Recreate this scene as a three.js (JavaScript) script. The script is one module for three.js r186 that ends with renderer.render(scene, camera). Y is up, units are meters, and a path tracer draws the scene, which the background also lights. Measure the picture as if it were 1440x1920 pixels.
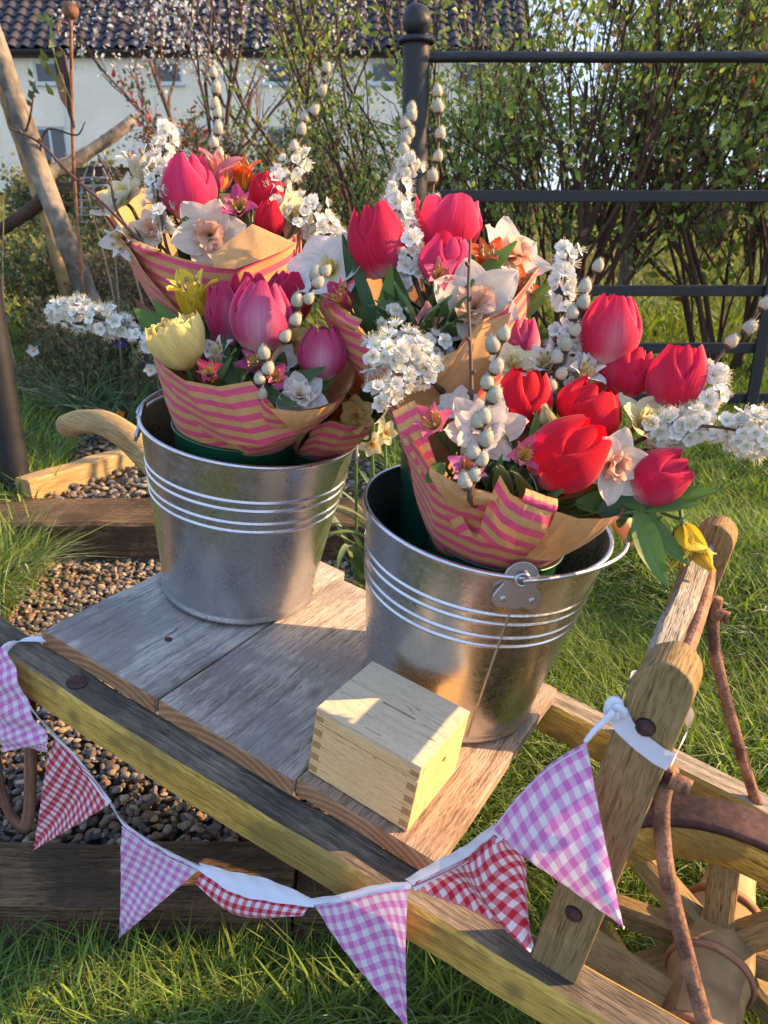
import * as THREE from 'three';
import { RoundedBoxGeometry } from 'three/addons/geometries/RoundedBoxGeometry.js';
import { mergeGeometries } from 'three/addons/utils/BufferGeometryUtils.js';

// ---------- camera, sky, sun, exposure ----------
const scene = new THREE.Scene();
const camera = new THREE.PerspectiveCamera(67.3, 768 / 1024, 0.05, 400);
camera.position.set(0, 1, 0);
camera.rotation.x = THREE.MathUtils.degToRad(-21);
camera.focus = 1.0;
camera.userData.fStop = 10;
const SUN_AZ = THREE.MathUtils.degToRad(6), SUN_EL = THREE.MathUtils.degToRad(24);
const sunDir = new THREE.Vector3(Math.cos(SUN_EL) * Math.cos(SUN_AZ), Math.sin(SUN_EL), -Math.cos(SUN_EL) * Math.sin(SUN_AZ));
// clear spring afternoon: pale haze at the horizon, soft blue above, a broad glow round the sun
const skyTex = (() => {
  const w = 512, h = 256, d = new Float32Array(w * h * 4), v = new THREE.Vector3();
  for (let y = 0; y < h; y++) for (let x = 0; x < w; x++) {
    const el = ((y + 0.5) / h - 0.5) * Math.PI, az = ((x + 0.5) / w - 0.5) * Math.PI * 2, i = (y * w + x) * 4;
    v.set(Math.cos(el) * Math.cos(az), Math.sin(el), Math.cos(el) * Math.sin(az));
    const t = Math.pow(Math.max(0, v.y), 0.55), g = Math.pow(Math.max(0, v.dot(sunDir)), 5);
    d[i] = 0.42 + (0.145 - 0.42) * t + 0.42 * g; d[i + 1] = 0.475 + (0.245 - 0.475) * t + 0.36 * g; d[i + 2] = 0.56 + (0.46 - 0.56) * t + 0.28 * g; d[i + 3] = 1;
  }
  const tex = new THREE.DataTexture(d, w, h, THREE.RGBAFormat, THREE.FloatType); tex.mapping = THREE.EquirectangularReflectionMapping; tex.magFilter = tex.minFilter = THREE.LinearFilter; tex.needsUpdate = true; return tex;
})();
scene.background = skyTex;
scene.environment = skyTex;
const sun = new THREE.DirectionalLight(0xffd09a, 4.5);
sun.position.copy(sunDir).multiplyScalar(20);
sun.castShadow = true;
sun.shadow.mapSize.set(4096, 4096);
Object.assign(sun.shadow.camera, { left: -6, right: 6, top: 6, bottom: -6, near: 0.5, far: 60 });
sun.shadow.radius = 1;
scene.add(sun, sun.target);
const renderer = new THREE.WebGLRenderer({ antialias: true });
renderer.setSize(768, 1024);
renderer.shadowMap.enabled = true;
renderer.toneMapping = THREE.LinearToneMapping;
renderer.toneMappingExposure = 2.9;

// ---------- helpers ----------
const V3 = (x, y, z) => new THREE.Vector3(x, y, z);
const A3 = (a) => new THREE.Vector3(a[0], a[1], a[2]);
const clamp = THREE.MathUtils.clamp, lerp = THREE.MathUtils.lerp;
const sstep = (x, a, b) => { const t = clamp((x - a) / (b - a), 0, 1); return t * t * (3 - 2 * t); };
function rng(seed) { let a = seed >>> 0; return () => { a = (a + 0x6d2b79f5) | 0; let t = Math.imul(a ^ (a >>> 15), 1 | a); t = (t + Math.imul(t ^ (t >>> 7), 61 | t)) ^ t; return ((t ^ (t >>> 14)) >>> 0) / 4294967296; }; }
const taken = {};
function numbered(name) { const n = taken[name] = (taken[name] ?? -1) + 1; return n ? `${name}_${String(n).padStart(3, '0')}` : name; }
function mesh(name, geo, mat, parent) { const m = new THREE.Mesh(geo, mat); m.name = name; m.castShadow = m.receiveShadow = true; if (parent) parent.add(m); return m; }
function tag(o, label, category, group) { o.userData.label = label; o.userData.category = category; if (group) o.userData.group = group; return o; }
function thing(name, label, category, group, pos) { const g = new THREE.Group(); g.name = numbered(name); tag(g, label, category, group); if (pos) g.position.copy(pos); scene.add(g); return g; }
function setting(name, geo, mat, label, category) { const m = mesh(numbered(name), geo, mat, scene); m.userData.kind = 'structure'; if (label) { m.userData.label = label; m.userData.category = category; } return m; }
// wheelbarrow frame: x along the barrow to its wheel, y up from its deck, z across it towards the path side
const BU = V3(0.8463, -0.1735, 0.5037), BV = V3(0.5109, 0, -0.8596), BN = V3(0.1492, 0.9848, 0.0887), BO = V3(-0.4588, 0.485, -0.9133);
BU.normalize(); BV.addScaledVector(BU, -BV.dot(BU)).normalize(); BN.crossVectors(BU, BV).normalize(); if (BN.y < 0) BN.negate();
const BZ = new THREE.Vector3().crossVectors(BU, BN);
const BQ = new THREE.Quaternion().setFromRotationMatrix(new THREE.Matrix4().makeBasis(BU, BN, BZ));
const onB = (u, v, n) => BO.clone().addScaledVector(BU, u).addScaledVector(BV, v).addScaledVector(BN, n);
const L = (u, v, n) => V3(u, n, -v);
function bthing(name, label, category, u, v, n, turn = 0, group) {
  const g = thing(name, label, category, group, onB(u, v, n));
  g.quaternion.copy(BQ); if (turn) g.rotateY(turn); return g;
}
// ---------- noise ----------
function hash2(x, y, s) { let h = Math.imul(x, 374761393) ^ Math.imul(y, 668265263) ^ Math.imul(s, 1274126177); h = Math.imul(h ^ (h >>> 13), 1274126177); return ((h ^ (h >>> 16)) >>> 0) / 4294967296; }
function vnoise(x, y, px, py, s) {
  const xi = Math.floor(x), yi = Math.floor(y), fx = x - xi, fy = y - yi, ux = fx * fx * (3 - 2 * fx), uy = fy * fy * (3 - 2 * fy);
  const w = (a, p) => ((a % p) + p) % p;
  const a = hash2(w(xi, px), w(yi, py), s), b = hash2(w(xi + 1, px), w(yi, py), s), c = hash2(w(xi, px), w(yi + 1, py), s), d = hash2(w(xi + 1, px), w(yi + 1, py), s);
  return lerp(lerp(a, b, ux), lerp(c, d, ux), uy);
}
function fbm(u, v, fx, fy, oct, s) { let a = 0, k = 0.5, t = 0; for (let i = 0; i < oct; i++) { a += k * vnoise(u * fx, v * fy, fx, fy, s + i * 17); t += k; k *= 0.5; fx *= 2; fy *= 2; } return a / t; }
const free = (x, y, s) => vnoise(x, y, 4096, 4096, s);
// ---------- textures ----------
function texture(w, h, fn, srgb = true) {
  const d = new Uint8Array(w * h * 4);
  for (let y = 0; y < h; y++) for (let x = 0; x < w; x++) {
    const c = fn(x / w, y / h, x, y), i = (y * w + x) * 4;
    if (typeof c === 'number') d[i] = d[i + 1] = d[i + 2] = clamp(c * 255, 0, 255); else { d[i] = clamp(c[0], 0, 255); d[i + 1] = clamp(c[1], 0, 255); d[i + 2] = clamp(c[2], 0, 255); }
    d[i + 3] = c[3] ?? 255;
  }
  const t = new THREE.DataTexture(d, w, h);
  t.wrapS = t.wrapT = THREE.RepeatWrapping; t.magFilter = THREE.LinearFilter; t.minFilter = THREE.LinearMipmapLinearFilter; t.generateMipmaps = true; t.anisotropy = 8;
  if (srgb) t.colorSpace = THREE.SRGBColorSpace;
  t.needsUpdate = true; return t;
}
const mix3 = (a, b, t) => [lerp(a[0], b[0], t), lerp(a[1], b[1], t), lerp(a[2], b[2], t)];
// wood: u runs along the grain
function woodMat(seed, dark, mid, light, o = {}) {
  const knots = []; const r = rng(seed); for (let i = 0; i < (o.knots ?? 2); i++) knots.push([r(), 0.15 + 0.7 * r(), 0.012 + 0.02 * r()]);
  const rings = o.rings ?? 9, n = 768;
  const H = new Float32Array(n * n);
  const map = texture(n, n, (u, v, x, y) => {
    let warp = 0.09 * (fbm(u, v, 2, 3, 3, seed) - 0.5), kd = 0;
    for (const [ku, kv, kr] of knots) { let du = Math.abs(u - ku); du = Math.min(du, 1 - du) * 1.4; let dv = v - kv; const q = Math.hypot(du * 0.6, dv) / kr; warp += 0.03 * Math.exp(-q * q * 0.12) * Math.sign(dv); kd = Math.max(kd, Math.exp(-q * q * 0.8)); }
    const rp = ((v + warp) * rings * 2 % 1 + 1) % 1, ring = Math.pow(rp, 3) * (1 - sstep(rp, 0.9, 1));
    const fine = fbm(u, v + warp * 0.5, 8, 70, 3, seed + 5), pore = sstep(fbm(u, v + warp * 0.4, 34, 180, 2, seed + 9), 0.56, 0.7), fibre = fbm(u, v, 60, 240, 2, seed + 13), patch = fbm(u, v, 6, 3, 5, seed + 31);
    let t = 0.52 - 0.26 * ring * (o.ringAmt ?? 1) + 0.34 * (fine - 0.5) + 0.42 * (fibre - 0.5) - 0.2 * pore + (o.patch ?? 0.5) * (patch - 0.5);
    t = clamp(t, 0, 1);
    let c = t < 0.5 ? mix3(dark, mid, t * 2) : mix3(mid, light, (t - 0.5) * 2);
    const cn = fbm(u, v + warp, 3, 60, 2, seed + 77), crack = (1 - sstep(Math.abs(cn - 0.7), 0.006, 0.02)) * sstep(patch, 0.46, 0.58);
    c = mix3(c, mix3(dark, [20, 16, 12], 0.5), 0.7 * crack); c = mix3(c, dark, 0.8 * kd);
    if (o.stain) { const st = sstep(fbm(u, v, 8, 4, 5, seed + 50), 0.5, 0.64); c = mix3(c, o.stain, st * (o.stainAmt ?? 0.5)); }
    H[y * n + x] = clamp(0.5 + 0.35 * (fine - 0.5) + 0.4 * (fibre - 0.5) - 0.25 * pore - 0.5 * crack - 0.2 * ring, 0, 1);
    return c;
  });
  const bump = texture(n, n, (u, v, x, y) => H[y * n + x], false);
  return new THREE.MeshPhysicalMaterial({ map, bumpMap: bump, bumpScale: o.bump ?? 0.0012, roughness: o.rough ?? 0.9, specularIntensity: 0.4 });
}
function endGrainMat(seed, dark, light) {
  const n = 256;
  const map = texture(n, n, (u, v) => {
    const cx = 0.5 + 0.1 * Math.sin(seed), d = Math.hypot((u - cx) * 1.2, v + 0.55) + 0.02 * fbm(u, v, 4, 4, 3, seed);
    const ring = Math.pow(0.5 + 0.5 * Math.sin(d * 90), 1.5), g = fbm(u, v, 60, 60, 2, seed + 3), p = fbm(u, v, 3, 3, 3, seed + 7);
    return mix3(dark, light, clamp(0.5 * ring + 0.3 * g + 0.6 * (p - 0.3), 0, 1));
  });
  return new THREE.MeshStandardMaterial({ map, roughness: 0.9 });
}
// uv in metres from the dominant normal; the grain axis maps to u. repU, repV: metres per texture
function triUV(geo, axis, repU = 0.6, repV = 0.3, off = 0) {
  const g = geo.index ? geo.toNonIndexed() : geo;
  const p = g.attributes.position, n = g.attributes.normal, uv = new Float32Array(p.count * 2), ax = 'xyz'.indexOf(axis);
  for (let i = 0; i < p.count; i += 3) {
    let nx = 0, ny = 0, nz = 0; for (let k = 0; k < 3; k++) { nx += n.getX(i + k); ny += n.getY(i + k); nz += n.getZ(i + k); }
    const a = [Math.abs(nx), Math.abs(ny), Math.abs(nz)], dom = a.indexOf(Math.max(...a));
    for (let k = 0; k < 3; k++) {
      const q = [p.getX(i + k), p.getY(i + k), p.getZ(i + k)];
      let U, W;
      if (dom === ax) { U = q[(ax + 1) % 3]; W = q[(ax + 2) % 3]; } else { U = q[ax]; W = q[3 - ax - dom]; }
      uv[(i + k) * 2] = U / repU + off; uv[(i + k) * 2 + 1] = W / repV + off * 1.7 + dom * 0.37;
    }
  }
  g.setAttribute('uv', new THREE.BufferAttribute(uv, 2)); return g;
}
// split a non-indexed geometry into two material groups by face normal
function groupBy(geo, test) {
  const g = geo.index ? geo.toNonIndexed() : geo, p = g.attributes.position, tri = p.count / 3, A = [], B = [];
  const a = V3(), b = V3(), c = V3();
  for (let t = 0; t < tri; t++) { a.fromBufferAttribute(p, t * 3); b.fromBufferAttribute(p, t * 3 + 1); c.fromBufferAttribute(p, t * 3 + 2); const m = a.clone().add(b).add(c).multiplyScalar(1 / 3); b.sub(a); c.sub(a); b.cross(c).normalize(); (test(b, m) ? B : A).push(t); }
  const out = new THREE.BufferGeometry(), order = [...A, ...B];
  for (const k of Object.keys(g.attributes)) { const s = g.attributes[k], w = s.itemSize, arr = new Float32Array(s.count * w); order.forEach((t, i) => arr.set(s.array.subarray(t * 3 * w, (t + 1) * 3 * w), i * 3 * w)); out.setAttribute(k, new THREE.BufferAttribute(arr, w)); }
  out.addGroup(0, A.length * 3, 0); out.addGroup(A.length * 3, B.length * 3, 1); return out;
}
const rbox = (x, y, z, r = 0.003, s = 2) => new RoundedBoxGeometry(x, y, z, s, Math.min(r, x * 0.45, y * 0.45, z * 0.45));
// roughen a geometry a little along its normals so that edges are not ruler-straight
function roughen(g, amt, freq, seed) { const p = g.attributes.position; for (let i = 0; i < p.count; i++) { const x = p.getX(i), y = p.getY(i), z = p.getZ(i); p.setXYZ(i, x + amt * (free(y * freq + 40, z * freq + x * freq * 0.3 + 40, seed) - 0.5), y + amt * (free(x * freq + 60, z * freq + 40, seed + 1) - 0.5), z + amt * (free(x * freq + 80, y * freq + 40, seed + 2) - 0.5)); } g.computeVertexNormals(); return g; }
// beam with subdivisions, chamfered edges
function beamGeo(lx, ly, lz, ch, nx = 24) {
  const s = new THREE.Shape(), a = ly / 2, b = lz / 2; s.moveTo(-b + ch, -a); s.lineTo(b - ch, -a); s.lineTo(b, -a + ch); s.lineTo(b, a - ch); s.lineTo(b - ch, a); s.lineTo(-b + ch, a); s.lineTo(-b, a - ch); s.lineTo(-b, -a + ch); s.closePath();
  const g = new THREE.ExtrudeGeometry(s, { depth: lx, steps: nx, bevelEnabled: false }); g.translate(0, 0, -lx / 2); g.rotateY(Math.PI / 2); return g;
}
// tube through points with per-point radii
function tubeGeo(pts, rad, sides = 6, cap = true, sq = null) {
  const n = pts.length, pos = [], uv = [], idx = []; let nrm = null, len = 0; const T = V3(), prev = V3();
  for (let i = 0; i < n; i++) {
    T.subVectors(pts[Math.min(i + 1, n - 1)], pts[Math.max(i - 1, 0)]).normalize();
    if (!nrm) { nrm = Math.abs(T.y) < 0.9 ? V3(0, 1, 0) : V3(1, 0, 0); }
    nrm.addScaledVector(T, -nrm.dot(T)).normalize(); const bin = V3().crossVectors(T, nrm);
    if (i) len += pts[i].distanceTo(prev); prev.copy(pts[i]);
    const r = typeof rad === 'number' ? rad : rad[i];
    for (let k = 0; k <= sides; k++) { const a = k / sides * Math.PI * 2, ca = Math.cos(a) * (sq ? sq[0] : 1), sa = Math.sin(a) * (sq ? sq[1] : 1); pos.push(pts[i].x + r * (nrm.x * ca + bin.x * sa), pts[i].y + r * (nrm.y * ca + bin.y * sa), pts[i].z + r * (nrm.z * ca + bin.z * sa)); uv.push(k / sides, len); }
  }
  const w = sides + 1;
  for (let i = 0; i < n - 1; i++) for (let k = 0; k < sides; k++) { const a = i * w + k; idx.push(a, a + 1, a + w, a + 1, a + w + 1, a + w); }
  if (cap) for (const e of [0, n - 1]) { const c = pos.length / 3; pos.push(pts[e].x, pts[e].y, pts[e].z); uv.push(0.5, len * (e ? 1 : 0)); for (let k = 0; k < sides; k++) { const a = e * w + k; e ? idx.push(c, a, a + 1) : idx.push(c, a + 1, a); } }
  const g = new THREE.BufferGeometry(); g.setAttribute('position', new THREE.Float32BufferAttribute(pos, 3)); g.setAttribute('uv', new THREE.Float32BufferAttribute(uv, 2)); g.setIndex(idx); g.computeVertexNormals(); return g;
}
const curvePts = (pts, n) => new THREE.CatmullRomCurve3(pts, false, 'centripetal').getPoints(n);
const yTo = (dir) => new THREE.Quaternion().setFromUnitVectors(V3(0, 1, 0), dir.clone().normalize());
const std = (o) => new THREE.MeshStandardMaterial(o);
const phys = (o) => new THREE.MeshPhysicalMaterial(o);

// ---------- materials ----------
const M = {};
M.plank = [[[116, 108, 100], [172, 164, 154], [204, 196, 186]], [[114, 104, 94], [170, 158, 146], [202, 192, 178]], [[106, 86, 70], [160, 138, 118], [192, 170, 148]]].map((c, i) => woodMat(11 + i, ...c, { knots: 3, rings: 5, patch: 0.9, stain: [132, 126, 120], stainAmt: 0.6, bump: 0.0014 }));
M.plankEnd = [0, 1, 2].map((i) => endGrainMat(21 + i, [120, 84, 54], [186, 144, 104]));
M.beam = woodMat(31, [132, 104, 46], [192, 160, 78], [212, 182, 104], { knots: 0, rings: 4, ringAmt: 0.5, patch: 0.55, stain: [112, 98, 62], stainAmt: 0.55 });
M.beamTop = woodMat(37, [66, 60, 52], [112, 102, 88], [150, 140, 122], { knots: 2, rings: 6, patch: 0.7, stain: [70, 64, 54], stainAmt: 0.5, bump: 0.002 });
M.upright = woodMat(41, [88, 70, 42], [142, 118, 78], [174, 150, 106], { knots: 1, rings: 5, ringAmt: 0.6, patch: 0.5, stain: [118, 104, 78], stainAmt: 0.35 });
M.silver = woodMat(47, [84, 76, 66], [148, 138, 122], [188, 178, 160], { knots: 2, rings: 7, patch: 0.6, bump: 0.002 });
M.sleeper = woodMat(53, [50, 40, 30], [104, 84, 62], [142, 118, 90], { knots: 2, rings: 7, patch: 0.7, stain: [66, 54, 42], stainAmt: 0.55, bump: 0.003 });
M.pine = woodMat(61, [196, 150, 92], [226, 190, 136], [240, 212, 164], { knots: 0, rings: 22, ringAmt: 0.9, patch: 0.25, bump: 0.0003, rough: 0.7 });
M.ply = woodMat(67, [182, 162, 132], [204, 184, 152], [218, 200, 170], { knots: 0, rings: 3, ringAmt: 0.3, patch: 0.3, bump: 0.0002, rough: 0.7 });
M.joint = woodMat(71, [132, 98, 60], [186, 146, 96], [214, 176, 126], { knots: 0, rings: 40, patch: 0.2, bump: 0.0003 });
M.handle = woodMat(73, [128, 100, 60], [186, 156, 106], [212, 186, 138], { knots: 1, rings: 4, ringAmt: 0.5, patch: 0.5, stain: [140, 122, 92], stainAmt: 0.4 });
function rustTex(seed, a, b, c) { return texture(256, 256, (u, v) => { const n1 = fbm(u, v, 4, 4, 5, seed), n2 = fbm(u, v, 40, 40, 2, seed + 3); const t = clamp(n1 * 1.5 - 0.35 + (n2 - 0.5) * 0.5, 0, 1); return t < 0.5 ? mix3(a, b, t * 2) : mix3(b, c, (t - 0.5) * 2); }); }
const rustBump = texture(256, 256, (u, v) => fbm(u, v, 24, 24, 4, 5), false);
M.rust = std({ map: rustTex(81, [80, 54, 42], [132, 94, 70], [170, 128, 100]), bumpMap: rustBump, bumpScale: 0.0012, roughness: 0.9 });
 M.rustDark = std({ map: rustTex(83, [44, 30, 26], [76, 48, 42], [104, 66, 54]), bumpMap: rustBump, bumpScale: 0.001, roughness: 0.8 });
M.iron = std({ map: texture(256, 256, (u, v) => { const n = fbm(u, v, 6, 6, 4, 91), k = fbm(u, v, 60, 60, 2, 92); const g = 26 + 12 * (n - 0.5) + 9 * (k - 0.5); return [g, g + 2, g + 6]; }), bumpMap: rustBump, bumpScale: 0.0006, roughness: 0.55, metalness: 0.0 });
// galvanised steel: small crystals of slightly different gloss, thin scratches and scuffs
const galv = (() => {
  const n = 512, r = rng(5), cells = 64, pts = []; for (let i = 0; i < cells * cells; i++) pts.push([r(), r(), r()]);
  const near = (u, v) => { const x = u * cells, y = v * cells, xi = Math.floor(x), yi = Math.floor(y); let bd = 9, bi = 0; for (let j = -1; j <= 1; j++) for (let i = -1; i <= 1; i++) { const X = (xi + i + cells) % cells, Y = (yi + j + cells) % cells, p = pts[Y * cells + X], d = Math.hypot(xi + i + p[0] - x, yi + j + p[1] - y); if (d < bd) { bd = d; bi = p[2]; } } return bi; };
  const S = new Float32Array(n * n), C = new Float32Array(n * n);
  for (let y = 0; y < n; y++) for (let x = 0; x < n; x++) { const u = x / n, v = y / n; C[y * n + x] = near(u + 0.02 * (fbm(u, v, 8, 8, 2, 3) - 0.5), v + 0.02 * (fbm(u, v, 8, 8, 2, 4) - 0.5)); S[y * n + x] = sstep(fbm(u, v, 5, 60, 3, 7), 0.66, 0.76) * 0.6 + sstep(fbm(u, v, 9, 9, 5, 8), 0.62, 0.72) * 0.5; }
  const map = texture(n, n, (u, v, x, y) => { const g = 206 + 9 * (C[y * n + x] - 0.5) + 16 * (fbm(u, v, 4, 4, 4, 6) - 0.5) - 8 * S[y * n + x]; return [g, g + 2, g + 5]; });
  const rough = texture(n, n, (u, v, x, y) => 0.25 + 0.07 * C[y * n + x] + 0.12 * S[y * n + x] + 0.16 * (fbm(u, v, 6, 6, 3, 12) - 0.4), false);
  const bump = texture(n, n, (u, v, x, y) => 0.5 + 0.05 * C[y * n + x] + 0.5 * (fbm(u, v, 5, 4, 3, 14) - 0.5) + 0.03 * S[y * n + x], false);
  return { map, rough, bump };
})();
M.galv = std({ map: galv.map, roughnessMap: galv.rough, roughness: 1, metalness: 1, bumpMap: galv.bump, bumpScale: 0.0007 });
M.galvPlain = std({ color: 0xb4b8bc, roughness: 0.42, metalness: 1 });
M.vase = phys({ color: new THREE.Color().setRGB(0.003, 0.055, 0.026), roughness: 0.38, clearcoat: 0.2, clearcoatRoughness: 0.3 });
// printed kraft paper: fine laid ribs, pink bands across v; v in metres
const KR = [190, 142, 86], PK = [204, 66, 108];
function kraft(striped, seed, vertical = false) {
  return texture(256, 512, (u, v) => { // one repeat = 0.064 m (u) x 0.064 m (v): four bands
    const rib = 0.5 + 0.5 * Math.sin(u * Math.PI * 2 * 46), f = fbm(u, v, 20, 30, 3, seed), p = fbm(u, v, 3, 3, 3, seed + 1);
    let c = [KR[0] + 22 * (f - 0.5) + 16 * (p - 0.5) + 7 * rib, KR[1] + 20 * (f - 0.5) + 14 * (p - 0.5) + 6 * rib, KR[2] + 16 * (f - 0.5) + 10 * (p - 0.5) + 5 * rib];
    if (striped) { const s = ((v * 4 + 0.03 * (f - 0.5)) % 1 + 1) % 1, k = sstep(s, 0.48, 0.5) * (1 - sstep(s, 0.96, 0.98)); c = mix3(c, [PK[0] + 14 * (f - 0.5) + 8 * rib, PK[1] + 20 * (f - 0.5) + 8 * rib, PK[2] + 14 * (f - 0.5)], k * 0.95); }
    return c;
  });
}
const kraftBump = texture(256, 256, (u, v) => 0.5 + 0.4 * Math.sin(u * Math.PI * 2 * 46) * 0.5 + 0.5 * (fbm(u, v, 4, 4, 3, 3) - 0.5), false);
M.paperStripe = phys({ map: kraft(true, 101), bumpMap: kraftBump, bumpScale: 0.0003, roughness: 0.78, side: THREE.DoubleSide, transmission: 0.14, thickness: 0 });
M.paperPlain = phys({ map: kraft(false, 107), bumpMap: kraftBump, bumpScale: 0.0003, roughness: 0.8, side: THREE.DoubleSide, transmission: 0.14, thickness: 0 });
function gingham(col, seed, cells) { // one repeat = one check period
  return texture(256, 256, (u, v, x, y) => {
    const pu = (u * 4) % 1, pv = (v * 4) % 1, su = pu < 0.5 ? 1 : 0, sv = pv < 0.5 ? 1 : 0;
    const wv = ((x >> 1) + (y >> 1)) & 1, th = 0.5 + 0.5 * fbm(u, v, 64, 64, 2, seed);
    let t = su && sv ? 1 : su || sv ? 0.52 + 0.06 * (wv - 0.5) : 0.03;
    const c = mix3([236, 232, 236], col, t); const s = 0.92 + 0.1 * th - 0.04 * wv; return [c[0] * s, c[1] * s, c[2] * s];
  });
}
const weave = texture(128, 128, (u, v, x, y) => 0.5 + 0.25 * (((x >> 1) + (y >> 1)) & 1) + 0.2 * fbm(u, v, 16, 16, 2, 5), false);
const cloth = (map) => phys({ map, bumpMap: weave, bumpScale: 0.0002, roughness: 0.95, side: THREE.DoubleSide, transmission: 0.22, thickness: 0, sheen: 0.3, sheenRoughness: 0.8 });
M.ginghamPink = cloth(gingham([214, 120, 196], 3));
M.ginghamRed = cloth(gingham([196, 22, 48], 4));
M.tape = phys({ color: 0xdfe2ec, bumpMap: weave, bumpScale: 0.0003, roughness: 0.95, side: THREE.DoubleSide, transmission: 0.15, thickness: 0 });
const petalVein = texture(256, 128, (u, v) => { const a = fbm(u + 0.03 * Math.sin(v * 3), v, 46, 3, 3, 401), b = fbm(u, v, 120, 6, 2, 402), c = fbm(u, v, 5, 4, 3, 403); const k = 255 * clamp(0.885 + 0.16 * a + 0.07 * b - 0.02 + 0.05 * (c - 0.5), 0, 1); return [k, k * 0.985, k * 0.985]; });
const petalBump = texture(256, 128, (u, v) => fbm(u, v, 40, 3, 3, 401) * 0.7 + 0.3 * fbm(u, v, 6, 5, 3, 404), false);
M.petal = phys({ vertexColors: true, map: petalVein, bumpMap: petalBump, bumpScale: 0.0006, roughness: 0.92, specularIntensity: 0.35, side: THREE.DoubleSide, transmission: 0.42, thickness: 0 });
const streak = texture(128, 128, (u, v) => { const w = 0.5 + 0.5 * Math.sin(u * 58 + 6 * fbm(u, v, 4, 4, 2, 3)), g = fbm(u, v, 14, 7, 2, 8); const k = sstep(w, 0.8, 0.92) * sstep(g, 0.46, 0.54) * sstep(v, 0.2, 0.34) * (1 - sstep(v, 0.82, 0.95)) * (1 - sstep(Math.abs(u - 0.5), 0.34, 0.44)); return mix3([255, 255, 255], [78, 12, 34], k); });
M.petalStreak = phys({ vertexColors: true, map: streak, roughness: 0.92, side: THREE.DoubleSide, transmission: 0.3, thickness: 0 });
M.blossom = phys({ vertexColors: true, roughness: 0.95, side: THREE.DoubleSide, transmission: 0.28, thickness: 0 });
M.leaf = phys({ vertexColors: true, roughness: 0.92, clearcoat: 0.3, clearcoatRoughness: 0.35, side: THREE.DoubleSide, transmission: 0.3, thickness: 0 });
M.leafLitter = phys({ color: 0xffffff, roughness: 0.92, clearcoat: 0.25, clearcoatRoughness: 0.35, side: THREE.DoubleSide, transmission: 0.45, thickness: 0 });
M.stem = std({ color: new THREE.Color().setRGB(0.09, 0.16, 0.035), roughness: 0.6 });
M.twig = std({ color: new THREE.Color().setRGB(0.085, 0.045, 0.032), roughness: 0.7 });
M.catkin = phys({ vertexColors: true, roughness: 1, sheen: 0.6, sheenRoughness: 0.6 });
const barkTex = (seed, a, b, c) => texture(256, 256, (u, v) => { const n1 = fbm(u, v, 14, 4, 4, seed), n2 = fbm(u, v, 4, 4, 4, seed + 3), t = clamp(0.6 * n1 + 0.9 * n2 - 0.3, 0, 1); return t < 0.5 ? mix3(a, b, t * 2) : mix3(b, c, (t - 0.5) * 2); });
const barkBump = texture(256, 256, (u, v) => fbm(u, v, 20, 6, 4, 9), false);
M.bark = std({ map: barkTex(111, [70, 64, 56], [128, 118, 104], [176, 168, 150]), bumpMap: barkBump, bumpScale: 0.006, roughness: 0.95 });
M.barkBrown = std({ map: barkTex(117, [44, 32, 26], [84, 62, 48], [122, 98, 76]), bumpMap: barkBump, bumpScale: 0.004, roughness: 0.95 });
M.barkTan = std({ map: barkTex(119, [92, 72, 46], [158, 132, 90], [190, 166, 122]), bumpMap: barkBump, bumpScale: 0.003, roughness: 0.9 });
// ---------- ground ----------
function groundY(x, z) {
  const lawn = z > -2.1 ? 0.055 + 0.145 * clamp((-0.6 - z) / 1.5, -0.3, 1) : 0.2;
  let y = lawn;
  if (z < -2.1) y = 0.2 + 0.05 * sstep(-z, 2.1, 4) + (z < -4 ? Math.min(1.5, (-4 - z) * 0.066) : 0);
  const left = 1 - sstep(x, -0.1, 0.1);                 // the stepped gravel path is dug in here
  if (z > -2.02 && z < -0.84) y = lerp(y, 0.02, left);
  if (z >= -0.84) y -= 0.065 * (1 - sstep(x, 0.0, 0.3));
  return y + 0.02 * (free(x * 2.1 + 50, z * 2.1 + 50, 3) - 0.5) + (z < -3 ? 0.06 * (free(x * 0.9 + 50, z * 0.9 + 50, 4) - 0.5) : 0);
}
const soilTex = texture(512, 512, (u, v) => { const a = fbm(u, v, 6, 6, 5, 201), b = fbm(u, v, 60, 60, 3, 203), t = clamp(0.6 * a + 0.6 * b - 0.1, 0, 1); return mix3([34, 32, 18], [72, 70, 34], t); });
{
  const xs = [], zs = []; for (let i = 0; i <= 90; i++) { const t = i / 45 - 1; xs.push(Math.sign(t) * (Math.abs(t) * 3 + 57 * Math.pow(Math.abs(t), 4))); }
  for (let i = 0; i <= 110; i++) { const t = i / 110; zs.push(3 - 7.5 * t - 150 * Math.pow(t, 5)); }
  const pos = [], uv = [], idx = [];
  for (const z of zs) for (const x of xs) { pos.push(x, groundY(x, z), z); uv.push(x / 0.9, z / 0.9); }
  const w = xs.length; for (let j = 0; j < zs.length - 1; j++) for (let i = 0; i < w - 1; i++) { const a = j * w + i; idx.push(a, a + 1, a + w, a + 1, a + w + 1, a + w); }
  const g = new THREE.BufferGeometry(); g.setAttribute('position', new THREE.Float32BufferAttribute(pos, 3)); g.setAttribute('uv', new THREE.Float32BufferAttribute(uv, 2)); g.setIndex(idx); g.computeVertexNormals();
  setting('ground', g, std({ map: soilTex, roughness: 1 }));
}
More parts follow.
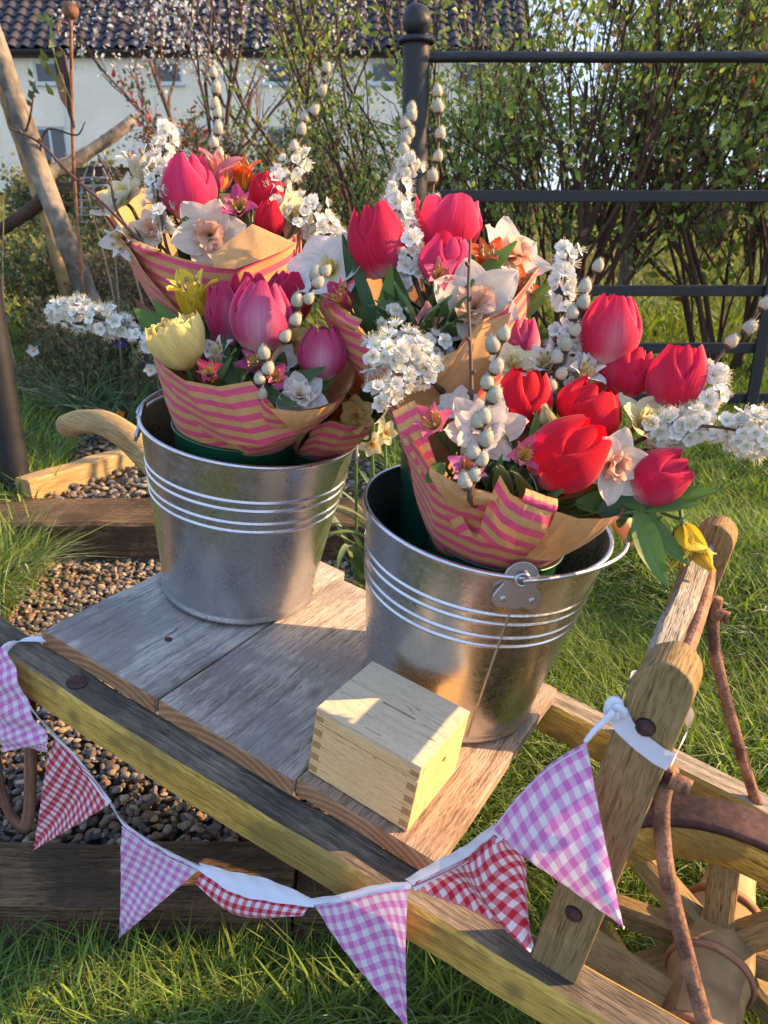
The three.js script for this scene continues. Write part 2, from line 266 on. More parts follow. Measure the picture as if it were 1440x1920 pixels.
// ---------- sleepers and gravel ----------
const onGravel = (x, z) => (x > -2.2 && x < 0.02 && z < -0.9 && z > -1.93);
const onPath = (x, z) => { const c = -0.83 - 0.25 * (-2.1 - z); return z < -2.13 && z > -3.4 && Math.abs(x - c - 0.12) < 0.3; };
function sleeper(label, x0, x1, y0, y1, z0, z1, mat) {
  const t = thing('railway_sleeper', label, 'sleeper', undefined, V3((x0 + x1) / 2, y0, (z0 + z1) / 2));
  const g = triUV(roughen(beamGeo(x1 - x0, y1 - y0, Math.abs(z1 - z0), 0.008, 40), 0.006, 9, 7), 'x', 0.55, 0.28, y0 * 3); g.translate(0, (y1 - y0) / 2, 0);
  mesh('timber', g, mat, t); return t;
}
sleeper('long brown sleeper lying flat behind the left bucket, sunlit on top', -2.2, 0.16, 0.04, 0.225, -2.14, -1.93, M.sleeper);
sleeper('dark sleeper on edge between the gravel and the shaded grass', -1.6, -0.13, -0.1, 0.125, -0.905, -0.79, M.sleeper);
sleeper('short pale sleeper under the beam where the lawn begins', -0.125, 0.17, -0.06, 0.112, -0.90, -0.79, M.sleeper);
const gravelTex = texture(256, 256, (u, v) => { const a = fbm(u, v, 30, 30, 3, 301); return mix3([38, 32, 26], [96, 82, 64], a); });
{ const g = new THREE.PlaneGeometry(2.3, 1.06, 60, 30); g.rotateX(-Math.PI / 2); g.translate(-1.05, 0.088, -1.415); const p = g.attributes.position; for (let i = 0; i < p.count; i++) p.setY(i, 0.088 + 0.02 * (free(p.getX(i) * 5 + 30, p.getZ(i) * 5 + 30, 5) - 0.5)); g.computeVertexNormals(); setting('gravel_bed', g, std({ map: gravelTex, roughness: 1 })); }
function pebbleGeo(seed) { const g = new THREE.IcosahedronGeometry(1, 1), p = g.attributes.position, r = rng(seed), sx = 0.8 + 0.5 * r(), sz = 0.7 + 0.4 * r(), k = seed * 3.1; for (let i = 0; i < p.count; i++) { const x = p.getX(i), y = p.getY(i), z = p.getZ(i), d = 0.82 + 0.4 * free(x * 1.3 + k + 20, y * 1.3 + z * 1.1 + 20, seed); p.setXYZ(i, x * d * sx, y * d * 0.62, z * d * sz); } g.computeVertexNormals(); return g; }
{
  const r = rng(77), lists = [[], [], [], []], cols = [[0.20, 0.135, 0.075], [0.30, 0.215, 0.12], [0.13, 0.10, 0.075], [0.22, 0.19, 0.155], [0.08, 0.07, 0.06], [0.32, 0.26, 0.19], [0.17, 0.10, 0.055], [0.10, 0.085, 0.07]];
  const put = (x, y, z, s) => lists[(r() * 4) | 0].push([x, y, z, s, cols[(r() * cols.length) | 0]]);
  for (let i = 0; i < 21000; i++) { const x = -1.5 + 1.52 * r(), z = -0.905 - 1.02 * r(); put(x, 0.096 + 0.024 * r() + 0.02 * (free(x * 5 + 30, z * 5 + 30, 5) - 0.5), z, 0.0042 + 0.0055 * r() * r() + 0.001); }
  for (let i = 0; i < 5200; i++) { const z = -2.13 - 1.2 * r(), x = -1.5 + 1.3 * r(); if (onPath(x, z)) put(x, groundY(x, z) + 0.004 + 0.02 * r(), z, 0.006 + 0.006 * r()); }
  for (let i = 0; i < 500; i++) { const z = -2.13 - 0.5 * r(), x = -0.4 + 0.5 * r(); put(x, groundY(x, z) + 0.003, z, 0.006 + 0.006 * r()); }
  const root = new THREE.Group(); root.name = 'gravel'; root.userData = { kind: 'stuff', label: 'brown and grey pea gravel of the stepped path', category: 'gravel' }; scene.add(root);
  lists.forEach((l, k) => { const im = new THREE.InstancedMesh(pebbleGeo(k + 1), std({ color: 0xffffff, roughness: 0.8 }), l.length); im.name = 'pebbles'; im.userData.kind = 'stuff'; im.castShadow = im.receiveShadow = true; const m = new THREE.Matrix4(), q = new THREE.Quaternion(), c = new THREE.Color(); l.forEach((e, i) => { q.setFromEuler(new THREE.Euler((r() - 0.5) * 0.9, r() * 6.3, (r() - 0.5) * 0.9)); m.compose(V3(e[0], e[1], e[2]), q, V3(e[3], e[3], e[3])); im.setMatrixAt(i, m); const b = 0.75 + 0.5 * r(); im.setColorAt(i, c.setRGB(e[4][0] * b, e[4][1] * b, e[4][2] * b)); }); root.add(im); });
}
// low timber edging of the path, seen past the handle
{ const t = thing('path_edging', 'short sunlit timber edging lying beside the gravel path', 'timber edging', undefined, V3(-0.93, 0.2, -2.37)); t.rotation.y = 1.02; const g = triUV(roughen(beamGeo(0.52, 0.075, 0.07, 0.006, 12), 0.006, 12, 9), 'x', 0.6, 0.2); g.translate(0, 0.04, 0); mesh('timber', g, M.handle, t); }

// ---------- grass ----------
function bladeTuft(seed, n, h, spread, wid, lean, seg = 4) {
  const r = rng(seed), pos = [], idx = [], col = [];
  for (let b = 0; b < n; b++) {
    const a = r() * 6.283, rr = spread * Math.sqrt(r()), x0 = rr * Math.cos(a), z0 = rr * Math.sin(a), H = h * (0.5 + 0.6 * r()), d = a + (r() - 0.5) * 2, le = lean * (0.3 + 1.1 * r()), w = wid * (0.7 + 0.6 * r()), tw = r() * 3.14;
    const s0 = pos.length / 3, tone = 0.5 + 0.95 * r(), yel = r() < 0.07;
    for (let i = 0; i <= seg; i++) {
      const t = i / seg, off = le * H * t * t, y = H * (t - 0.28 * le * t * t), ww = w * (1 - t * t * 0.95) * 0.5;
      const cx = Math.cos(tw), cz = Math.sin(tw);
      for (const s of [-1, 1]) { pos.push(x0 + Math.cos(d) * off + cx * ww * s, y, z0 + Math.sin(d) * off + cz * ww * s); const c = yel ? [1.9, 1.3, 0.9] : [tone * 1.0, tone, tone * 0.9]; col.push(...c); }
      if (i) { const a0 = s0 + (i - 1) * 2; idx.push(a0, a0 + 1, a0 + 2, a0 + 1, a0 + 3, a0 + 2); }
    }
  }
  const g = new THREE.BufferGeometry(); g.setAttribute('position', new THREE.Float32BufferAttribute(pos, 3)); g.setAttribute('color', new THREE.Float32BufferAttribute(col, 3)); g.setIndex(idx); g.computeVertexNormals(); return g;
}
M.grass = phys({ vertexColors: true, roughness: 0.92, clearcoat: 0.1, clearcoatRoughness: 0.4, side: THREE.DoubleSide, transmission: 0.48, thickness: 0 });
function scatter(name, label, geos, mat, spots, colour, root) {
  const r = rng(spots.length + 5);
  if (!root) { root = new THREE.Group(); root.name = numbered(name); root.userData = { kind: 'stuff', label, category: name.includes('lawn') ? 'grass' : 'plants' }; scene.add(root); }
  geos.forEach((g, k) => {
    const l = spots.filter((_, i) => i % geos.length === k); if (!l.length) return;
    const im = new THREE.InstancedMesh(g, mat, l.length); im.name = 'blades'; im.userData.kind = 'stuff'; im.castShadow = im.receiveShadow = true;
    const m = new THREE.Matrix4(), q = new THREE.Quaternion(), c = new THREE.Color();
    l.forEach((s, i) => { q.setFromEuler(new THREE.Euler((r() - 0.5) * 0.3, r() * 6.283, (r() - 0.5) * 0.3)); const k2 = s[3] * (0.8 + 0.4 * r()); m.compose(V3(s[0], s[1], s[2]), q, V3(k2, k2, k2)); im.setMatrixAt(i, m); const cc = colour(s, r); im.setColorAt(i, c.setRGB(cc[0], cc[1], cc[2])); });
    root.add(im);
  });
  return root;
}
const grassCol = (s, r) => { const a = free(s[0] * 3 + 90, s[2] * 3 + 90, 21), b = r(); return [0.095 + 0.085 * a + 0.05 * b, 0.19 + 0.09 * a + 0.05 * b, 0.008 + 0.008 * b]; };
{
  const r = rng(404), near = [], mid = [], far = [], tufts = [0, 1, 2, 3, 4].map((i) => bladeTuft(500 + i, 12, 0.125, 0.024, 0.0046, 0.85, 5)), coarse = [0, 1, 2].map((i) => bladeTuft(520 + i, 16, 0.10, 0.05, 0.007, 0.7, 3)), farT = [0, 1].map((i) => bladeTuft(530 + i, 20, 0.16, 0.16, 0.02, 0.7, 2));
  const blocked = (x, z) => (x < 0.17 && z < -0.79 && z > -0.905 && x > -1.6) || (x > -2.2 && x < 0.0 && z <= -0.9 && z > -1.935) || (x < 0.17 && z <= -1.93 && z > -2.15) || onPath(x, z);
  for (let i = 0; i < 26000; i++) { const x = -1.0 + 2.6 * r(), z = -0.35 - 1.75 * r(); if (blocked(x, z)) continue; near.push([x, groundY(x, z) - 0.004, z, (z > -0.79 && z < -0.7 && x < 0.2 ? 0.6 : 1) * (0.5 + 0.85 * free(x * 4 + 30, z * 4 + 30, 8))]); }
  for (let i = 0; i < 26000; i++) { const x = -4.6 + 8.6 * r(), z = -2.1 - 2.6 * r(); if (blocked(x, z) || (x < 0.05 && x > -0.4 && z > -2.6)) continue; mid.push([x, groundY(x, z) - 0.004, z, 0.7 + 0.7 * free(x * 3 + 30, z * 3 + 30, 9)]); }
  for (let i = 0; i < 15000; i++) { const z = -4.4 - 22 * r() * r(), x = (r() - 0.5) * 2 * (4 - z * 0.7); far.push([x, groundY(x, z), z, 0.7 + 0.7 * r()]); }
  const lawn = scatter('lawn_grass', 'lush green lawn grass around the wheelbarrow', tufts, M.grass, near, grassCol);
  scatter('lawn_grass', '', coarse, M.grass, mid, grassCol, lawn);
  scatter('lawn_grass', '', farT, M.grass, far, (s, q) => { const c = grassCol(s, q), d = free(s[0] * 0.6 + 50, s[2] * 0.6 + 50, 31); return mix3(c, [0.2, 0.15, 0.07], 0.7 * d); }, lawn);
  // long tufts that overhang the sleepers
  const edge = [], long = [0, 1, 2].map((i) => bladeTuft(540 + i, 12, 0.17, 0.03, 0.0045, 1.1, 5));
  for (let i = 0; i < 190; i++) { const z = -1.58 - 0.34 * r(), x = -0.9 - 0.2 * r() + 0.12 * (z + 1.6); edge.push([x, 0.1, z, 0.8 + 0.6 * r()]); }
  for (let i = 0; i < 240; i++) { const x = -1.0 + 1.7 * r(), z = -0.775 + 0.03 * r(); edge.push([x, groundY(x, z), z, 0.55 + 0.25 * r()]); }
  for (let i = 0; i < 70; i++) { const x = -0.02 + 0.16 * r(), z = -1.2 - 0.72 * r(); edge.push([x, groundY(x, z), z, 0.6 + 0.5 * r()]); }
  scatter('lawn_grass', '', long, M.grass, edge, grassCol, lawn);
}
// clover and small broad leaves low in the lawn
function leafGeo(len, wid, fold = 0.25, bend = 0.3, n = 3) { const pos = [], idx = [], uv = []; for (let i = 0; i <= n; i++) { const t = i / n, w = wid * 0.5 * Math.sin(Math.PI * Math.pow(t, 0.75)) + (i === 0 ? wid * 0.06 : 0), y = len * t, z = -bend * len * t * t; for (const s of [-1, 0, 1]) { pos.push(s * w, y, z + Math.abs(s) * w * fold); uv.push(0.5 + 0.5 * s, t); } if (i) for (let k = 0; k < 2; k++) { const a = (i - 1) * 3 + k; idx.push(a, a + 1, a + 3, a + 1, a + 4, a + 3); } } const g = new THREE.BufferGeometry(); g.setAttribute('position', new THREE.Float32BufferAttribute(pos, 3)); g.setAttribute('uv', new THREE.Float32BufferAttribute(uv, 2)); g.setIndex(idx); g.computeVertexNormals(); return g; }

// ---------- iron railing ----------
const FZ = -2.6;
{
  const post = thing('railing_post', 'round dark iron post with a ball finial beside the blossom', 'fence post', undefined, V3(0.095, 0.1, FZ));
  const prof = [[0.040, 0], [0.040, 1.36], [0.041, 1.375]].map((a) => new THREE.Vector2(...a));
  const shaft = new THREE.LatheGeometry(prof, 32); mesh('shaft', triUV(shaft, 'y', 0.3, 0.3), M.iron, post);
  mesh('collar', new THREE.LatheGeometry([[0.0, 0], [0.05, 0], [0.055, 0.006], [0.055, 0.012], [0.05, 0.018], [0.02, 0.024], [0, 0.024]].map((a) => new THREE.Vector2(...a)), 32), M.iron, post).position.y = 1.372;
  const ball = new THREE.SphereGeometry(0.042, 32, 20); ball.scale(1, 1.06, 1); mesh('ball_finial', ball, M.iron, post).position.y = 1.432;
  for (const y of [1.44, 1.06, 0.775, 0.59, 0.42]) mesh('weld', new THREE.SphereGeometry(0.016, 10, 8), M.iron, post).position.set(0.037, y - 0.1, 0);
  const railing = thing('estate_railing', 'dark iron estate railing with five rails running along the hedge', 'fence', undefined, V3(0.135, 0.1, FZ));
  [1.44, 1.06, 0.775, 0.59, 0.42].forEach((y, k) => {
    const pts = []; for (let i = 0; i <= 30; i++) pts.push(V3(4.2 * i / 30, y - 0.1 + 0.004 * (free(i * 0.7 + 5, k * 3.1, 6) - 0.5), 0));
    if (k === 0) { mesh('rail', tubeGeo(pts, 0.015, 14), M.iron, railing); } else { const g = rbox(4.2, 0.035, 0.012, 0.003); g.translate(2.1, y - 0.1, 0); mesh('rail', g, M.iron, railing); }
  });
  for (const x of [1.12, 2.3, 3.5]) { const g = rbox(0.04, 1.4, 0.012, 0.003); const p = mesh('flat_post', g, M.iron, railing); p.position.set(x, 0.66, 0.014); p.rotation.z = -0.0; }
  const lp = thing('gate_post', 'dark iron post leaning by the path, next to the sleeper', 'fence post', undefined, V3(-1.125, 0.05, -2.22)); lp.rotation.z = -0.02;
  mesh('shaft', triUV(new THREE.LatheGeometry([[0.042, 0], [0.042, 1.36], [0.043, 1.37]].map((a) => new THREE.Vector2(...a)), 32), 'y', 0.3, 0.3), M.iron, lp);
  mesh('ball_finial', new THREE.SphereGeometry(0.042, 24, 16), M.iron, lp).position.y = 1.42;
}

// ---------- house ----------
{
  const HZ = -26, H = thing('cottage', 'long white rendered cottage with a dark pantile roof behind the garden', 'house', undefined, V3(0, 1.2, HZ));
  const plaster = std({ map: texture(512, 256, (u, v) => { const a = fbm(u, v, 5, 4, 5, 601), b = fbm(u, v, 50, 40, 3, 603), st = sstep(fbm(u, v, 40, 3, 3, 607), 0.6, 0.75); const g = 0.5 * (a - 0.5) + 0.2 * (b - 0.5) - 0.12 * st; return [242 + 40 * g, 233 + 42 * g, 208 + 46 * g]; }), roughness: 0.95 });
  const x0 = -22, x1 = 4.2, eave = 4.28, winH = 0.56, zF = 0;
  const wins = []; const ux = [[-10.4, 0.98], [-6.9, 0.9], [-3.6, 0.95], [-0.4, 0.95], [2.2, 0.9], [-14, 0.95]];
  for (const [x, w] of ux) wins.push([x, 3.5, w, 0.6]);
  for (const [x, w] of [[-10.7, 1.0], [-7.3, 1.1], [-3.6, 1.1], [0.6, 1.1], [-14.5, 1.0]]) wins.push([x, 1.1, w, 1.25]);
  const s = new THREE.Shape(); s.moveTo(x0, -1.5); s.lineTo(x1, -1.5); s.lineTo(x1, eave); s.lineTo(x0, eave); s.closePath();
  for (const [x, y, w, h] of wins) { const p = new THREE.Path(); p.moveTo(x, y); p.lineTo(x, y + h); p.lineTo(x + w, y + h); p.lineTo(x + w, y); p.closePath(); s.holes.push(p); }
  const wg = new THREE.ExtrudeGeometry(s, { depth: 0.3, bevelEnabled: false }); wg.translate(0, 0, -0.3); mesh('wall', triUV(wg, 'x', 6, 3), plaster, H);
  const gable = mesh('gable_wall', triUV(new THREE.BoxGeometry(0.3, eave + 1.5, 6), 'z', 6, 3), plaster, H); gable.position.set(x1 - 0.152, (eave - 1.5) / 2, -3.31);
  const frame = std({ color: 0xc9d4d2, roughness: 0.6 }), glass = phys({ color: 0x20262c, roughness: 0.06, metalness: 0, clearcoat: 1, clearcoatRoughness: 0.05 });
  for (const [x, y, w, h] of wins) {
    const f = new THREE.Shape(); f.moveTo(0, 0); f.lineTo(w, 0); f.lineTo(w, h); f.lineTo(0, h); f.closePath();
    const b = 0.07, nb = w > 0.99 ? 2 : 1; for (let k = 0; k < nb; k++) { const a0 = b + k * (w - b) / nb, a1 = a0 + (w - b) / nb - b; const p = new THREE.Path(); p.moveTo(a0, b); p.lineTo(a0, h - b); p.lineTo(a1, h - b); p.lineTo(a1, b); p.closePath(); f.holes.push(p); }
    const win = mesh('window', new THREE.ExtrudeGeometry(f, { depth: 0.06, bevelEnabled: false }), frame, H); win.position.set(x, y, -0.1);
    const pane = mesh('pane', new THREE.BoxGeometry(w - 0.04, h - 0.04, 0.02), glass, win); pane.position.set(w / 2, h / 2, 0.018);
    const sill = mesh('sill', rbox(w + 0.16, 0.06, 0.16, 0.01), frame, win); sill.position.set(w / 2, -0.032, 0.12);
  }
  const gut = mesh('gutter', tubeGeo([V3(x0, 0, 0), V3(x1 + 0.2, 0, 0)], 0.075, 10), std({ color: 0x2a211e, roughness: 0.6 }), H); gut.position.set(0, eave + 0.02, 0.34);
  const soffit = mesh('fascia', new THREE.BoxGeometry(x1 - x0 + 0.2, 0.2, 0.28), std({ color: 0x3b2c26, roughness: 0.8 }), H); soffit.position.set((x0 + x1) / 2, eave - 0.01, 0.142);
  for (const px of [-5.35, -9.6]) mesh('downpipe', tubeGeo([V3(px, eave - 0.1, 0.12), V3(px, -1.3, 0.12)], 0.03, 8), frame, H);
  // pantiles: each a curved clay tile in sloping courses
  const slope = 0.76, tw = 0.39, tl = 0.36, roof = new THREE.Group(); roof.name = 'roof'; H.add(roof); roof.position.set(0, eave + 0.06, 0.4); roof.rotation.x = slope - Math.PI / 2 + Math.PI / 2;
  const tile = (() => { const pos = [], idx = [], n = 10, th = 0.03; for (const [dy, zz] of [[0, 0], [0, 1], [-th, 0], [-th, 1]]) for (let i = 0; i <= n; i++) { const t = i / n, x = (t - 0.5) * (tw + 0.05), y = 0.055 * Math.sin(t * Math.PI * 2 - 0.4) + dy; pos.push(x, y + (zz ? 0.055 : 0.0), zz ? 0 : -tl - 0.06); } const w = n + 1; for (let i = 0; i < n; i++) { idx.push(i, w + i, i + 1, i + 1, w + i, w + i + 1); const b = 2 * w; idx.push(b + i, b + i + 1, b + w + i, b + i + 1, b + w + i + 1, b + w + i); idx.push(w + i, 3 * w + i, w + i + 1, w + i + 1, 3 * w + i, 3 * w + i + 1); } const g = new THREE.BufferGeometry(); g.setAttribute('position', new THREE.Float32BufferAttribute(pos, 3)); g.setAttribute('uv', new THREE.Float32BufferAttribute(pos.filter((_, i) => i % 3 !== 1), 2)); g.setIndex(idx); g.computeVertexNormals(); return g; })();
  const tmats = [[50, 46, 54], [60, 53, 58], [44, 42, 50], [72, 62, 62]].map((c, k) => std({ map: texture(64, 64, (u, v) => { const t = 30 * (fbm(u, v, 5, 5, 3, 700 + k) - 0.5); return [c[0] + t, c[1] + t, c[2] + t]; }), roughness: 0.62 }));
  const rest = [], r = rng(33); let cnt = 0;
  for (let row = 0; row < 15; row++) for (let i = 0; i < 68; i++) {
    const x = x1 + 0.1 - tw * (i + 0.5), y = 0.004 * (r() - 0.5), z = -tl * row + 0.01 * (r() - 0.5), k = (r() * 3.6) | 0;
    const seen = row < 7 && x > -12.2 && x < 4.2 && cnt < 300;
    if (seen) { const m = mesh('tile', tile, tmats[k], roof); m.position.set(x, y + 0.03, z); m.rotation.y = 0.02 * (r() - 0.5); cnt++; } else { const g = tile.clone(); g.translate(x, y + 0.03, z); rest.push(g); }
  }
  const rm = mesh('roof_tiles', mergeGeometries(rest), tmats[0], roof); rm.userData.kind = 'stuff';
  const deck = mesh('roof_deck', new THREE.BoxGeometry(x1 - x0 + 0.2, 0.04, 5.6), std({ color: 0x241f1d, roughness: 1 }), roof); deck.position.set((x0 + x1) / 2, -0.06, -2.75);
}

// ---------- shrubs and trees ----------
function growBranches(spec, seed) { // returns { wood: geometry, tips: [[pos, dir]] }
  const r = rng(seed), geos = [], tips = [];
  const grow = (p, d, len, rad, lev) => {
    const n = 4, pts = [p.clone()], q = p.clone(), dir = d.clone();
    for (let i = 0; i < n; i++) { dir.x += (r() - 0.5) * spec.wiggle; dir.y += (r() - 0.5) * spec.wiggle * 0.7 + spec.lift; dir.z += (r() - 0.5) * spec.wiggle; dir.normalize(); q.addScaledVector(dir, len / n); pts.push(q.clone()); if (lev >= spec.leafLevel) tips.push([q.clone(), dir.clone()]); }
    geos.push(tubeGeo(pts, pts.map((_, i) => rad * (1 - 0.45 * i / n)), lev === 0 ? 7 : lev === 1 ? 5 : 3, false));
    if (lev < spec.levels) { const kids = spec.kids + ((r() * 2) | 0); for (let k = 0; k < kids; k++) { const t = 0.3 + 0.7 * (k + r()) / kids, b = pts[Math.min(n, Math.round(t * n))], nd = dir.clone().add(V3(r() - 0.5, (r() - 0.5) * 0.8 + 0.1, r() - 0.5).multiplyScalar(spec.fan)).normalize(); grow(b, nd, len * (spec.shrink * (0.75 + 0.5 * r())), rad * 0.55, lev + 1); } }
  };
  for (let s = 0; s < spec.stems; s++) { const a = s / spec.stems * 6.283 + r(), sp = spec.spread * (0.4 + 0.8 * r()); grow(V3(Math.cos(a) * spec.base * r(), 0, Math.sin(a) * spec.base * r()), V3(Math.cos(a) * sp, 1, Math.sin(a) * sp * (spec.flat ?? 1)).normalize(), spec.height * (0.42 + 0.22 * r()), spec.rad * (0.7 + 0.6 * r()), 0); }
  return { wood: mergeGeometries(geos), tips };
}
function shrub(name, label, category, group, pos, spec, seed, woodMat_, leafG, leafM, colour, perTip, jitter, crownName = 'crown') {
  const t = thing(name, label, category, group, pos), { wood, tips } = growBranches(spec, seed), r = rng(seed + 9);
  mesh('trunk', wood, woodMat_, t);
  const list = []; for (const [p, d] of tips) { if (spec.cut && !spec.cut(p)) continue; for (let i = 0; i < perTip; i++) if (r() < (spec.keep ?? 1)) list.push([p, d]); }
  const im = new THREE.InstancedMesh(leafG, leafM, list.length); im.name = crownName; im.userData.kind = 'stuff'; im.castShadow = im.receiveShadow = true;
  const m = new THREE.Matrix4(), q = new THREE.Quaternion(), c = new THREE.Color();
  list.forEach(([p, d], i) => { const dir = V3(d.x + (r() - 0.5) * 2.2, d.y + (r() - 0.6) * 1.8, d.z + (r() - 0.5) * 2.2).normalize(); q.copy(yTo(dir)).multiply(new THREE.Quaternion().setFromAxisAngle(V3(0, 1, 0), r() * 6.283)); const s = 0.4 + 1.0 * r() * r() + 0.15 * r(); m.compose(V3(p.x + (r() - 0.5) * jitter, p.y + (r() - 0.5) * jitter, p.z + (r() - 0.5) * jitter), q, V3(s, s, s)); im.setMatrixAt(i, m); const cc = colour(r, p); im.setColorAt(i, c.setRGB(cc[0], cc[1], cc[2])); });
  t.add(im); return t;
}
const green = (a, b) => (r) => { const k = r(), y = r(), z = r(); if (z < 0.045) return [0.2, 0.11, 0.045]; if (z > 0.9) return [b[0] * 1.25, b[1] * 1.2, b[2]]; return [a[0] + (b[0] - a[0]) * k + 0.03 * y * y, a[1] + (b[1] - a[1]) * k, a[2] + (b[2] - a[2]) * k]; };
const smallLeaf = leafGeo(0.034, 0.020, 0.3, 0.35), midLeaf = leafGeo(0.05, 0.026, 0.3, 0.4), tinyLeaf = leafGeo(0.022, 0.013, 0.3, 0.2, 2), farLeaf = leafGeo(0.09, 0.06, 0.3, 0.3, 2), blossomFleck = leafGeo(0.042, 0.042, 0.4, 0.5, 3);
const hedgeSpec = { stems: 13, base: 0.12, spread: 0.5, height: 2.1, rad: 0.014, wiggle: 0.35, lift: 0.02, levels: 3, leafLevel: 2, kids: 3, fan: 1.3, shrink: 0.52, flat: 0.6 };
const hg = green([0.09, 0.16, 0.014], [0.29, 0.39, 0.045]), hg2 = green([0.06, 0.125, 0.014], [0.19, 0.28, 0.035]), bronze = (r) => (r() < 0.16 ? [0.22, 0.09, 0.035] : hg(r));
shrub('hedge_shrub', 'leafy multi stemmed shrub fanning out right behind the iron railing', 'shrub', 'hedge behind the railing', V3(0.72, 0.22, -3.45), { ...hedgeSpec, keep: 0.75 }, 1001, M.barkBrown, smallLeaf, M.leafLitter, hg, 3, 0.12);
shrub('hedge_shrub', 'bronze tinged shrub behind the flat railing post', 'shrub', 'hedge behind the railing', V3(1.55, 0.22, -3.5), { ...hedgeSpec, stems: 12, height: 2.0, keep: 0.75 }, 1002, M.barkBrown, midLeaf, M.leafLitter, bronze, 3, 0.1);
shrub('hedge_shrub', 'tall open shrub behind the railing with sky showing through', 'shrub', 'hedge behind the railing', V3(1.1, 0.24, -4.4), { ...hedgeSpec, height: 2.5, stems: 9, keep: 0.5 }, 1003, M.barkBrown, smallLeaf, M.leafLitter, hg2, 3, 0.12);
shrub('hedge_shrub', 'dense dark green shrub at the far end of the railing', 'shrub', 'hedge behind the railing', V3(2.3, 0.24, -3.7), { ...hedgeSpec, height: 2.2 }, 1004, M.barkBrown, midLeaf, M.leafLitter, hg2, 4, 0.1);
shrub('hedge_shrub', 'green shrub partly hidden by the round iron post', 'shrub', 'hedge behind the railing', V3(0.12, 0.24, -4.1), { ...hedgeSpec, height: 1.6, stems: 9, keep: 0.6 }, 1005, M.barkBrown, smallLeaf, M.leafLitter, hg, 3, 0.1);
shrub('rambling_rose', 'arching rambling rose with fresh light green leaves above the tulips', 'shrub', undefined, V3(0.12, 0.3, -4.9), { ...hedgeSpec, height: 3.2, stems: 8, spread: 0.5, rad: 0.014, keep: 0.38, levels: 3, cut: (p) => p.y > 1.3 }, 1011, M.barkBrown, midLeaf, M.leafLitter, hg, 3, 0.14);
shrub('blossom_tree', 'small tree covered in white spring blossom in front of the cottage', 'tree', undefined, V3(-1.75, 0.5, -8.2), { ...hedgeSpec, height: 3.3, stems: 4, spread: 0.42, rad: 0.03, base: 0.05, shrink: 0.55, keep: 0.6, cut: (p) => p.y > 1.75 }, 1012, M.barkBrown, blossomFleck, M.leafLitter, (r) => { const k = 0.55 + 0.3 * r(); return r() < 0.2 ? [0.2, 0.22, 0.1] : [k, k, k * 0.94]; }, 5, 0.3);
shrub('red_leaf_shrub', 'slender shrub with red young leaves in front of the white wall', 'shrub', undefined, V3(-1.55, 0.4, -6.2), { ...hedgeSpec, height: 1.25, stems: 5, spread: 0.14, keep: 0.9 }, 1013, M.barkBrown, midLeaf, M.leafLitter, (r, p) => (r() < 0.5 ? [0.22 + 0.2 * r(), 0.05, 0.035] : [0.06, 0.11, 0.03]), 3, 0.1);
shrub('evergreen_bush', 'rounded dark evergreen bush with brown stems in the garden', 'bush', undefined, V3(-1.15, 0.5, -7.2), { ...hedgeSpec, height: 1.35, stems: 14, spread: 0.9 }, 1014, M.barkBrown, tinyLeaf.clone().scale(2.2, 2.2, 2.2), M.leafLitter, green([0.02, 0.035, 0.012], [0.07, 0.075, 0.03]), 5, 0.14);
shrub('rosemary_bush', 'feathery olive green bush beside the dark evergreen', 'bush', undefined, V3(-0.55, 0.45, -6.6), { ...hedgeSpec, height: 1.05, stems: 14, spread: 0.7 }, 1015, M.barkTan, leafGeo(0.07, 0.012, 0.2, 0.2, 2), M.leafLitter, green([0.09, 0.09, 0.035], [0.2, 0.19, 0.08]), 5, 0.12);
shrub('border_shrub', 'low twiggy green shrub behind the pruned tree trunk', 'shrub', undefined, V3(-1.75, 0.2, -3.7), { ...hedgeSpec, height: 1.0, stems: 14, spread: 0.9, rad: 0.008 }, 1016, M.barkTan, smallLeaf, M.leafLitter, green([0.05, 0.09, 0.02], [0.16, 0.2, 0.04]), 3, 0.1);
shrub('border_shrub', 'dry brown leaved shrub beneath the kraft paper cone', 'shrub', undefined, V3(-0.95, 0.2, -3.6), { ...hedgeSpec, height: 0.85, stems: 14, spread: 1.0, rad: 0.006 }, 1017, M.barkTan, tinyLeaf.clone().scale(1.4, 1.4, 1.4), M.leafLitter, green([0.08, 0.07, 0.03], [0.26, 0.2, 0.1]), 4, 0.1);
shrub('border_shrub', 'twiggy low shrub around the foot of the pruned tree', 'shrub', undefined, V3(-1.12, 0.2, -3.15), { ...hedgeSpec, height: 0.5, stems: 16, spread: 1.0, rad: 0.005 }, 1021, M.barkTan, tinyLeaf, M.leafLitter, green([0.07, 0.08, 0.025], [0.2, 0.2, 0.07]), 4, 0.08);
shrub('border_shrub', 'small bright green shrub at the rusty stake', 'shrub', undefined, V3(-1.45, 0.25, -4.4), { ...hedgeSpec, height: 0.8, stems: 9, spread: 0.6, rad: 0.008, keep: 0.7 }, 1018, M.barkTan, smallLeaf, M.leafLitter, green([0.1, 0.16, 0.02], [0.24, 0.32, 0.05]), 3, 0.1);
shrub('border_shrub', 'grey green shrub between the evergreen bush and the railing', 'shrub', undefined, V3(0.15, 0.35, -5.8), { ...hedgeSpec, height: 1.0, stems: 12, spread: 0.8 }, 1019, M.barkTan, midLeaf, M.leafLitter, green([0.06, 0.09, 0.03], [0.15, 0.18, 0.06]), 3, 0.12);
shrub('border_shrub', 'wide garden shrub below the cottage windows', 'shrub', undefined, V3(-4.2, 0.7, -11), { ...hedgeSpec, height: 1.0, stems: 12, spread: 1.0 }, 1020, M.barkTan, farLeaf, M.leafLitter, green([0.06, 0.1, 0.02], [0.18, 0.2, 0.06]), 3, 0.25);
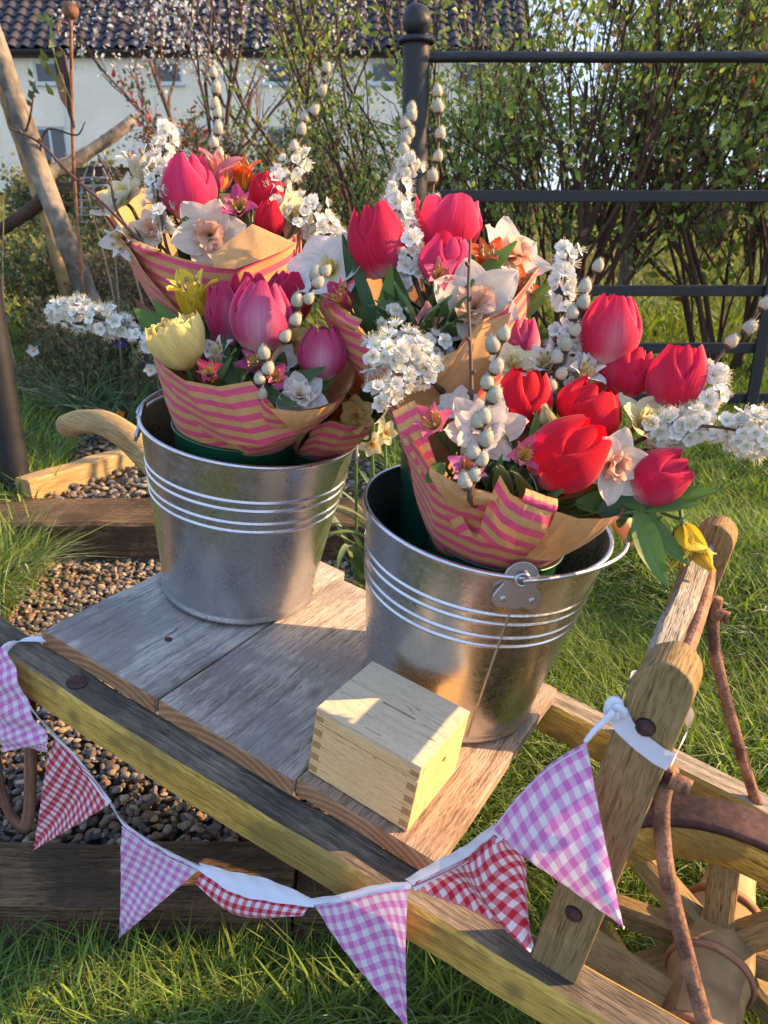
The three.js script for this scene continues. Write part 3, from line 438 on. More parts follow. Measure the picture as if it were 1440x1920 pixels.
[[3.6, -9, 3.0], [5.5, -14, 4.5], [9, -17, 5.5], [2.2, -13, 3.2], [-9.5, -15, 3.0], [13, -22, 7]].forEach(([x, z, h], i) => shrub('garden_tree', ['young tree behind the hedge shrubs', 'broad tree beyond the garden hedge', 'tall tree far behind the railing', 'slim tree near the cottage gable', 'bushy tree at the side of the cottage', 'large tree on the skyline'][i], 'tree', undefined, V3(x, groundY(x, z), z), { ...hedgeSpec, height: h, stems: 3, spread: 0.35, rad: 0.05 + 0.01 * h, base: 0.05, keep: 0.7, shrink: 0.58 }, 1030 + i, M.barkBrown, farLeaf, M.leafLitter, hg2, 3, 0.4));

// pruned tree at the garden edge
{
  const t = thing('pruned_tree', 'pruned grey tree with leaning trunk and a sawn off side limb', 'tree', undefined, V3(-1.16, 0.2, -3.2));
  const o = V3(1.16, -0.2, 3.2), W = (a) => A3(a).add(o);
  const limb = (name, pts, r0, r1, mat = M.bark) => { const c = curvePts(pts.map(W), 26), rr = rng(pts.length * 7 + (r0 * 1e4 | 0)); const g = tubeGeo(c, c.map((_, i) => lerp(r0, r1, i / 26) * (0.9 + 0.22 * rr())), 10); return mesh(name, triUV(g, 'y', 0.5, 0.16), mat, t); };
  limb('trunk', [[-1.1, 0.15, -3.2], [-1.16, 0.55, -3.2], [-1.22, 0.82, -3.2], [-1.29, 1.08, -3.2], [-1.34, 1.3, -3.2], [-1.42, 1.7, -3.2], [-1.46, 2.1, -3.2]], 0.05, 0.032);
  limb('trunk', [[-1.32, 0.1, -3.32], [-1.31, 0.6, -3.32], [-1.36, 1.0, -3.32], [-1.42, 1.3, -3.32], [-1.52, 1.7, -3.32]], 0.036, 0.026, M.barkTan);
  limb('sawn_limb', [[-1.33, 1.14, -3.24], [-1.2, 1.21, -3.3], [-1.08, 1.29, -3.36], [-1.0, 1.36, -3.42]], 0.026, 0.021, M.bark);
  mesh('sawn_end', new THREE.CylinderGeometry(0.02, 0.02, 0.004, 14), M.plankEnd[1], t).position.copy(W([-0.997, 1.365, -3.421]));
  t.children[t.children.length - 1].quaternion.copy(yTo(V3(0.7, 0.6, -0.4)));
  limb('side_limb', [[-1.3, 1.08, -3.22], [-1.42, 1.02, -3.3], [-1.6, 0.92, -3.3]], 0.03, 0.022, M.barkBrown);
  limb('twig', [[-1.31, 1.2, -3.2], [-1.24, 1.3, -3.15], [-1.12, 1.28, -3.12], [-1.08, 1.32, -3.1]], 0.005, 0.002, M.barkBrown);
  limb('twig', [[-1.34, 1.28, -3.18], [-1.28, 1.35, -3.12], [-1.24, 1.45, -3.1]], 0.005, 0.002, M.barkBrown);
  for (const [x, y, z] of [[-1.27, 1.37, -3.12], [-1.25, 1.4, -3.11], [-1.24, 1.43, -3.1], [-1.245, 1.46, -3.1], [-1.265, 1.39, -3.11], [-1.23, 1.41, -3.1]]) { const l = mesh('leaf', tinyLeaf, M.leafDark ??= phys({ color: new THREE.Color().setRGB(0.06, 0.1, 0.03), roughness: 0.6, side: THREE.DoubleSide, transmission: 0.3, thickness: 0 }), t); l.position.copy(W([x, y, z])); l.quaternion.copy(yTo(V3((x * 91) % 1, 0.8, 0.3))); l.scale.setScalar(1.5); }
}
// rusty stake with a ball top, a rusted bird hanging on it, and ivy
{
  const s = thing('garden_stake', 'thin rusty iron stake with a ball top in front of the cottage', 'garden stake', undefined, V3(-1.2, 0.2, -3.15));
  const c = curvePts([V3(0, -0.1, 0), V3(0.012, 0.5, 0), V3(0.045, 1.0, 0.01), V3(0.098, 1.45, 0)], 24); mesh('rod', triUV(tubeGeo(c, 0.0065, 8), 'y', 0.08, 0.08), M.rust, s);
  mesh('ball', new THREE.SphereGeometry(0.028, 24, 16), M.rust, s).position.set(0.1, 1.475, 0);
  mesh('hook', tubeGeo(curvePts([V3(0.095, 1.43, 0), V3(0.07, 1.44, 0.02), V3(0.058, 1.42, 0.03), V3(0.06, 1.39, 0.03)], 10), 0.004, 6), M.rust, s);
  const b = thing('rusted_bird', 'rusted cut metal bird hanging tail down from the stake', 'ornament', undefined, V3(-1.135, 1.42, -3.1)); b.scale.setScalar(0.6);
  const sh = new THREE.Shape(); [[0, 0.22], [-0.03, 0.2], [-0.038, 0.13], [-0.03, 0.06], [-0.012, -0.02], [0.004, -0.12], [0.02, -0.2], [0.026, -0.19], [0.018, -0.1], [0.03, -0.02], [0.036, 0.06], [0.024, 0.14], [0.022, 0.19]].forEach((p, i) => (i ? sh.lineTo(...p) : sh.moveTo(...p))); sh.closePath();
  mesh('body', new THREE.ExtrudeGeometry(sh, { depth: 0.012, bevelEnabled: true, bevelSize: 0.004, bevelThickness: 0.004, bevelSegments: 2 }), M.rustDark, b);
  mesh('wing', (() => { const w = new THREE.Shape(); [[-0.02, 0.1], [-0.045, 0.04], [-0.03, -0.05], [0, -0.1], [0.006, 0], [0.004, 0.08]].forEach((p, i) => (i ? w.lineTo(...p) : w.moveTo(...p))); w.closePath(); return new THREE.ExtrudeGeometry(w, { depth: 0.004, bevelEnabled: false }); })(), M.rust, b).position.z = 0.018;
  const iv = thing('climbing_stem', 'young climbing stem with yellow green leaves on the rusted bird', 'plant', undefined, V3(-1.13, 1.5, -3.07));
  mesh('stem', tubeGeo(curvePts([V3(0.02, -0.12, 0), V3(-0.01, 0, 0.01), V3(-0.02, 0.1, 0), V3(0.0, 0.16, 0)], 12), 0.002, 5), M.stem, iv);
  const lm = phys({ color: new THREE.Color().setRGB(0.2, 0.24, 0.05), roughness: 0.5, side: THREE.DoubleSide, transmission: 0.35, thickness: 0 }), r = rng(8); for (let i = 0; i < 12; i++) { const l = mesh('leaf', midLeaf, lm, iv); l.position.set(-0.02 + 0.05 * (r() - 0.5), -0.1 + 0.25 * i / 12, 0.01 * r()); l.quaternion.copy(yTo(V3(r() - 0.5, r() - 0.3, r() - 0.2).normalize())); l.scale.setScalar(0.7 + 0.4 * r()); }
}
// strap leaved clumps, pansies and a late daffodil in the bed
function clump(label, x, z, n, h, w, lean, col, seed, category = 'plant', name = 'strap_leaf_clump') {
  const t = thing(name, label, category, undefined, V3(x, groundY(x, z), z)), r = rng(seed), mat = phys({ color: new THREE.Color().setRGB(...col), roughness: 0.9, clearcoat: 0.3, clearcoatRoughness: 0.35, side: THREE.DoubleSide, transmission: 0.35, thickness: 0 });
  for (let i = 0; i < n; i++) { const g = bladeTuft(seed * 50 + i, 1, h, 0.05, w, lean, 7); g.deleteAttribute('color'); const m = mesh('leaf', g, mat, t); m.position.set((r() - 0.5) * 0.12, 0, (r() - 0.5) * 0.12); }
  return t;
}
const BC = [0.075, 0.15, 0.05], BY = [0.12, 0.2, 0.03];
clump('large clump of blue green strap leaves behind the wooden handle', -1.08, -2.95, 60, 0.36, 0.012, 1.0, BC, 61);
clump('bright green strap leaves beside the leaning iron post', -1.25, -2.5, 44, 0.26, 0.008, 1.1, BY, 62);
clump('tall blue green strap leaves in front of the pruned trunk', -1.16, -2.92, 60, 0.42, 0.013, 1.0, BC, 66);
clump('blue green strap leaves below the blossom tip', -0.98, -2.8, 50, 0.34, 0.012, 1.1, BC, 67);
clump('blue green strap leaves just left of the blossom spray', -0.8, -3.0, 44, 0.3, 0.011, 1.1, BC, 63);
clump('strap leaves in the shade of the left bucket rim', -0.55, -2.8, 30, 0.24, 0.01, 1.1, BC, 64);
clump('sunlit strap leaves on the lawn beyond the railing', 1.0, -3.15, 30, 0.3, 0.012, 1.0, BY, 65);
function openFlower(parent, c, s, col, eye, dir) { for (let i = 0; i < 5; i++) { const m = mesh('petal', leafGeo(0.03 * s, 0.03 * s, -0.2, 0.2, 3), col, parent); m.position.copy(c); m.quaternion.copy(yTo(dir)).multiply(new THREE.Quaternion().setFromEuler(new THREE.Euler(0, i * 1.257, 0))).multiply(new THREE.Quaternion().setFromEuler(new THREE.Euler(1.25, 0, 0))); } const e = mesh('eye', new THREE.SphereGeometry(0.006 * s, 8, 6), eye, parent); e.position.copy(c).addScaledVector(dir, 0.003); }
{
  const pm = (a) => phys({ color: new THREE.Color().setRGB(...a), roughness: 0.7, side: THREE.DoubleSide, transmission: 0.25, thickness: 0 }), yel = std({ color: 0xf0b010, roughness: 0.6 }), purple = pm([0.07, 0.03, 0.3]), white = pm([0.75, 0.74, 0.72]), gm = std({ color: new THREE.Color().setRGB(0.06, 0.12, 0.03), roughness: 0.6 });
  [[-0.92, 0.5, -2.95, purple, 'purple pansy among the strap leaves'], [-0.88, 0.46, -2.9, white, 'white and purple pansy below the purple one'], [-0.8, 0.52, -3.05, white, 'white pansy beside the kraft paper'], [-1.4, 0.5, -3.1, white, 'white pansy beside the leaning iron post'], [-1.05, 0.53, -3.1, purple, 'dark purple pansy near the blossom tip']].forEach(([x, y, z, m, lab]) => { const gy = groundY(x, z), t = thing('pansy', lab, 'flower', undefined, V3(x, gy, z)); mesh('stem', tubeGeo(curvePts([V3(0, 0, 0), V3(0.01, (y - gy) / 2, 0), V3(0, y - gy, 0)], 8), 0.002, 5), gm, t); openFlower(t, V3(0, y - gy, 0), 1.0, m, yel, V3(0.2, 0.3, 1).normalize()); });
  const om = pm([0.75, 0.28, 0.02]);
  [[-0.92, 0.37, -2.62, 'drooping orange daffodil in front of the strap leaves'], [-1.15, 0.55, -3.3, 'small orange daffodil behind the strap leaves']].forEach(([x, y, z, lab]) => { const gy = groundY(x, z), t = thing('orange_daffodil', lab, 'flower', undefined, V3(x, gy, z)); mesh('stem', tubeGeo(curvePts([V3(0.02, 0, 0), V3(0.01, (y - gy) * 0.7, 0), V3(-0.012, y - gy + 0.02, 0), V3(0, y - gy, 0.006)], 10), 0.0028, 6), gm, t); openFlower(t, V3(0, y - gy, 0.004), 0.8, om, yel, V3(0.3, -0.7, 0.6).normalize()); });
  const fy = pm([0.8, 0.6, 0.04]), r = rng(90);
  for (let i = 0; i < 9; i++) { const z = -6.5 - 1.5 * r(), x = 0.15 * z + 0.45 + 0.7 * r(), gy = groundY(x, z), t = thing('yellow_daffodil', 'distant yellow daffodil in the garden bed', 'flower', 'daffodils in the far bed', V3(x, gy, z)), h = 0.25 + 0.15 * r(); mesh('stem', tubeGeo([V3(0, 0, 0), V3(0.01, h, 0)], 0.004, 5), gm, t); openFlower(t, V3(0.01, h, 0), 2, fy, yel, V3(r() - 0.5, 0.3, 1).normalize()); }
}
// dry stalks
{ const r = rng(15), sm = std({ color: new THREE.Color().setRGB(0.28, 0.22, 0.13), roughness: 0.9 }); for (let i = 0; i < 16; i++) { const x = -1.9 + 1.2 * r(), z = -2.9 - 0.8 * r(), t = thing('dry_stalk', 'dry pale stalk standing in the left garden bed', 'dead stem', 'dry stalks in the bed', V3(x, groundY(x, z), z)), h = 0.4 + 0.6 * r(); mesh('stalk', tubeGeo(curvePts([V3(0, 0, 0), V3((r() - 0.5) * 0.1, h * 0.5, 0), V3((r() - 0.5) * 0.25, h, (r() - 0.5) * 0.1)], 8), [0.004, 0.004, 0.004, 0.0035, 0.003, 0.003, 0.0025, 0.002, 0.0015], 5), sm, t); } }
// tall weathered pole and wires in the hedge
{ const t = thing('timber_pole', 'weathered grey timber pole standing within the hedge', 'pole', undefined, V3(1.18, 0.2, -3.95)); mesh('shaft', triUV(tubeGeo([V3(0, 0, 0), V3(0.01, 1.2, 0), V3(0, 2.6, 0)], 0.032, 10), 'y', 0.6, 0.3), M.silver, t); }
// beehive shaped wire cloche and a bench by the cottage
{
  const t = thing('wire_cloche', 'beehive shaped wire garden cloche with a hoop handle', 'ornament', undefined, V3(-2.72, 0.95, -8.0)), wm = std({ color: 0x8b8f92, roughness: 0.5, metalness: 0.6 });
  for (let k = 0; k < 7; k++) { const R = 0.22 * Math.sqrt(1 - Math.pow(k / 8, 2)); const g = new THREE.TorusGeometry(R, 0.009, 6, 28); g.rotateX(Math.PI / 2); mesh('ring', g, wm, t).position.y = 0.065 * k; }
  for (let k = 0; k < 8; k++) { const a = k / 8 * 6.283, pts = []; for (let i = 0; i <= 8; i++) { const R = 0.22 * Math.sqrt(1 - Math.pow(i / 9, 2)); pts.push(V3(Math.cos(a) * R, 0.06 * i, Math.sin(a) * R)); } mesh('rib', tubeGeo(pts, 0.006, 5), wm, t); }
  mesh('cap', new THREE.CylinderGeometry(0.1, 0.1, 0.05, 20), M.rustDark, t).position.y = 0.47; const hp = []; for (let i = 0; i <= 12; i++) { const a = i / 12 * Math.PI; hp.push(V3(0.09 * Math.cos(a), 0.5 + 0.2 * Math.sin(a), 0)); } mesh('handle', tubeGeo(hp, 0.008, 6), wm, t);
  const b = thing('garden_bench', 'low brown wooden bench against the white cottage wall', 'bench', undefined, V3(-3.1, 0.7, -8.8)), bm = M.sleeper;
  for (let k = 0; k < 3; k++) mesh('seat_slat', rbox(1.1, 0.04, 0.11, 0.006), bm, b).position.set(0, 0.42, -0.13 + 0.13 * k); for (const [x, z] of [[-0.48, -0.15], [0.48, -0.15], [-0.48, 0.13], [0.48, 0.13]]) mesh('leg', rbox(0.06, 0.42, 0.06, 0.006), bm, b).position.set(x, 0.2, z); for (let k = 0; k < 2; k++) mesh('back_slat', rbox(1.1, 0.09, 0.03, 0.006), bm, b).position.set(0, 0.6 + 0.15 * k, -0.2); for (const x of [-0.48, 0.48]) mesh('back_post', rbox(0.05, 0.5, 0.05, 0.006), bm, b).position.set(x, 0.62, -0.235);
}
// clump of dry straw torn up on the lawn
{ const t = new THREE.Group(); const r = rng(44), pos = V3(0.62, 0, -1.32); pos.y = groundY(pos.x, pos.z) + 0.03; const gs = []; for (let i = 0; i < 160; i++) { const a = r() * 6.28, p = V3((r() - 0.5) * 0.07, 0.03 * r(), (r() - 0.5) * 0.06), d = V3(Math.cos(a), r() * 0.6, Math.sin(a)).multiplyScalar(0.02 + 0.015 * r()); gs.push(tubeGeo([p, p.clone().add(d).add(V3(0, 0.006, 0)), p.clone().addScaledVector(d, 1.8)], 0.0012, 3, false)); } const m = mesh(numbered('straw_clump'), mergeGeometries(gs), std({ color: new THREE.Color().setRGB(0.34, 0.2, 0.09), roughness: 0.9 }), scene); m.position.copy(pos); tag(m, 'tangle of dry brown straw lying on the lawn by the iron brace', 'straw'); }
// ---------- wheelbarrow ----------
const barrow = bthing('wheelbarrow', 'old wooden wheelbarrow with worn yellow paint and an iron tyred wheel', 'wheelbarrow', 0, 0, 0);
{
  const beam = (name, pts, ly, lz, mat, seed) => { // pts: [u, v, n] centre line, bent box
    const len = 1, n = 60, g = beamGeo(1, ly, lz, 0.005, n), p = g.attributes.position, c = new THREE.CatmullRomCurve3(pts.map((q) => L(...q)), false, 'centripetal'), total = c.getLength();
    const T = V3(), q = V3(), up = V3(0, 1, 0), S = V3();
    for (let i = 0; i < p.count; i++) { const t = clamp(p.getX(i) + 0.5, 0, 1); c.getPointAt(t, q); c.getTangentAt(t, T); S.crossVectors(T, up).normalize(); const U = V3().crossVectors(S, T); const dy = p.getY(i), dz = p.getZ(i); q.addScaledVector(U, dy).addScaledVector(S, dz); p.setXYZ(i, q.x, q.y, q.z); }
    g.computeVertexNormals(); const rg = roughen(g, 0.0035, 14, seed); const tri = triUV(rg, 'x', 0.6, 0.22, seed * 0.1);
    return mesh(name, Array.isArray(mat) ? groupBy(tri, (nn) => nn.y > 0.8) : tri, mat, barrow);
  };
  const yv = [M.beam, M.beamTop];
  beam('near_beam', [[-0.42, -0.012, 0.03], [-0.30, -0.018, -0.005], [-0.12, -0.024, -0.047], [0.1, -0.026, -0.053], [0.5, -0.018, -0.053], [0.78, -0.008, -0.053], [1.12, 0.008, -0.06]], 0.052, 0.05, yv, 3);
  beam('far_beam', [[-0.12, 0.388, 0.0], [0.0, 0.386, -0.04], [0.15, 0.385, -0.053], [0.6, 0.382, -0.053], [1.1, 0.372, -0.06]], 0.052, 0.045, [M.beam, M.silver], 5);
  // curved round handle of the far shaft
  const hc = curvePts([[0.02, 0.386, -0.035], [-0.1, 0.388, 0.018], [-0.2, 0.388, 0.064], [-0.27, 0.388, 0.092], [-0.33, 0.388, 0.098], [-0.39, 0.388, 0.082], [-0.425, 0.388, 0.064], [-0.438, 0.388, 0.056]].map((q) => L(...q)), 40);
  mesh('handle', triUV(tubeGeo(hc, hc.map((_, i) => (i > 38 ? 0.016 : lerp(0.03, 0.0235, Math.min(1, i / 26)))), 14), 'x', 0.5, 0.2), M.handle, barrow);
  for (const u of [-0.02, 0.5]) { const g = triUV(roughen(beamGeo(0.40, 0.04, 0.045, 0.004, 12), 0.003, 12, 8), 'x', 0.5, 0.2); g.rotateY(Math.PI / 2); mesh('cross_rail', g, M.beam, barrow).position.set(u, -0.085, -0.18); }
  // uprights: rounded tops
  const upShape = (w, h) => { const s = new THREE.Shape(); s.moveTo(-w / 2, 0); s.lineTo(w / 2, 0); s.lineTo(w / 2, h - 0.022); s.quadraticCurveTo(w / 2 - 0.001, h - 0.006, w / 2 - 0.012, h - 0.002); s.quadraticCurveTo(0, h + 0.004, -w / 2 + 0.012, h - 0.004); s.quadraticCurveTo(-w / 2 + 0.001, h - 0.01, -w / 2, h - 0.03); s.closePath(); return s; };
  for (const [u, v, h, name] of [[0.7455, 0.006, 0.36, 'upright'], [0.7295, 0.365, 0.34, 'upright']]) { const g = new THREE.ExtrudeGeometry(upShape(0.041, h), { depth: 0.036, steps: 4, bevelEnabled: true, bevelSize: 0.0025, bevelThickness: 0.0025, bevelSegments: 2, curveSegments: 8 }); g.translate(0, 0, -0.018); const m = mesh(name, triUV(g, 'y', 0.5, 0.2, u), M.upright, barrow); m.position.copy(L(u, v, -0.026)); }
  // head rail, its split lower edge and the iron rod between the uprights
  { const g = triUV(roughen(beamGeo(0.335, 0.05, 0.026, 0.005, 20), 0.006, 18, 12), 'x', 0.5, 0.15, 0.3); g.rotateY(Math.PI / 2); mesh('head_rail', g, M.silver, barrow).position.copy(L(0.728, 0.185, 0.268)); barrow.children[barrow.children.length - 1].rotation.y = 0.035; }
  mesh('tie_rod', triUV(tubeGeo(curvePts([L(0.752, 0.02, 0.292), L(0.75, 0.15, 0.284), L(0.744, 0.28, 0.272), L(0.738, 0.35, 0.262)], 16), 0.006, 10), 'z', 0.07, 0.07), M.rust, barrow);
  const bolt = (u, v, n, dir) => { const b = mesh('bolt', new THREE.LatheGeometry([[0, 0.005], [0.004, 0.0047], [0.0072, 0.003], [0.0082, 0], [0, 0]].map((a) => new THREE.Vector2(...a)), 12), M.rustDark, barrow); b.position.copy(L(u, v, n)); b.quaternion.copy(yTo(dir)); };
  bolt(0.744, -0.0152, 0.276, V3(0, 0, 1)); bolt(0.7445, -0.0152, 0.056, V3(0, 0, 1));
  const nut = (u, v, n) => { const b = mesh('nut', new THREE.CylinderGeometry(0.007, 0.007, 0.016, 6), M.rust, barrow); b.position.copy(L(u, v, n)); b.rotation.z = Math.PI / 2; };
  nut(0.783, -0.004, 0.232); nut(0.768, 0.36, 0.205);
  { const b = mesh('bolt', new THREE.CylinderGeometry(0.013, 0.013, 0.003, 16), M.rustDark, barrow); b.position.copy(L(0.098, -0.028, -0.026)); }
  // iron braces
  const rod = (pts, r) => mesh('brace', triUV(tubeGeo(curvePts(pts.map((q) => L(...q)), 28), r, 10), 'y', 0.07, 0.07), M.rust, barrow);
  rod([[0.772, 0.004, 0.236], [0.775, 0.002, 0.205], [0.786, 0.0, 0.172], [0.80, -0.004, 0.142], [0.84, -0.012, 0.075], [0.90, -0.02, -0.02], [0.93, -0.022, -0.062]], 0.0072);
  rod([[0.756, 0.364, 0.222], [0.762, 0.364, 0.19], [0.778, 0.364, 0.15], [0.83, 0.366, 0.06], [0.88, 0.37, -0.02], [0.9, 0.372, -0.05]], 0.0072);
  // legs: bent iron straps by the shafts
  for (const v of [-0.03, 0.39]) { const pts = [[-0.085, v, -0.05], [-0.09, v, -0.2], [-0.086, v, -0.32], [-0.062, v, -0.375], [-0.035, v, -0.382], [-0.02, v, -0.35], [-0.002, v, -0.2], [0.004, v, -0.06]]; mesh('leg', tubeGeo(curvePts(pts.map((q) => L(...q)), 40), 0.012, 8, true, [1.0, 0.5]), M.rust, barrow); }
  // wheel
  const wc = L(0.886, 0.168, -0.08), R = 0.169, Ri = 0.127, hw = 0.024;
  const ring = (r0, r1, w) => { const g = new THREE.LatheGeometry([[r0, -w], [r1 - 0.003, -w], [r1, -w + 0.003], [r1, w - 0.003], [r1 - 0.003, w], [r0, w], [r0, -w]].map((a) => new THREE.Vector2(...a)), 72); g.rotateX(Math.PI / 2); return g; };
  const fell = mesh('wheel_rim', triUV(roughen(ring(Ri, R - 0.001, hw - 0.002), 0.003, 20, 4), 'z', 0.3, 0.3), M.beam, barrow); fell.position.copy(wc);
  mesh('iron_tyre', triUV(roughen(ring(R - 0.002, R + 0.007, hw), 0.0016, 30, 6), 'z', 0.2, 0.2), M.rustDark, fell);
  for (let k = 0; k < 8; k++) { const a = (104 + 45 * k) * Math.PI / 180, g = triUV(beamGeo(Ri - 0.03, 0.03, 0.026, 0.005, 4), 'x', 0.4, 0.15, k * 0.2); const s = mesh('spoke', g, M.upright, barrow); s.position.set(wc.x + Math.cos(a) * (Ri + 0.034) / 2, wc.y + Math.sin(a) * (Ri + 0.034) / 2, wc.z); s.rotation.z = a; }
  const hubP = [[0, -0.165], [0.022, -0.165], [0.026, -0.16], [0.028, -0.1], [0.034, -0.06], [0.040, -0.045], [0.042, 0], [0.041, 0.045], [0.038, 0.06], [0.037, 0.12], [0.034, 0.155], [0.026, 0.165], [0, 0.165]].map((a) => new THREE.Vector2(...a)), hub = new THREE.LatheGeometry(hubP, 32); hub.rotateX(Math.PI / 2);
  const hb = mesh('hub', triUV(roughen(hub, 0.004, 20, 3), 'z', 0.4, 0.2), M.barkTan, barrow); hb.position.copy(wc);
  for (const z of [-0.042, 0.042, 0.13]) { const r = Math.abs(z) > 0.1 ? 0.0365 : 0.0415, g = new THREE.TorusGeometry(r, 0.0042, 8, 40); g.scale(1, 1, 1.3); mesh('hub_band', g, M.rust, hb).position.z = z; }
  const ax = new THREE.CylinderGeometry(0.011, 0.011, 0.42, 12); ax.rotateX(Math.PI / 2); mesh('axle', ax, M.rustDark, barrow).position.copy(wc);
  { const g = triUV(roughen(beamGeo(0.30, 0.022, 0.062, 0.004, 14), 0.004, 16, 21), 'x', 0.5, 0.2); const m = mesh('cheek_board', g, M.upright, barrow); m.position.copy(L(0.875, 0.058, -0.085)); m.rotation.z = -0.13; m.rotation.x = 0.35; }
  { const g = triUV(roughen(beamGeo(0.30, 0.022, 0.062, 0.004, 14), 0.004, 16, 23), 'x', 0.5, 0.2); const m = mesh('cheek_board', g, M.upright, barrow); m.position.copy(L(0.875, 0.325, -0.085)); m.rotation.z = -0.13; m.rotation.x = -0.35; }
}
// planks laid loose across the shafts
[[0.004, 0.214, -0.008, 0.418, 0.0, 'weathered grey plank under the left bucket'], [0.2165, 0.4235, -0.006, 0.395, 0.006, 'weathered middle plank between the two buckets'], [0.4265, 0.6075, 0.0, 0.372, -0.008, 'weathered warm brown plank carrying the wooden box']].forEach(([u0, u1, v0, v1, rot, lab], k) => {
  const w = u1 - u0, len = v1 - v0, th = 0.0235, t = bthing('plank', lab, 'plank', (u0 + u1) / 2, (v0 + v1) / 2, -0.0255, rot, 'planks across the barrow');
  const g = roughen(beamGeo(len - 0.006, th, w, 0.0025, 30), 0.0022, 22, 30 + k), tri = triUV(g, 'x', 0.5, 0.25, 0.31 * k + 0.1); tri.rotateY(Math.PI / 2); tri.translate(0, th / 2 + 0.0005, 0); mesh('board', tri, M.plank[k], t);
  for (const s of [-1, 1]) { const e = rbox(w - 0.001, th - 0.001, 0.003, 0.0012); const m = mesh('end_grain', e, M.plankEnd[k], t); const p = e.attributes.position, uv = e.attributes.uv; for (let i = 0; i < p.count; i++) uv.setXY(i, p.getX(i) / w + 0.5, p.getY(i) / w * 1.6 + 0.2); m.position.set(0, th / 2 + 0.0005, s * (len / 2 - 0.0025)); }
  if (k === 0) { const s = mesh('screw_head', new THREE.CylinderGeometry(0.0055, 0.0055, 0.0012, 14), M.rustDark, t); s.position.set(0.03, th + 0.0004, 0.115); }
});

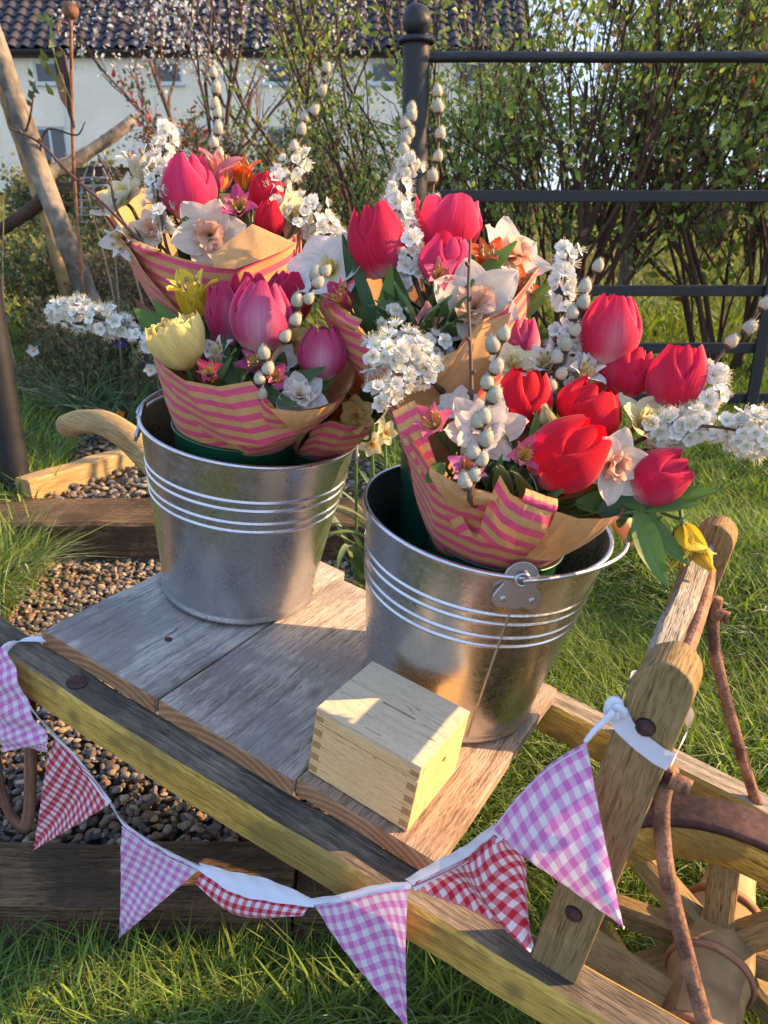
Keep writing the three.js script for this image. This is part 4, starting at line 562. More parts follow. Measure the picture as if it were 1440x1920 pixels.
// ---------- buckets ----------
function bucket(label, u, v, earDeg, bail) {
  const t = bthing('metal_bucket', label, 'bucket', u, v, 0.0025), rb = 0.114, rt = 0.15, h = 0.263, P = [];
  const at = (y) => lerp(rb, rt, (y - 0.006) / (h - 0.006));
  P.push([0, 0.008], [rb - 0.006, 0.008], [rb - 0.003, 0.001], [rb + 0.002, 0.001], [rb + 0.003, 0.005], [rb + 0.0005, 0.009]);
  for (let i = 1; i < 40; i++) P.push([at(0.01 + i * 0.0035), 0.01 + i * 0.0035]);
  for (const c of [0.163, 0.176, 0.196, 0.209]) for (let k = -5; k <= 5; k++) { const y = c + k * 0.0008; P.push([at(y) + 0.0022 * Math.exp(-k * k / 5), y]); }
  for (let i = 1; i <= 10; i++) { const y = 0.2135 + i * 0.0044; P.push([at(y), y]); }
  const outer = P.filter((a, i) => i < 6 || a[1] < h).sort((a, b) => 0);
  P.push([rt, h]);
  // outside, rolled over, then the inside back down
  for (let k = 0; k <= 8; k++) { const a = k / 8 * Math.PI; P.push([rt + 0.001 - 0.0035 * Math.cos(Math.PI - a) - 0.0, h + 0.0035 * Math.sin(a)]); }
  const seq = P.slice(0, P.length - 9); const rim = 0.0032; for (let k = 0; k <= 8; k++) { const a = -Math.PI / 2 + k / 8 * Math.PI * 1.35; seq.push([rt + 0.0005 + rim * Math.cos(a), h + rim * Math.sin(a)]); }
  seq.push([rt - 0.003, h - 0.004]); for (let i = 10; i >= 0; i--) { const y = 0.01 + (h - 0.02) * i / 10; seq.push([at(y) - 0.0016, y]); } seq.push([0, 0.0105]);
  const g = new THREE.LatheGeometry(seq.map((a) => new THREE.Vector2(...a)), 128), p = g.attributes.position, uv = g.attributes.uv;
  for (let i = 0; i < p.count; i++) uv.setXY(i, uv.getX(i) * 4, p.getY(i) / 0.23);
  const body = mesh('body', g, M.galv, t); body.rotation.y = earDeg * Math.PI / 180;
  const dirs = [earDeg, earDeg + 180].map((d) => d * Math.PI / 180);
  dirs.forEach((a) => {
    const c = Math.cos(a), s = Math.sin(a), e = new THREE.Group(); // plate follows the wall
    const sh = new THREE.Shape(); sh.moveTo(-0.024, -0.008); sh.absarc(-0.016, -0.014, 0.0105, Math.PI * 0.85, Math.PI * 1.75); sh.lineTo(0, -0.026); sh.absarc(0.016, -0.014, 0.0105, Math.PI * 1.25, Math.PI * 2.15); sh.lineTo(0.017, 0.002); sh.absarc(0, 0.010, 0.0185, -0.35, Math.PI + 0.35); sh.closePath();
    const pg = new THREE.ExtrudeGeometry(sh, { depth: 0.0022, bevelEnabled: true, bevelSize: 0.0008, bevelThickness: 0.0008, bevelSegments: 2, curveSegments: 10 });
    const pl = mesh('ear_plate', pg, M.galvPlain, t); const pos = V3(c * 0.1495, 0.252, -s * 0.1495); pl.position.copy(pos); pl.quaternion.setFromEuler(new THREE.Euler(-0.14, Math.PI / 2 + a, 0, 'YXZ'));
    for (const q of [-0.016, 0.016]) { const rv = mesh('rivet', new THREE.SphereGeometry(0.0038, 12, 8), M.galvPlain, pl); rv.scale.z = 0.55; rv.position.set(q, -0.014, 0.003); }
    const lp = []; for (let k = 0; k <= 14; k++) { const b = k / 14 * 5.2; lp.push(V3(0.007 * Math.cos(b), 0.010 + 0.007 * Math.sin(b), 0.006)); } mesh('wire_loop', tubeGeo(lp, 0.0022, 8), M.galvPlain, pl);
    void e;
  });
  // lapped side seam below one ear
  { const a = dirs[0], pts = []; for (let i = 0; i <= 12; i++) { const y = 0.012 + 0.212 * i / 12, r = at(y) + 0.0008; pts.push(V3(Math.cos(a) * r, y, -Math.sin(a) * r)); } mesh('side_seam', tubeGeo(pts, 0.0013, 6), M.galvPlain, t); }
  // bail resting on the rim with its turned wooden grip
  const bp = []; const a0 = dirs[0], sgn = bail; for (let i = 0; i <= 48; i++) { const f = i / 48, a = a0 + sgn * f * Math.PI, k = Math.sin(f * Math.PI), R = 0.1555 + 0.016 * Math.pow(k, 3); bp.push(V3(Math.cos(a) * R, 0.2625 + 0.006 * k + 0.004 * Math.sin(f * 9), -Math.sin(a) * R)); }
  mesh('bail', tubeGeo(bp, 0.0026, 10), M.galvPlain, t);
  const am = a0 + sgn * Math.PI / 2, tang = V3(-Math.sin(am), 0, -Math.cos(am)); const gr = new THREE.LatheGeometry([[0.0, -0.05], [0.0085, -0.05], [0.0115, -0.046], [0.0125, -0.03], [0.0125, 0.03], [0.0115, 0.046], [0.0085, 0.05], [0, 0.05]].map((q) => new THREE.Vector2(...q)), 20); const gm = mesh('wooden_grip', triUV(gr, 'y', 0.2, 0.06), M.pine, t); gm.position.copy(V3(Math.cos(am) * 0.1735, 0.2665, -Math.sin(am) * 0.1735)); gm.quaternion.copy(yTo(tang));
  return t;
}
bucket('galvanised bucket standing on the grey plank beside the path', 0.115, 0.263, -143, -1);
bucket('galvanised bucket with a wooden grip standing behind the wooden box', 0.483, 0.2675, -52, 1);

// ---------- flower vases inside the buckets ----------
function vase(label, u, v, r, top, mat, bu = u, bv = v) {
  const t = bthing('flower_vase', label, 'vase', bu, bv, 0.014), h = top - 0.014, rb = r * 0.72;
  const P = [[0, 0], [rb - 0.004, 0], [rb, 0.004]]; for (let i = 1; i <= 12; i++) P.push([lerp(rb, r, i / 12), h * i / 12 * 0.985]); P.push([r + 0.0035, h * 0.988], [r + 0.004, h - 0.001], [r + 0.002, h], [r - 0.002, h - 0.001]); for (let i = 11; i >= 0; i--) P.push([lerp(rb, r, i / 12) - 0.002, Math.max(0.003, h * i / 12 * 0.985)]); P.push([0, 0.003]);
  const m = mesh('body', new THREE.LatheGeometry(P.map((a) => new THREE.Vector2(...a)), 64), mat, t); t.quaternion.multiply(yTo(L(u - bu, v - bv, top - 0.014))); return t;
}
vase('green plastic flower vase at the back of the left bucket', 0.062, 0.318, 0.064, 0.30, M.vase, 0.085, 0.30);
vase('dark green plastic flower vase at the front of the left bucket', 0.128, 0.216, 0.082, 0.278, M.vase);
vase('bright green plastic flower vase at the side of the left bucket', 0.205, 0.296, 0.05, 0.262, M.vase, 0.165, 0.285);
vase('tall green plastic flower vase in the right bucket', 0.392, 0.31, 0.062, 0.352, M.vase, 0.438, 0.295);
vase('dark green plastic flower vase in front in the right bucket', 0.513, 0.226, 0.077, 0.262, M.vase);

// ---------- wooden money box ----------
{
  const t = bthing('money_box', 'small pine money box with a coin slot in its lid', 'box', 0.4965, 0.072, 0.0005, -0.02), w = 0.133, d = 0.112, hb = 0.072, hl = 0.02;
  const body = mesh('body', triUV(rbox(w, hb, d, 0.0012), 'x', 0.22, 0.11, 0.2), M.pine, t); body.position.y = hb / 2;
  const s = new THREE.Shape(); s.moveTo(-w / 2, -d / 2); s.lineTo(w / 2, -d / 2); s.lineTo(w / 2, d / 2); s.lineTo(-w / 2, d / 2); s.closePath();
  const p = new THREE.Path(); const sx = 0.021, sw = 0.0013, ox = 0.004, oz = 0.002; p.moveTo(ox - sx, oz - sw); p.lineTo(ox - sx, oz + sw); p.lineTo(ox + sx, oz + sw); p.lineTo(ox + sx, oz - sw); p.closePath(); s.holes.push(p);
  const top = new THREE.ExtrudeGeometry(s, { depth: 0.0045, bevelEnabled: false }); top.rotateX(-Math.PI / 2); const lt = mesh('lid_panel', triUV(top, 'x', 0.3, 0.3), M.ply, t); lt.position.y = hb + hl - 0.0042;
  // lid frame: four sides so that the slot opens into a real hollow
  for (const [x, z, lx, lz] of [[0, d / 2 - 0.0045, w, 0.009], [0, -d / 2 + 0.0045, w, 0.009], [w / 2 - 0.0045, 0, 0.009, d - 0.0181], [-w / 2 + 0.0045, 0, 0.009, d - 0.0181]]) { const m = mesh('lid_side', triUV(rbox(lx - 0.0004, hl - 0.0061, lz - 0.0002, 0.0008), lx > lz ? 'x' : 'z', 0.22, 0.06, x * 9), M.pine, t); m.position.set(x, hb + 0.0012 + (hl - 0.0061) / 2, z); }
  mesh('lid_gap', new THREE.BoxGeometry(w - 0.003, 0.0014, d - 0.003), std({ color: 0x6b4a2c, roughness: 0.9 }), t).position.y = hb + 0.0005;
  for (const sx2 of [-1, 1]) for (let k = 0; k < 4; k++) { const j = mesh('finger_joint', rbox(0.0105, 0.0085, 0.001, 0.0003), M.joint, t); j.position.set(sx2 * (w / 2 - 0.0064), 0.0085 + k * 0.0175, d / 2 + 0.00002); triUV(j.geometry, 'y', 0.02, 0.02); }
  for (let k = 0; k < 2; k++) { const j = mesh('finger_joint', rbox(0.0095, 0.006, 0.001, 0.0003), M.joint, t); j.position.set((k ? 1 : -1) * (w / 2 - 0.006), hb + 0.008, d / 2 + 0.0); }
  const knot = mesh('knot', new THREE.CylinderGeometry(0.0022, 0.0022, 0.0008, 10), M.rustDark, t); knot.rotation.z = Math.PI / 2; knot.scale.set(1, 1, 1.6); knot.position.set(w / 2 + 0.0001, 0.058, -0.006);
}

// ---------- bunting ----------
{
  const t = bthing('bunting', 'string of pink and red gingham bunting draped along the barrow', 'bunting', 0, 0, 0);
  const Q = (u, n, v = -0.058) => L(u, v, n);
  // a pennant: top edge polyline a -> b, tip c, with folds; uv in metres on the flat cloth
  function pennant(name, top, tip, mat, per, o = {}) {
    const nu = 20, nv = 22, tc = curvePts(top, nu), pos = [], uv = [], idx = [], a = top[0], b = top[top.length - 1], W = a.distanceTo(b) * (o.wide ?? 1.1), H = tip.distanceTo(a.clone().add(b).multiplyScalar(0.5));
    for (let j = 0; j <= nv; j++) for (let i = 0; i <= nu; i++) {
      const s = i / nu, f = j / nv, q = tc[i].clone().lerp(tip, f), k = 1 - f;
      const wob = (o.wave ?? 0.006) * Math.sin(s * (o.freq ?? 7) + (o.ph ?? 0) + f * 2.2) * Math.sin(Math.min(1, f * 3) * 1.57) * (0.35 + k) + 0.0016 * Math.sin(f * 40 + s * 5) * 0.3 + (o.puff ?? 0) * Math.sin(Math.PI * f) * Math.sin(Math.PI * s);
      q.z += wob; q.x += (o.side ?? 0) * Math.sin(Math.PI * f) * Math.sin(Math.PI * s) + (o.bow ? (s - 0.5) * o.bow * Math.sin(Math.PI * f) : 0); pos.push(q.x, q.y, q.z);
      uv.push(((s - 0.5) * W * k) / per / 4 + 0.13, (f * H) / per / 4 + (o.off ?? 0));
    }
    const w = nu + 1; for (let j = 0; j < nv; j++) for (let i = 0; i < nu; i++) { const a0 = j * w + i; idx.push(a0, a0 + 1, a0 + w, a0 + 1, a0 + w + 1, a0 + w); }
    const g = new THREE.BufferGeometry(); g.setAttribute('position', new THREE.Float32BufferAttribute(pos, 3)); g.setAttribute('uv', new THREE.Float32BufferAttribute(uv, 2)); g.setIndex(idx); g.computeVertexNormals();
    const m = mesh(name, g, mat, t); const e = tubeGeo(tc.map((q) => q.clone().add(V3(0, -0.004, 0.0016))), 0.0006, 5); mesh('stitching', e, mat === M.ginghamRed ? M.ginghamRed : M.tape, m); return m;
  }
  function ribbon(pts, wdir, width, name = 'tape', curl = 0.3) { const c = curvePts(pts, 40), pos = [], uv = [], idx = [], T = V3(), wd = V3(); for (let i = 0; i <= 40; i++) { T.subVectors(c[Math.min(40, i + 1)], c[Math.max(0, i - 1)]).normalize(); wd.copy(Array.isArray(wdir) ? wdir[0].clone().lerp(wdir[1], i / 40) : wdir); wd.addScaledVector(T, -wd.dot(T)).normalize(); const nn = V3().crossVectors(T, wd); const wi = typeof width === 'number' ? width : lerp(width[0], width[1], Math.sin(Math.PI * i / 40)); for (let k = 0; k <= 4; k++) { const s = k / 2 - 1, q = c[i].clone().addScaledVector(wd, s * wi / 2).addScaledVector(nn, wi * curl * (s * s - 0.5) * (0.6 + 0.4 * Math.sin(i * 0.7))); pos.push(q.x, q.y, q.z); uv.push(k / 4 * 0.3, i / 10); } } for (let i = 0; i < 40; i++) for (let k = 0; k < 4; k++) { const a = i * 5 + k; idx.push(a, a + 1, a + 5, a + 1, a + 6, a + 5); } const g = new THREE.BufferGeometry(); g.setAttribute('position', new THREE.Float32BufferAttribute(pos, 3)); g.setAttribute('uv', new THREE.Float32BufferAttribute(uv, 2)); g.setIndex(idx); g.computeVertexNormals(); return mesh(name, g, M.tape, t); }
  const PP = 0.0155, PR = 0.0125;
  // cloth that is folded over the shaft end: rolls over the beam and hangs
  { // first pennant, folded back on itself
    const A = [Q(-0.004, -0.012, -0.064), Q(0.018, -0.02, -0.064), Q(0.05, -0.055, -0.066), Q(0.088, -0.087, -0.066)], B = [Q(-0.024, -0.065, -0.066), Q(-0.014, -0.11, -0.072), Q(0.0, -0.155, -0.072), Q(0.012, -0.166, -0.07)];
    const B2 = [Q(-0.012, -0.035, -0.065), Q(-0.004, -0.1, -0.076), Q(0.02, -0.165, -0.08), Q(0.09, -0.115, -0.074)];
    const surf = (P0, P1, name, off, n = 22) => { const a = curvePts(P0, n), b = curvePts(P1, n), pos = [], uv = [], idx = []; for (let i = 0; i <= n; i++) for (let k = 0; k <= 12; k++) { const q = a[i].clone().lerp(b[i], k / 12); q.z += 0.006 * Math.sin(k / 12 * Math.PI) + 0.0025 * Math.sin(i * 0.9 + k * 0.5); pos.push(q.x, q.y, q.z); uv.push((0.09 * k / 12) / PP / 4 + off, (0.17 * i / n) / PP / 4); } for (let i = 0; i < n; i++) for (let k = 0; k < 12; k++) { const c = i * 13 + k; idx.push(c, c + 1, c + 13, c + 1, c + 14, c + 13); } const g = new THREE.BufferGeometry(); g.setAttribute('position', new THREE.Float32BufferAttribute(pos, 3)); g.setAttribute('uv', new THREE.Float32BufferAttribute(uv, 2)); g.setIndex(idx); g.computeVertexNormals(); return mesh(name, g, M.ginghamPink, t); };
    surf([Q(0.008, 0.005, -0.06), Q(0.034, -0.03, -0.066), Q(0.062, -0.07, -0.068), Q(0.092, -0.098, -0.068)], [Q(-0.03, -0.03, -0.066), Q(-0.03, -0.09, -0.072), Q(-0.02, -0.15, -0.072), Q(-0.004, -0.176, -0.07)], 'folded_pennant', 0.1);
    surf([Q(0.01, -0.125, -0.064), Q(0.035, -0.115, -0.064), Q(0.06, -0.105, -0.066), Q(0.09, -0.09, -0.067)], [Q(-0.003, -0.177, -0.069), Q(0.03, -0.15, -0.066), Q(0.06, -0.137, -0.066), Q(0.093, -0.118, -0.066)], 'folded_pennant', 0.5, 10);
    void A; void B; void B2;
  }
  pennant('pennant', [Q(0.092, -0.095), Q(0.13, -0.112, -0.06), Q(0.165, -0.125), Q(0.195, -0.147)], Q(0.046, -0.335, -0.07), M.ginghamRed, PR, { wave: 0.005, freq: 6, ph: 1, side: 0.006, wide: 1.0 });
  pennant('pennant', [Q(0.215, -0.17), Q(0.26, -0.172), Q(0.3, -0.165), Q(0.345, -0.152)], Q(0.222, -0.375, -0.072), M.ginghamPink, PP, { wave: 0.004, freq: 5, ph: 2.2 });
  // fourth pennant flipped behind its tape: only a band shows
  { const a = curvePts([Q(0.352, -0.15, -0.062), Q(0.4, -0.138, -0.064), Q(0.45, -0.112, -0.064), Q(0.5, -0.088, -0.062)], 24), pos = [], uv = [], idx = []; for (let i = 0; i <= 24; i++) for (let k = 0; k <= 8; k++) { const f = k / 8, w = 0.03 * Math.sin(Math.PI * clamp(0.12 + i / 24 * 0.86, 0, 1)) + 0.004; const q = a[i].clone(); q.y -= w * f; q.z += 0.010 * Math.sin(f * 2.6) ; pos.push(q.x, q.y, q.z); uv.push(i / 24 * 0.16 / PR / 4, f * 0.035 / PR / 4); } for (let i = 0; i < 24; i++) for (let k = 0; k < 8; k++) { const c = i * 9 + k; idx.push(c, c + 1, c + 9, c + 1, c + 10, c + 9); } const g = new THREE.BufferGeometry(); g.setAttribute('position', new THREE.Float32BufferAttribute(pos, 3)); g.setAttribute('uv', new THREE.Float32BufferAttribute(uv, 2)); g.setIndex(idx); g.computeVertexNormals(); mesh('folded_pennant', g, M.ginghamRed, t); }
  pennant('pennant', [Q(0.502, -0.084), Q(0.535, -0.05), Q(0.57, -0.008), Q(0.6, 0.024)], Q(0.638, -0.155, -0.066), M.ginghamPink, PP, { wave: 0.005, freq: 6, ph: 0.4 });
  pennant('pennant', [Q(0.604, 0.028), Q(0.625, 0.06), Q(0.648, 0.098), Q(0.668, 0.142), Q(0.684, 0.14)], Q(0.724, 0.028, -0.05), M.ginghamRed, PR, { wave: 0.012, freq: 8, ph: 2.6, wide: 1.5, side: -0.004 });
  pennant('pennant', [Q(0.664, 0.156, -0.07), Q(0.676, 0.2, -0.066), Q(0.692, 0.24, -0.06), Q(0.71, 0.266, -0.052)], Q(0.785, 0.112, -0.052), M.ginghamPink, PP * 1.05, { wave: 0.004, freq: 5, ph: 1.2, wide: 1.25, puff: 0.012 });
  // tape
  ribbon([L(0.012, -0.006, -0.014), L(-0.006, -0.03, -0.012), L(-0.006, -0.055, -0.014), L(0.012, -0.062, -0.03), L(0.05, -0.064, -0.066), L(0.09, -0.062, -0.09), L(0.13, -0.06, -0.106), L(0.195, -0.06, -0.144)], [V3(0, 0, 1), V3(0, 1, 0)], 0.012);
  ribbon([L(0.195, -0.06, -0.144), L(0.215, -0.06, -0.162), L(0.26, -0.06, -0.164), L(0.3, -0.06, -0.158), L(0.35, -0.06, -0.146)], V3(0, 1, 0.3), 0.011);
  ribbon([L(0.345, -0.06, -0.146), L(0.4, -0.062, -0.128), L(0.45, -0.062, -0.102), L(0.505, -0.06, -0.080)], V3(0, 1, -0.5), [0.008, 0.024]);
  ribbon([L(0.5, -0.06, -0.081), L(0.535, -0.06, -0.046), L(0.57, -0.06, -0.004), L(0.603, -0.06, 0.028)], V3(-0.5, 1, 0), 0.008);
  ribbon([L(0.603, -0.06, 0.028), L(0.625, -0.058, 0.066), L(0.648, -0.058, 0.104), L(0.668, -0.06, 0.148)], V3(-0.6, 0.8, 0), 0.014);
  mesh('twisted_tape', tubeGeo(curvePts([L(0.709, -0.052, 0.265), L(0.712, -0.044, 0.273), L(0.716, -0.034, 0.279), L(0.719, -0.026, 0.283)], 14), [0.0022, 0.0024, 0.003, 0.0026, 0.0032, 0.0028, 0.003, 0.0034, 0.003, 0.0034, 0.0036, 0.0032, 0.0036, 0.004, 0.0036], 7, true, [1.25, 0.7]), M.tape, t);
  { const k = mesh('knot', new THREE.TorusKnotGeometry(0.0048, 0.003, 64, 7, 2, 3).scale(1, 1.15, 0.8), M.tape, t); k.position.copy(L(0.719, -0.021, 0.283)); }
  ribbon([L(0.7195, -0.0185, 0.282), L(0.728, -0.0175, 0.271), L(0.745, -0.0172, 0.2625), L(0.762, -0.0175, 0.258), L(0.7705, -0.0165, 0.257)], V3(0, 1, 0), 0.018, 'tape', 0.06);
  ribbon([L(0.7712, -0.0165, 0.257), L(0.7722, 0.0, 0.262), L(0.7712, 0.027, 0.272), L(0.745, 0.0285, 0.282), L(0.7205, 0.028, 0.286), L(0.7192, 0.0, 0.285), L(0.7188, -0.018, 0.283)], V3(0, 1, 0), 0.015, 'tape', 0.03);
}
const FLOWERS = [["tulip",1,[-0.277,1.038,-1.182],[-0.068,0.99,-0.121],0.0733,0.0869,"pink","tall bright pink tulip standing highest in the back left bouquet"],
["tulip",1,[-0.171,1.032,-1.212],[0.103,0.977,-0.189],0.0482,0.0583,"red","coral red tulip beside orange alstroemeria in the back left bouquet"],
["tulip",1,[-0.16,0.996,-1.155],[0.131,0.991,-0.014],0.0389,0.0524,"red","coral red tulip behind the plain paper fold of the back left bouquet"],
["tulip",2,[-0.203,0.884,-1.005],[-0.138,0.957,-0.255],0.0421,0.0802,"magenta","slim magenta tulip beside the yellow alstroemeria"],
["tulip",2,[-0.15,0.887,-0.964],[0.101,0.988,-0.12],0.0691,0.086,"pale","pale pink tulip with magenta edges in front of darker tulips"],
["tulip",2,[-0.177,0.899,-1.054],[-0.052,0.973,-0.224],0.0566,0.0672,"deep","deep crimson pink tulip behind the slim magenta tulip"],
["tulip",2,[-0.125,0.901,-1.033],[0.138,0.965,-0.221],0.0583,0.0693,"deep","deep crimson pink tulip behind the pale pink tulip"],
["tulip",2,[-0.076,0.843,-0.957],[0.066,0.996,-0.052],0.0553,0.0659,"pale","pale pink tulip above the white double narcissus in the striped wrap"],
["tulip",3,[-0.007,0.971,-1.028],[-0.168,0.979,-0.117],0.07,0.0888,"coral","coral pink tulip left of the blossom spray in the tall green vase"],
["tulip",3,[0.082,0.986,-1.066],[0.101,0.988,-0.12],0.0804,0.0777,"pinkopen","open bright pink tulip in the tall green vase bouquet"],
["tulip",3,[0.076,0.95,-0.998],[0.15,0.975,0.161],0.0606,0.0632,"pink","pink tulip with a broad front petal above the pink alstroemeria"],
["tulip",3,[0.166,0.858,-0.942],[0.103,0.977,-0.189],0.04,0.0593,"pale","pale pink tulip half hidden behind cream narcissus and grey catkins"],
["tulip",4,[0.253,0.883,-0.876],[0.102,0.983,-0.155],0.0608,0.0799,"coralpale","tall coral pink tulip with a pale base, highest of its bouquet"],
["tulip",4,[0.273,0.837,-0.869],[0.332,0.938,-0.101],0.0555,0.0591,"coral","coral pink tulip tucked below the tall pale based tulip"],
["tulip",4,[0.319,0.837,-0.837],[0.152,0.981,-0.118],0.0571,0.0734,"coral","coral pink tulip leaning out beside the blackthorn blossom"],
["tulip",4,[0.15,0.813,-0.828],[0.167,0.983,-0.082],0.0617,0.0711,"scarlet","scarlet tulip beside the grey pussy willow catkins"],
["tulip",4,[0.223,0.807,-0.815],[0.441,0.897,0.022],0.0668,0.0576,"scarlet","scarlet tulip between the pale bud and the cream narcissus"],
["tulip",4,[0.186,0.777,-0.745],[0.698,0.71,0.094],0.0688,0.0817,"scarlet","large scarlet tulip leaning over the striped paper fold"],
["tulip",4,[0.286,0.747,-0.76],[0.864,0.503,0.03],0.0533,0.0655,"coral","red tulip lying low over the green leaves at the wrap edge"],
["narcissus",1,[-0.381,1.024,-1.209],[-0.503,0.721,0.477],0.0388,0,"yellowcup","pale yellow narcissus leaning over the bare twig"],
["narcissus",1,[-0.239,0.977,-1.127],[0.144,0.12,0.982],0.0412,0,"peach","ivory narcissus with a frilled peach centre on the striped paper edge"],
["narcissus",1,[-0.327,0.982,-1.15],[-0.286,0.431,0.856],0.0255,0,"peach","small ivory narcissus with peach centre under the blossom spray"],
["narcissus",1,[-0.13,1.003,-1.179],[0.807,0.387,0.446],0.0305,0,"cream","cream yellow narcissus turned away beside red tulips"],
["narcissus",2,[-0.101,0.798,-0.908],[0.094,0.644,0.759],0.0268,0,"double","white double narcissus low in the striped wrap"],
["narcissus",2,[-0.119,0.852,-0.993],[0.318,0.7,0.64],0.0245,0,"yellow","soft yellow narcissus behind the pussy willow twig"],
["narcissus",2,[-0.13,0.833,-0.964],[0.0,0.612,0.791],0.02,0,"white","small white narcissus below the soft yellow one"],
["narcissus",3,[-0.07,0.937,-1.036],[-0.203,0.658,0.725],0.0426,0,"whitebig","large white narcissus with yellow heart beside coral tulip"],
["narcissus",3,[0.108,0.9,-0.947],[-0.099,0.447,0.889],0.0459,0,"peach","large ivory narcissus with peach cup behind the bare twig"],
["narcissus",3,[0.164,0.955,-1.032],[0.517,0.616,0.594],0.0408,0,"peach","ivory narcissus with pale peach cup beside the orange alstroemeria"],
["narcissus",4,[0.103,0.792,-0.777],[-0.097,0.571,0.815],0.0355,0,"peachflat","ivory narcissus behind the grey catkins"],
["narcissus",4,[0.144,0.847,-0.862],[0.207,0.781,0.589],0.0262,0,"cream","cream narcissus beneath the pale pink tulip"],
["narcissus",4,[0.276,0.795,-0.8],[0.503,0.721,0.477],0.0307,0,"cream","cream yellow narcissus between red tulips and blossom"],
["narcissus",4,[0.235,0.763,-0.75],[0.284,0.207,0.936],0.0316,0,"peach","drooping ivory narcissus with peach cup beside the large scarlet tulip"],
["narcissus",4,[0.081,0.803,-0.835],[-0.303,0.761,0.573],0.0212,0,"white","white narcissus seen from behind near the kraft strip"],
["narcissus",5,[-0.036,0.762,-0.969],[0.282,0.513,0.811],0.0206,0,"yellow","wilting yellow narcissus in the wrap between the two buckets"],
["alstroemeria",1,[-0.234,1.051,-1.198],[0.097,0.988,-0.121],0.032,0,"pink","pink striped alstroemeria bud cluster beside the tall pink tulip"],
["alstroemeria",1,[-0.203,1.05,-1.219],[-0.1,0.957,0.272],0.0264,0,"orange","orange alstroemeria with dark streaks and a yellow patch"],
["alstroemeria",1,[-0.201,1.007,-1.149],[0.098,0.532,0.841],0.0237,0,"magenta","magenta alstroemeria under the orange one"],
["alstroemeria",1,[-0.346,1.062,-1.202],[-0.212,0.921,0.328],0.0275,0,"white","white alstroemeria with dark streaks by the blossom spray"],
["alstroemeria",1,[-0.362,0.972,-1.146],[-0.303,-0.182,0.935],0.0255,0,"white","white streaked alstroemeria drooping over the kraft paper"],
["alstroemeria",2,[-0.246,0.894,-1.031],[-0.104,0.948,0.302],0.0347,0,"yellow","yellow alstroemeria above the yellow double tulip"],
["alstroemeria",2,[-0.207,0.822,-0.917],[0.046,0.679,0.733],0.0172,0,"crimson","dark crimson alstroemeria on the striped paper edge"],
["alstroemeria",2,[-0.204,0.837,-0.955],[-0.196,0.83,0.522],0.0211,0,"white","white streaked alstroemeria beneath the pale pink tulip"],
["alstroemeria",2,[-0.152,0.827,-0.941],[-0.207,0.781,0.589],0.0235,0,"magenta","magenta alstroemeria behind the row of white catkins"],
["alstroemeria",2,[-0.131,0.818,-0.916],[0.192,0.525,0.829],0.0179,0,"magenta","small magenta alstroemeria next to the white double narcissus"],
["alstroemeria",3,[0.064,0.93,-0.969],[0.148,0.445,0.884],0.0219,0,"pinkyellow","pink alstroemeria with yellow throat under the open tulip"],
["alstroemeria",3,[-0.049,0.902,-0.98],[-0.49,0.749,0.447],0.0224,0,"crimson","crimson alstroemeria in the fold of the paper"],
["alstroemeria",3,[0.13,0.943,-1.006],[-0.1,0.843,0.529],0.0266,0,"orange","orange alstroemeria behind the ivory narcissus"],
["alstroemeria",3,[0.163,0.913,-0.984],[0.597,0.621,0.508],0.0237,0,"orange","orange alstroemeria at the right edge of the paper cone"],
["alstroemeria",3,[0.045,0.877,-0.949],[0.398,0.135,0.907],0.0245,0,"pink","closed pink alstroemeria beside inner blossom"],
["alstroemeria",4,[0.053,0.796,-0.779],[-0.302,0.606,0.736],0.0211,0,"pinkyellow","pink alstroemeria with yellow throat beside the kraft strip"],
["alstroemeria",4,[0.081,0.762,-0.728],[0.098,0.532,0.841],0.0223,0,"mauve","mauve pink alstroemeria with brown streaked throat above the paper"],
["alstroemeria",4,[0.139,0.773,-0.743],[0.097,0.571,0.815],0.0183,0,"pinkyellow","pink alstroemeria with brown streaked throat by the scarlet tulip"],
["alstroemeria",4,[0.221,0.834,-0.857],[0.291,0.676,0.677],0.0215,0,"white","white streaked alstroemeria under the tall coral tulip"],
["alstroemeria",4,[0.182,0.841,-0.871],[-0.207,0.781,0.589],0.0205,0,"white","white streaked alstroemeria among the pinkish catkins"],
["alstroemeria",4,[0.315,0.69,-0.738],[0.194,-0.738,0.647],0.0255,0,"yellow","yellow alstroemeria hanging upside down over the bucket handle"],
["alstroemeria",4,[0.33,0.673,-0.731],[0.447,-0.681,0.58],0.0166,0,"yellowbud","closed yellow alstroemeria bud hanging by the wooden upright"],
["alstroemeria",4,[0.172,0.801,-0.781],[-0.362,0.909,0.205],0.0166,0,"greenbud","pale green alstroemeria bud between scarlet tulips"],
["double_tulip",2,[-0.248,0.847,-0.948],[-0.21,0.964,0.166],0.0678,0.0652,"yellow","pale yellow double tulip at the left rim of the striped wrap"],
["blackthorn",1,[[-0.298,0.949,-1.127],[-0.309,0.998,-1.145],[-0.317,1.032,-1.169],[-0.319,1.076,-1.207],[-0.311,1.104,-1.229],[-0.319,1.12,-1.235]],0.02,64,"white blackthorn blossom spray rising across the pink tulip"],
["blackthorn",1,[[-0.153,0.99,-1.175],[-0.155,1.048,-1.218],[-0.137,1.071,-1.237],[-0.107,1.084,-1.254]],0.0188,30,"white blackthorn blossom spray behind the right hand pussy willow"],
["blackthorn",1,[[-0.135,0.97,-1.145],[-0.103,1.019,-1.185],[-0.097,0.994,-1.165],[-0.079,0.976,-1.158],[-0.059,0.972,-1.157]],0.0212,46,"white blackthorn blossom spray drooping beside the cream narcissus"],
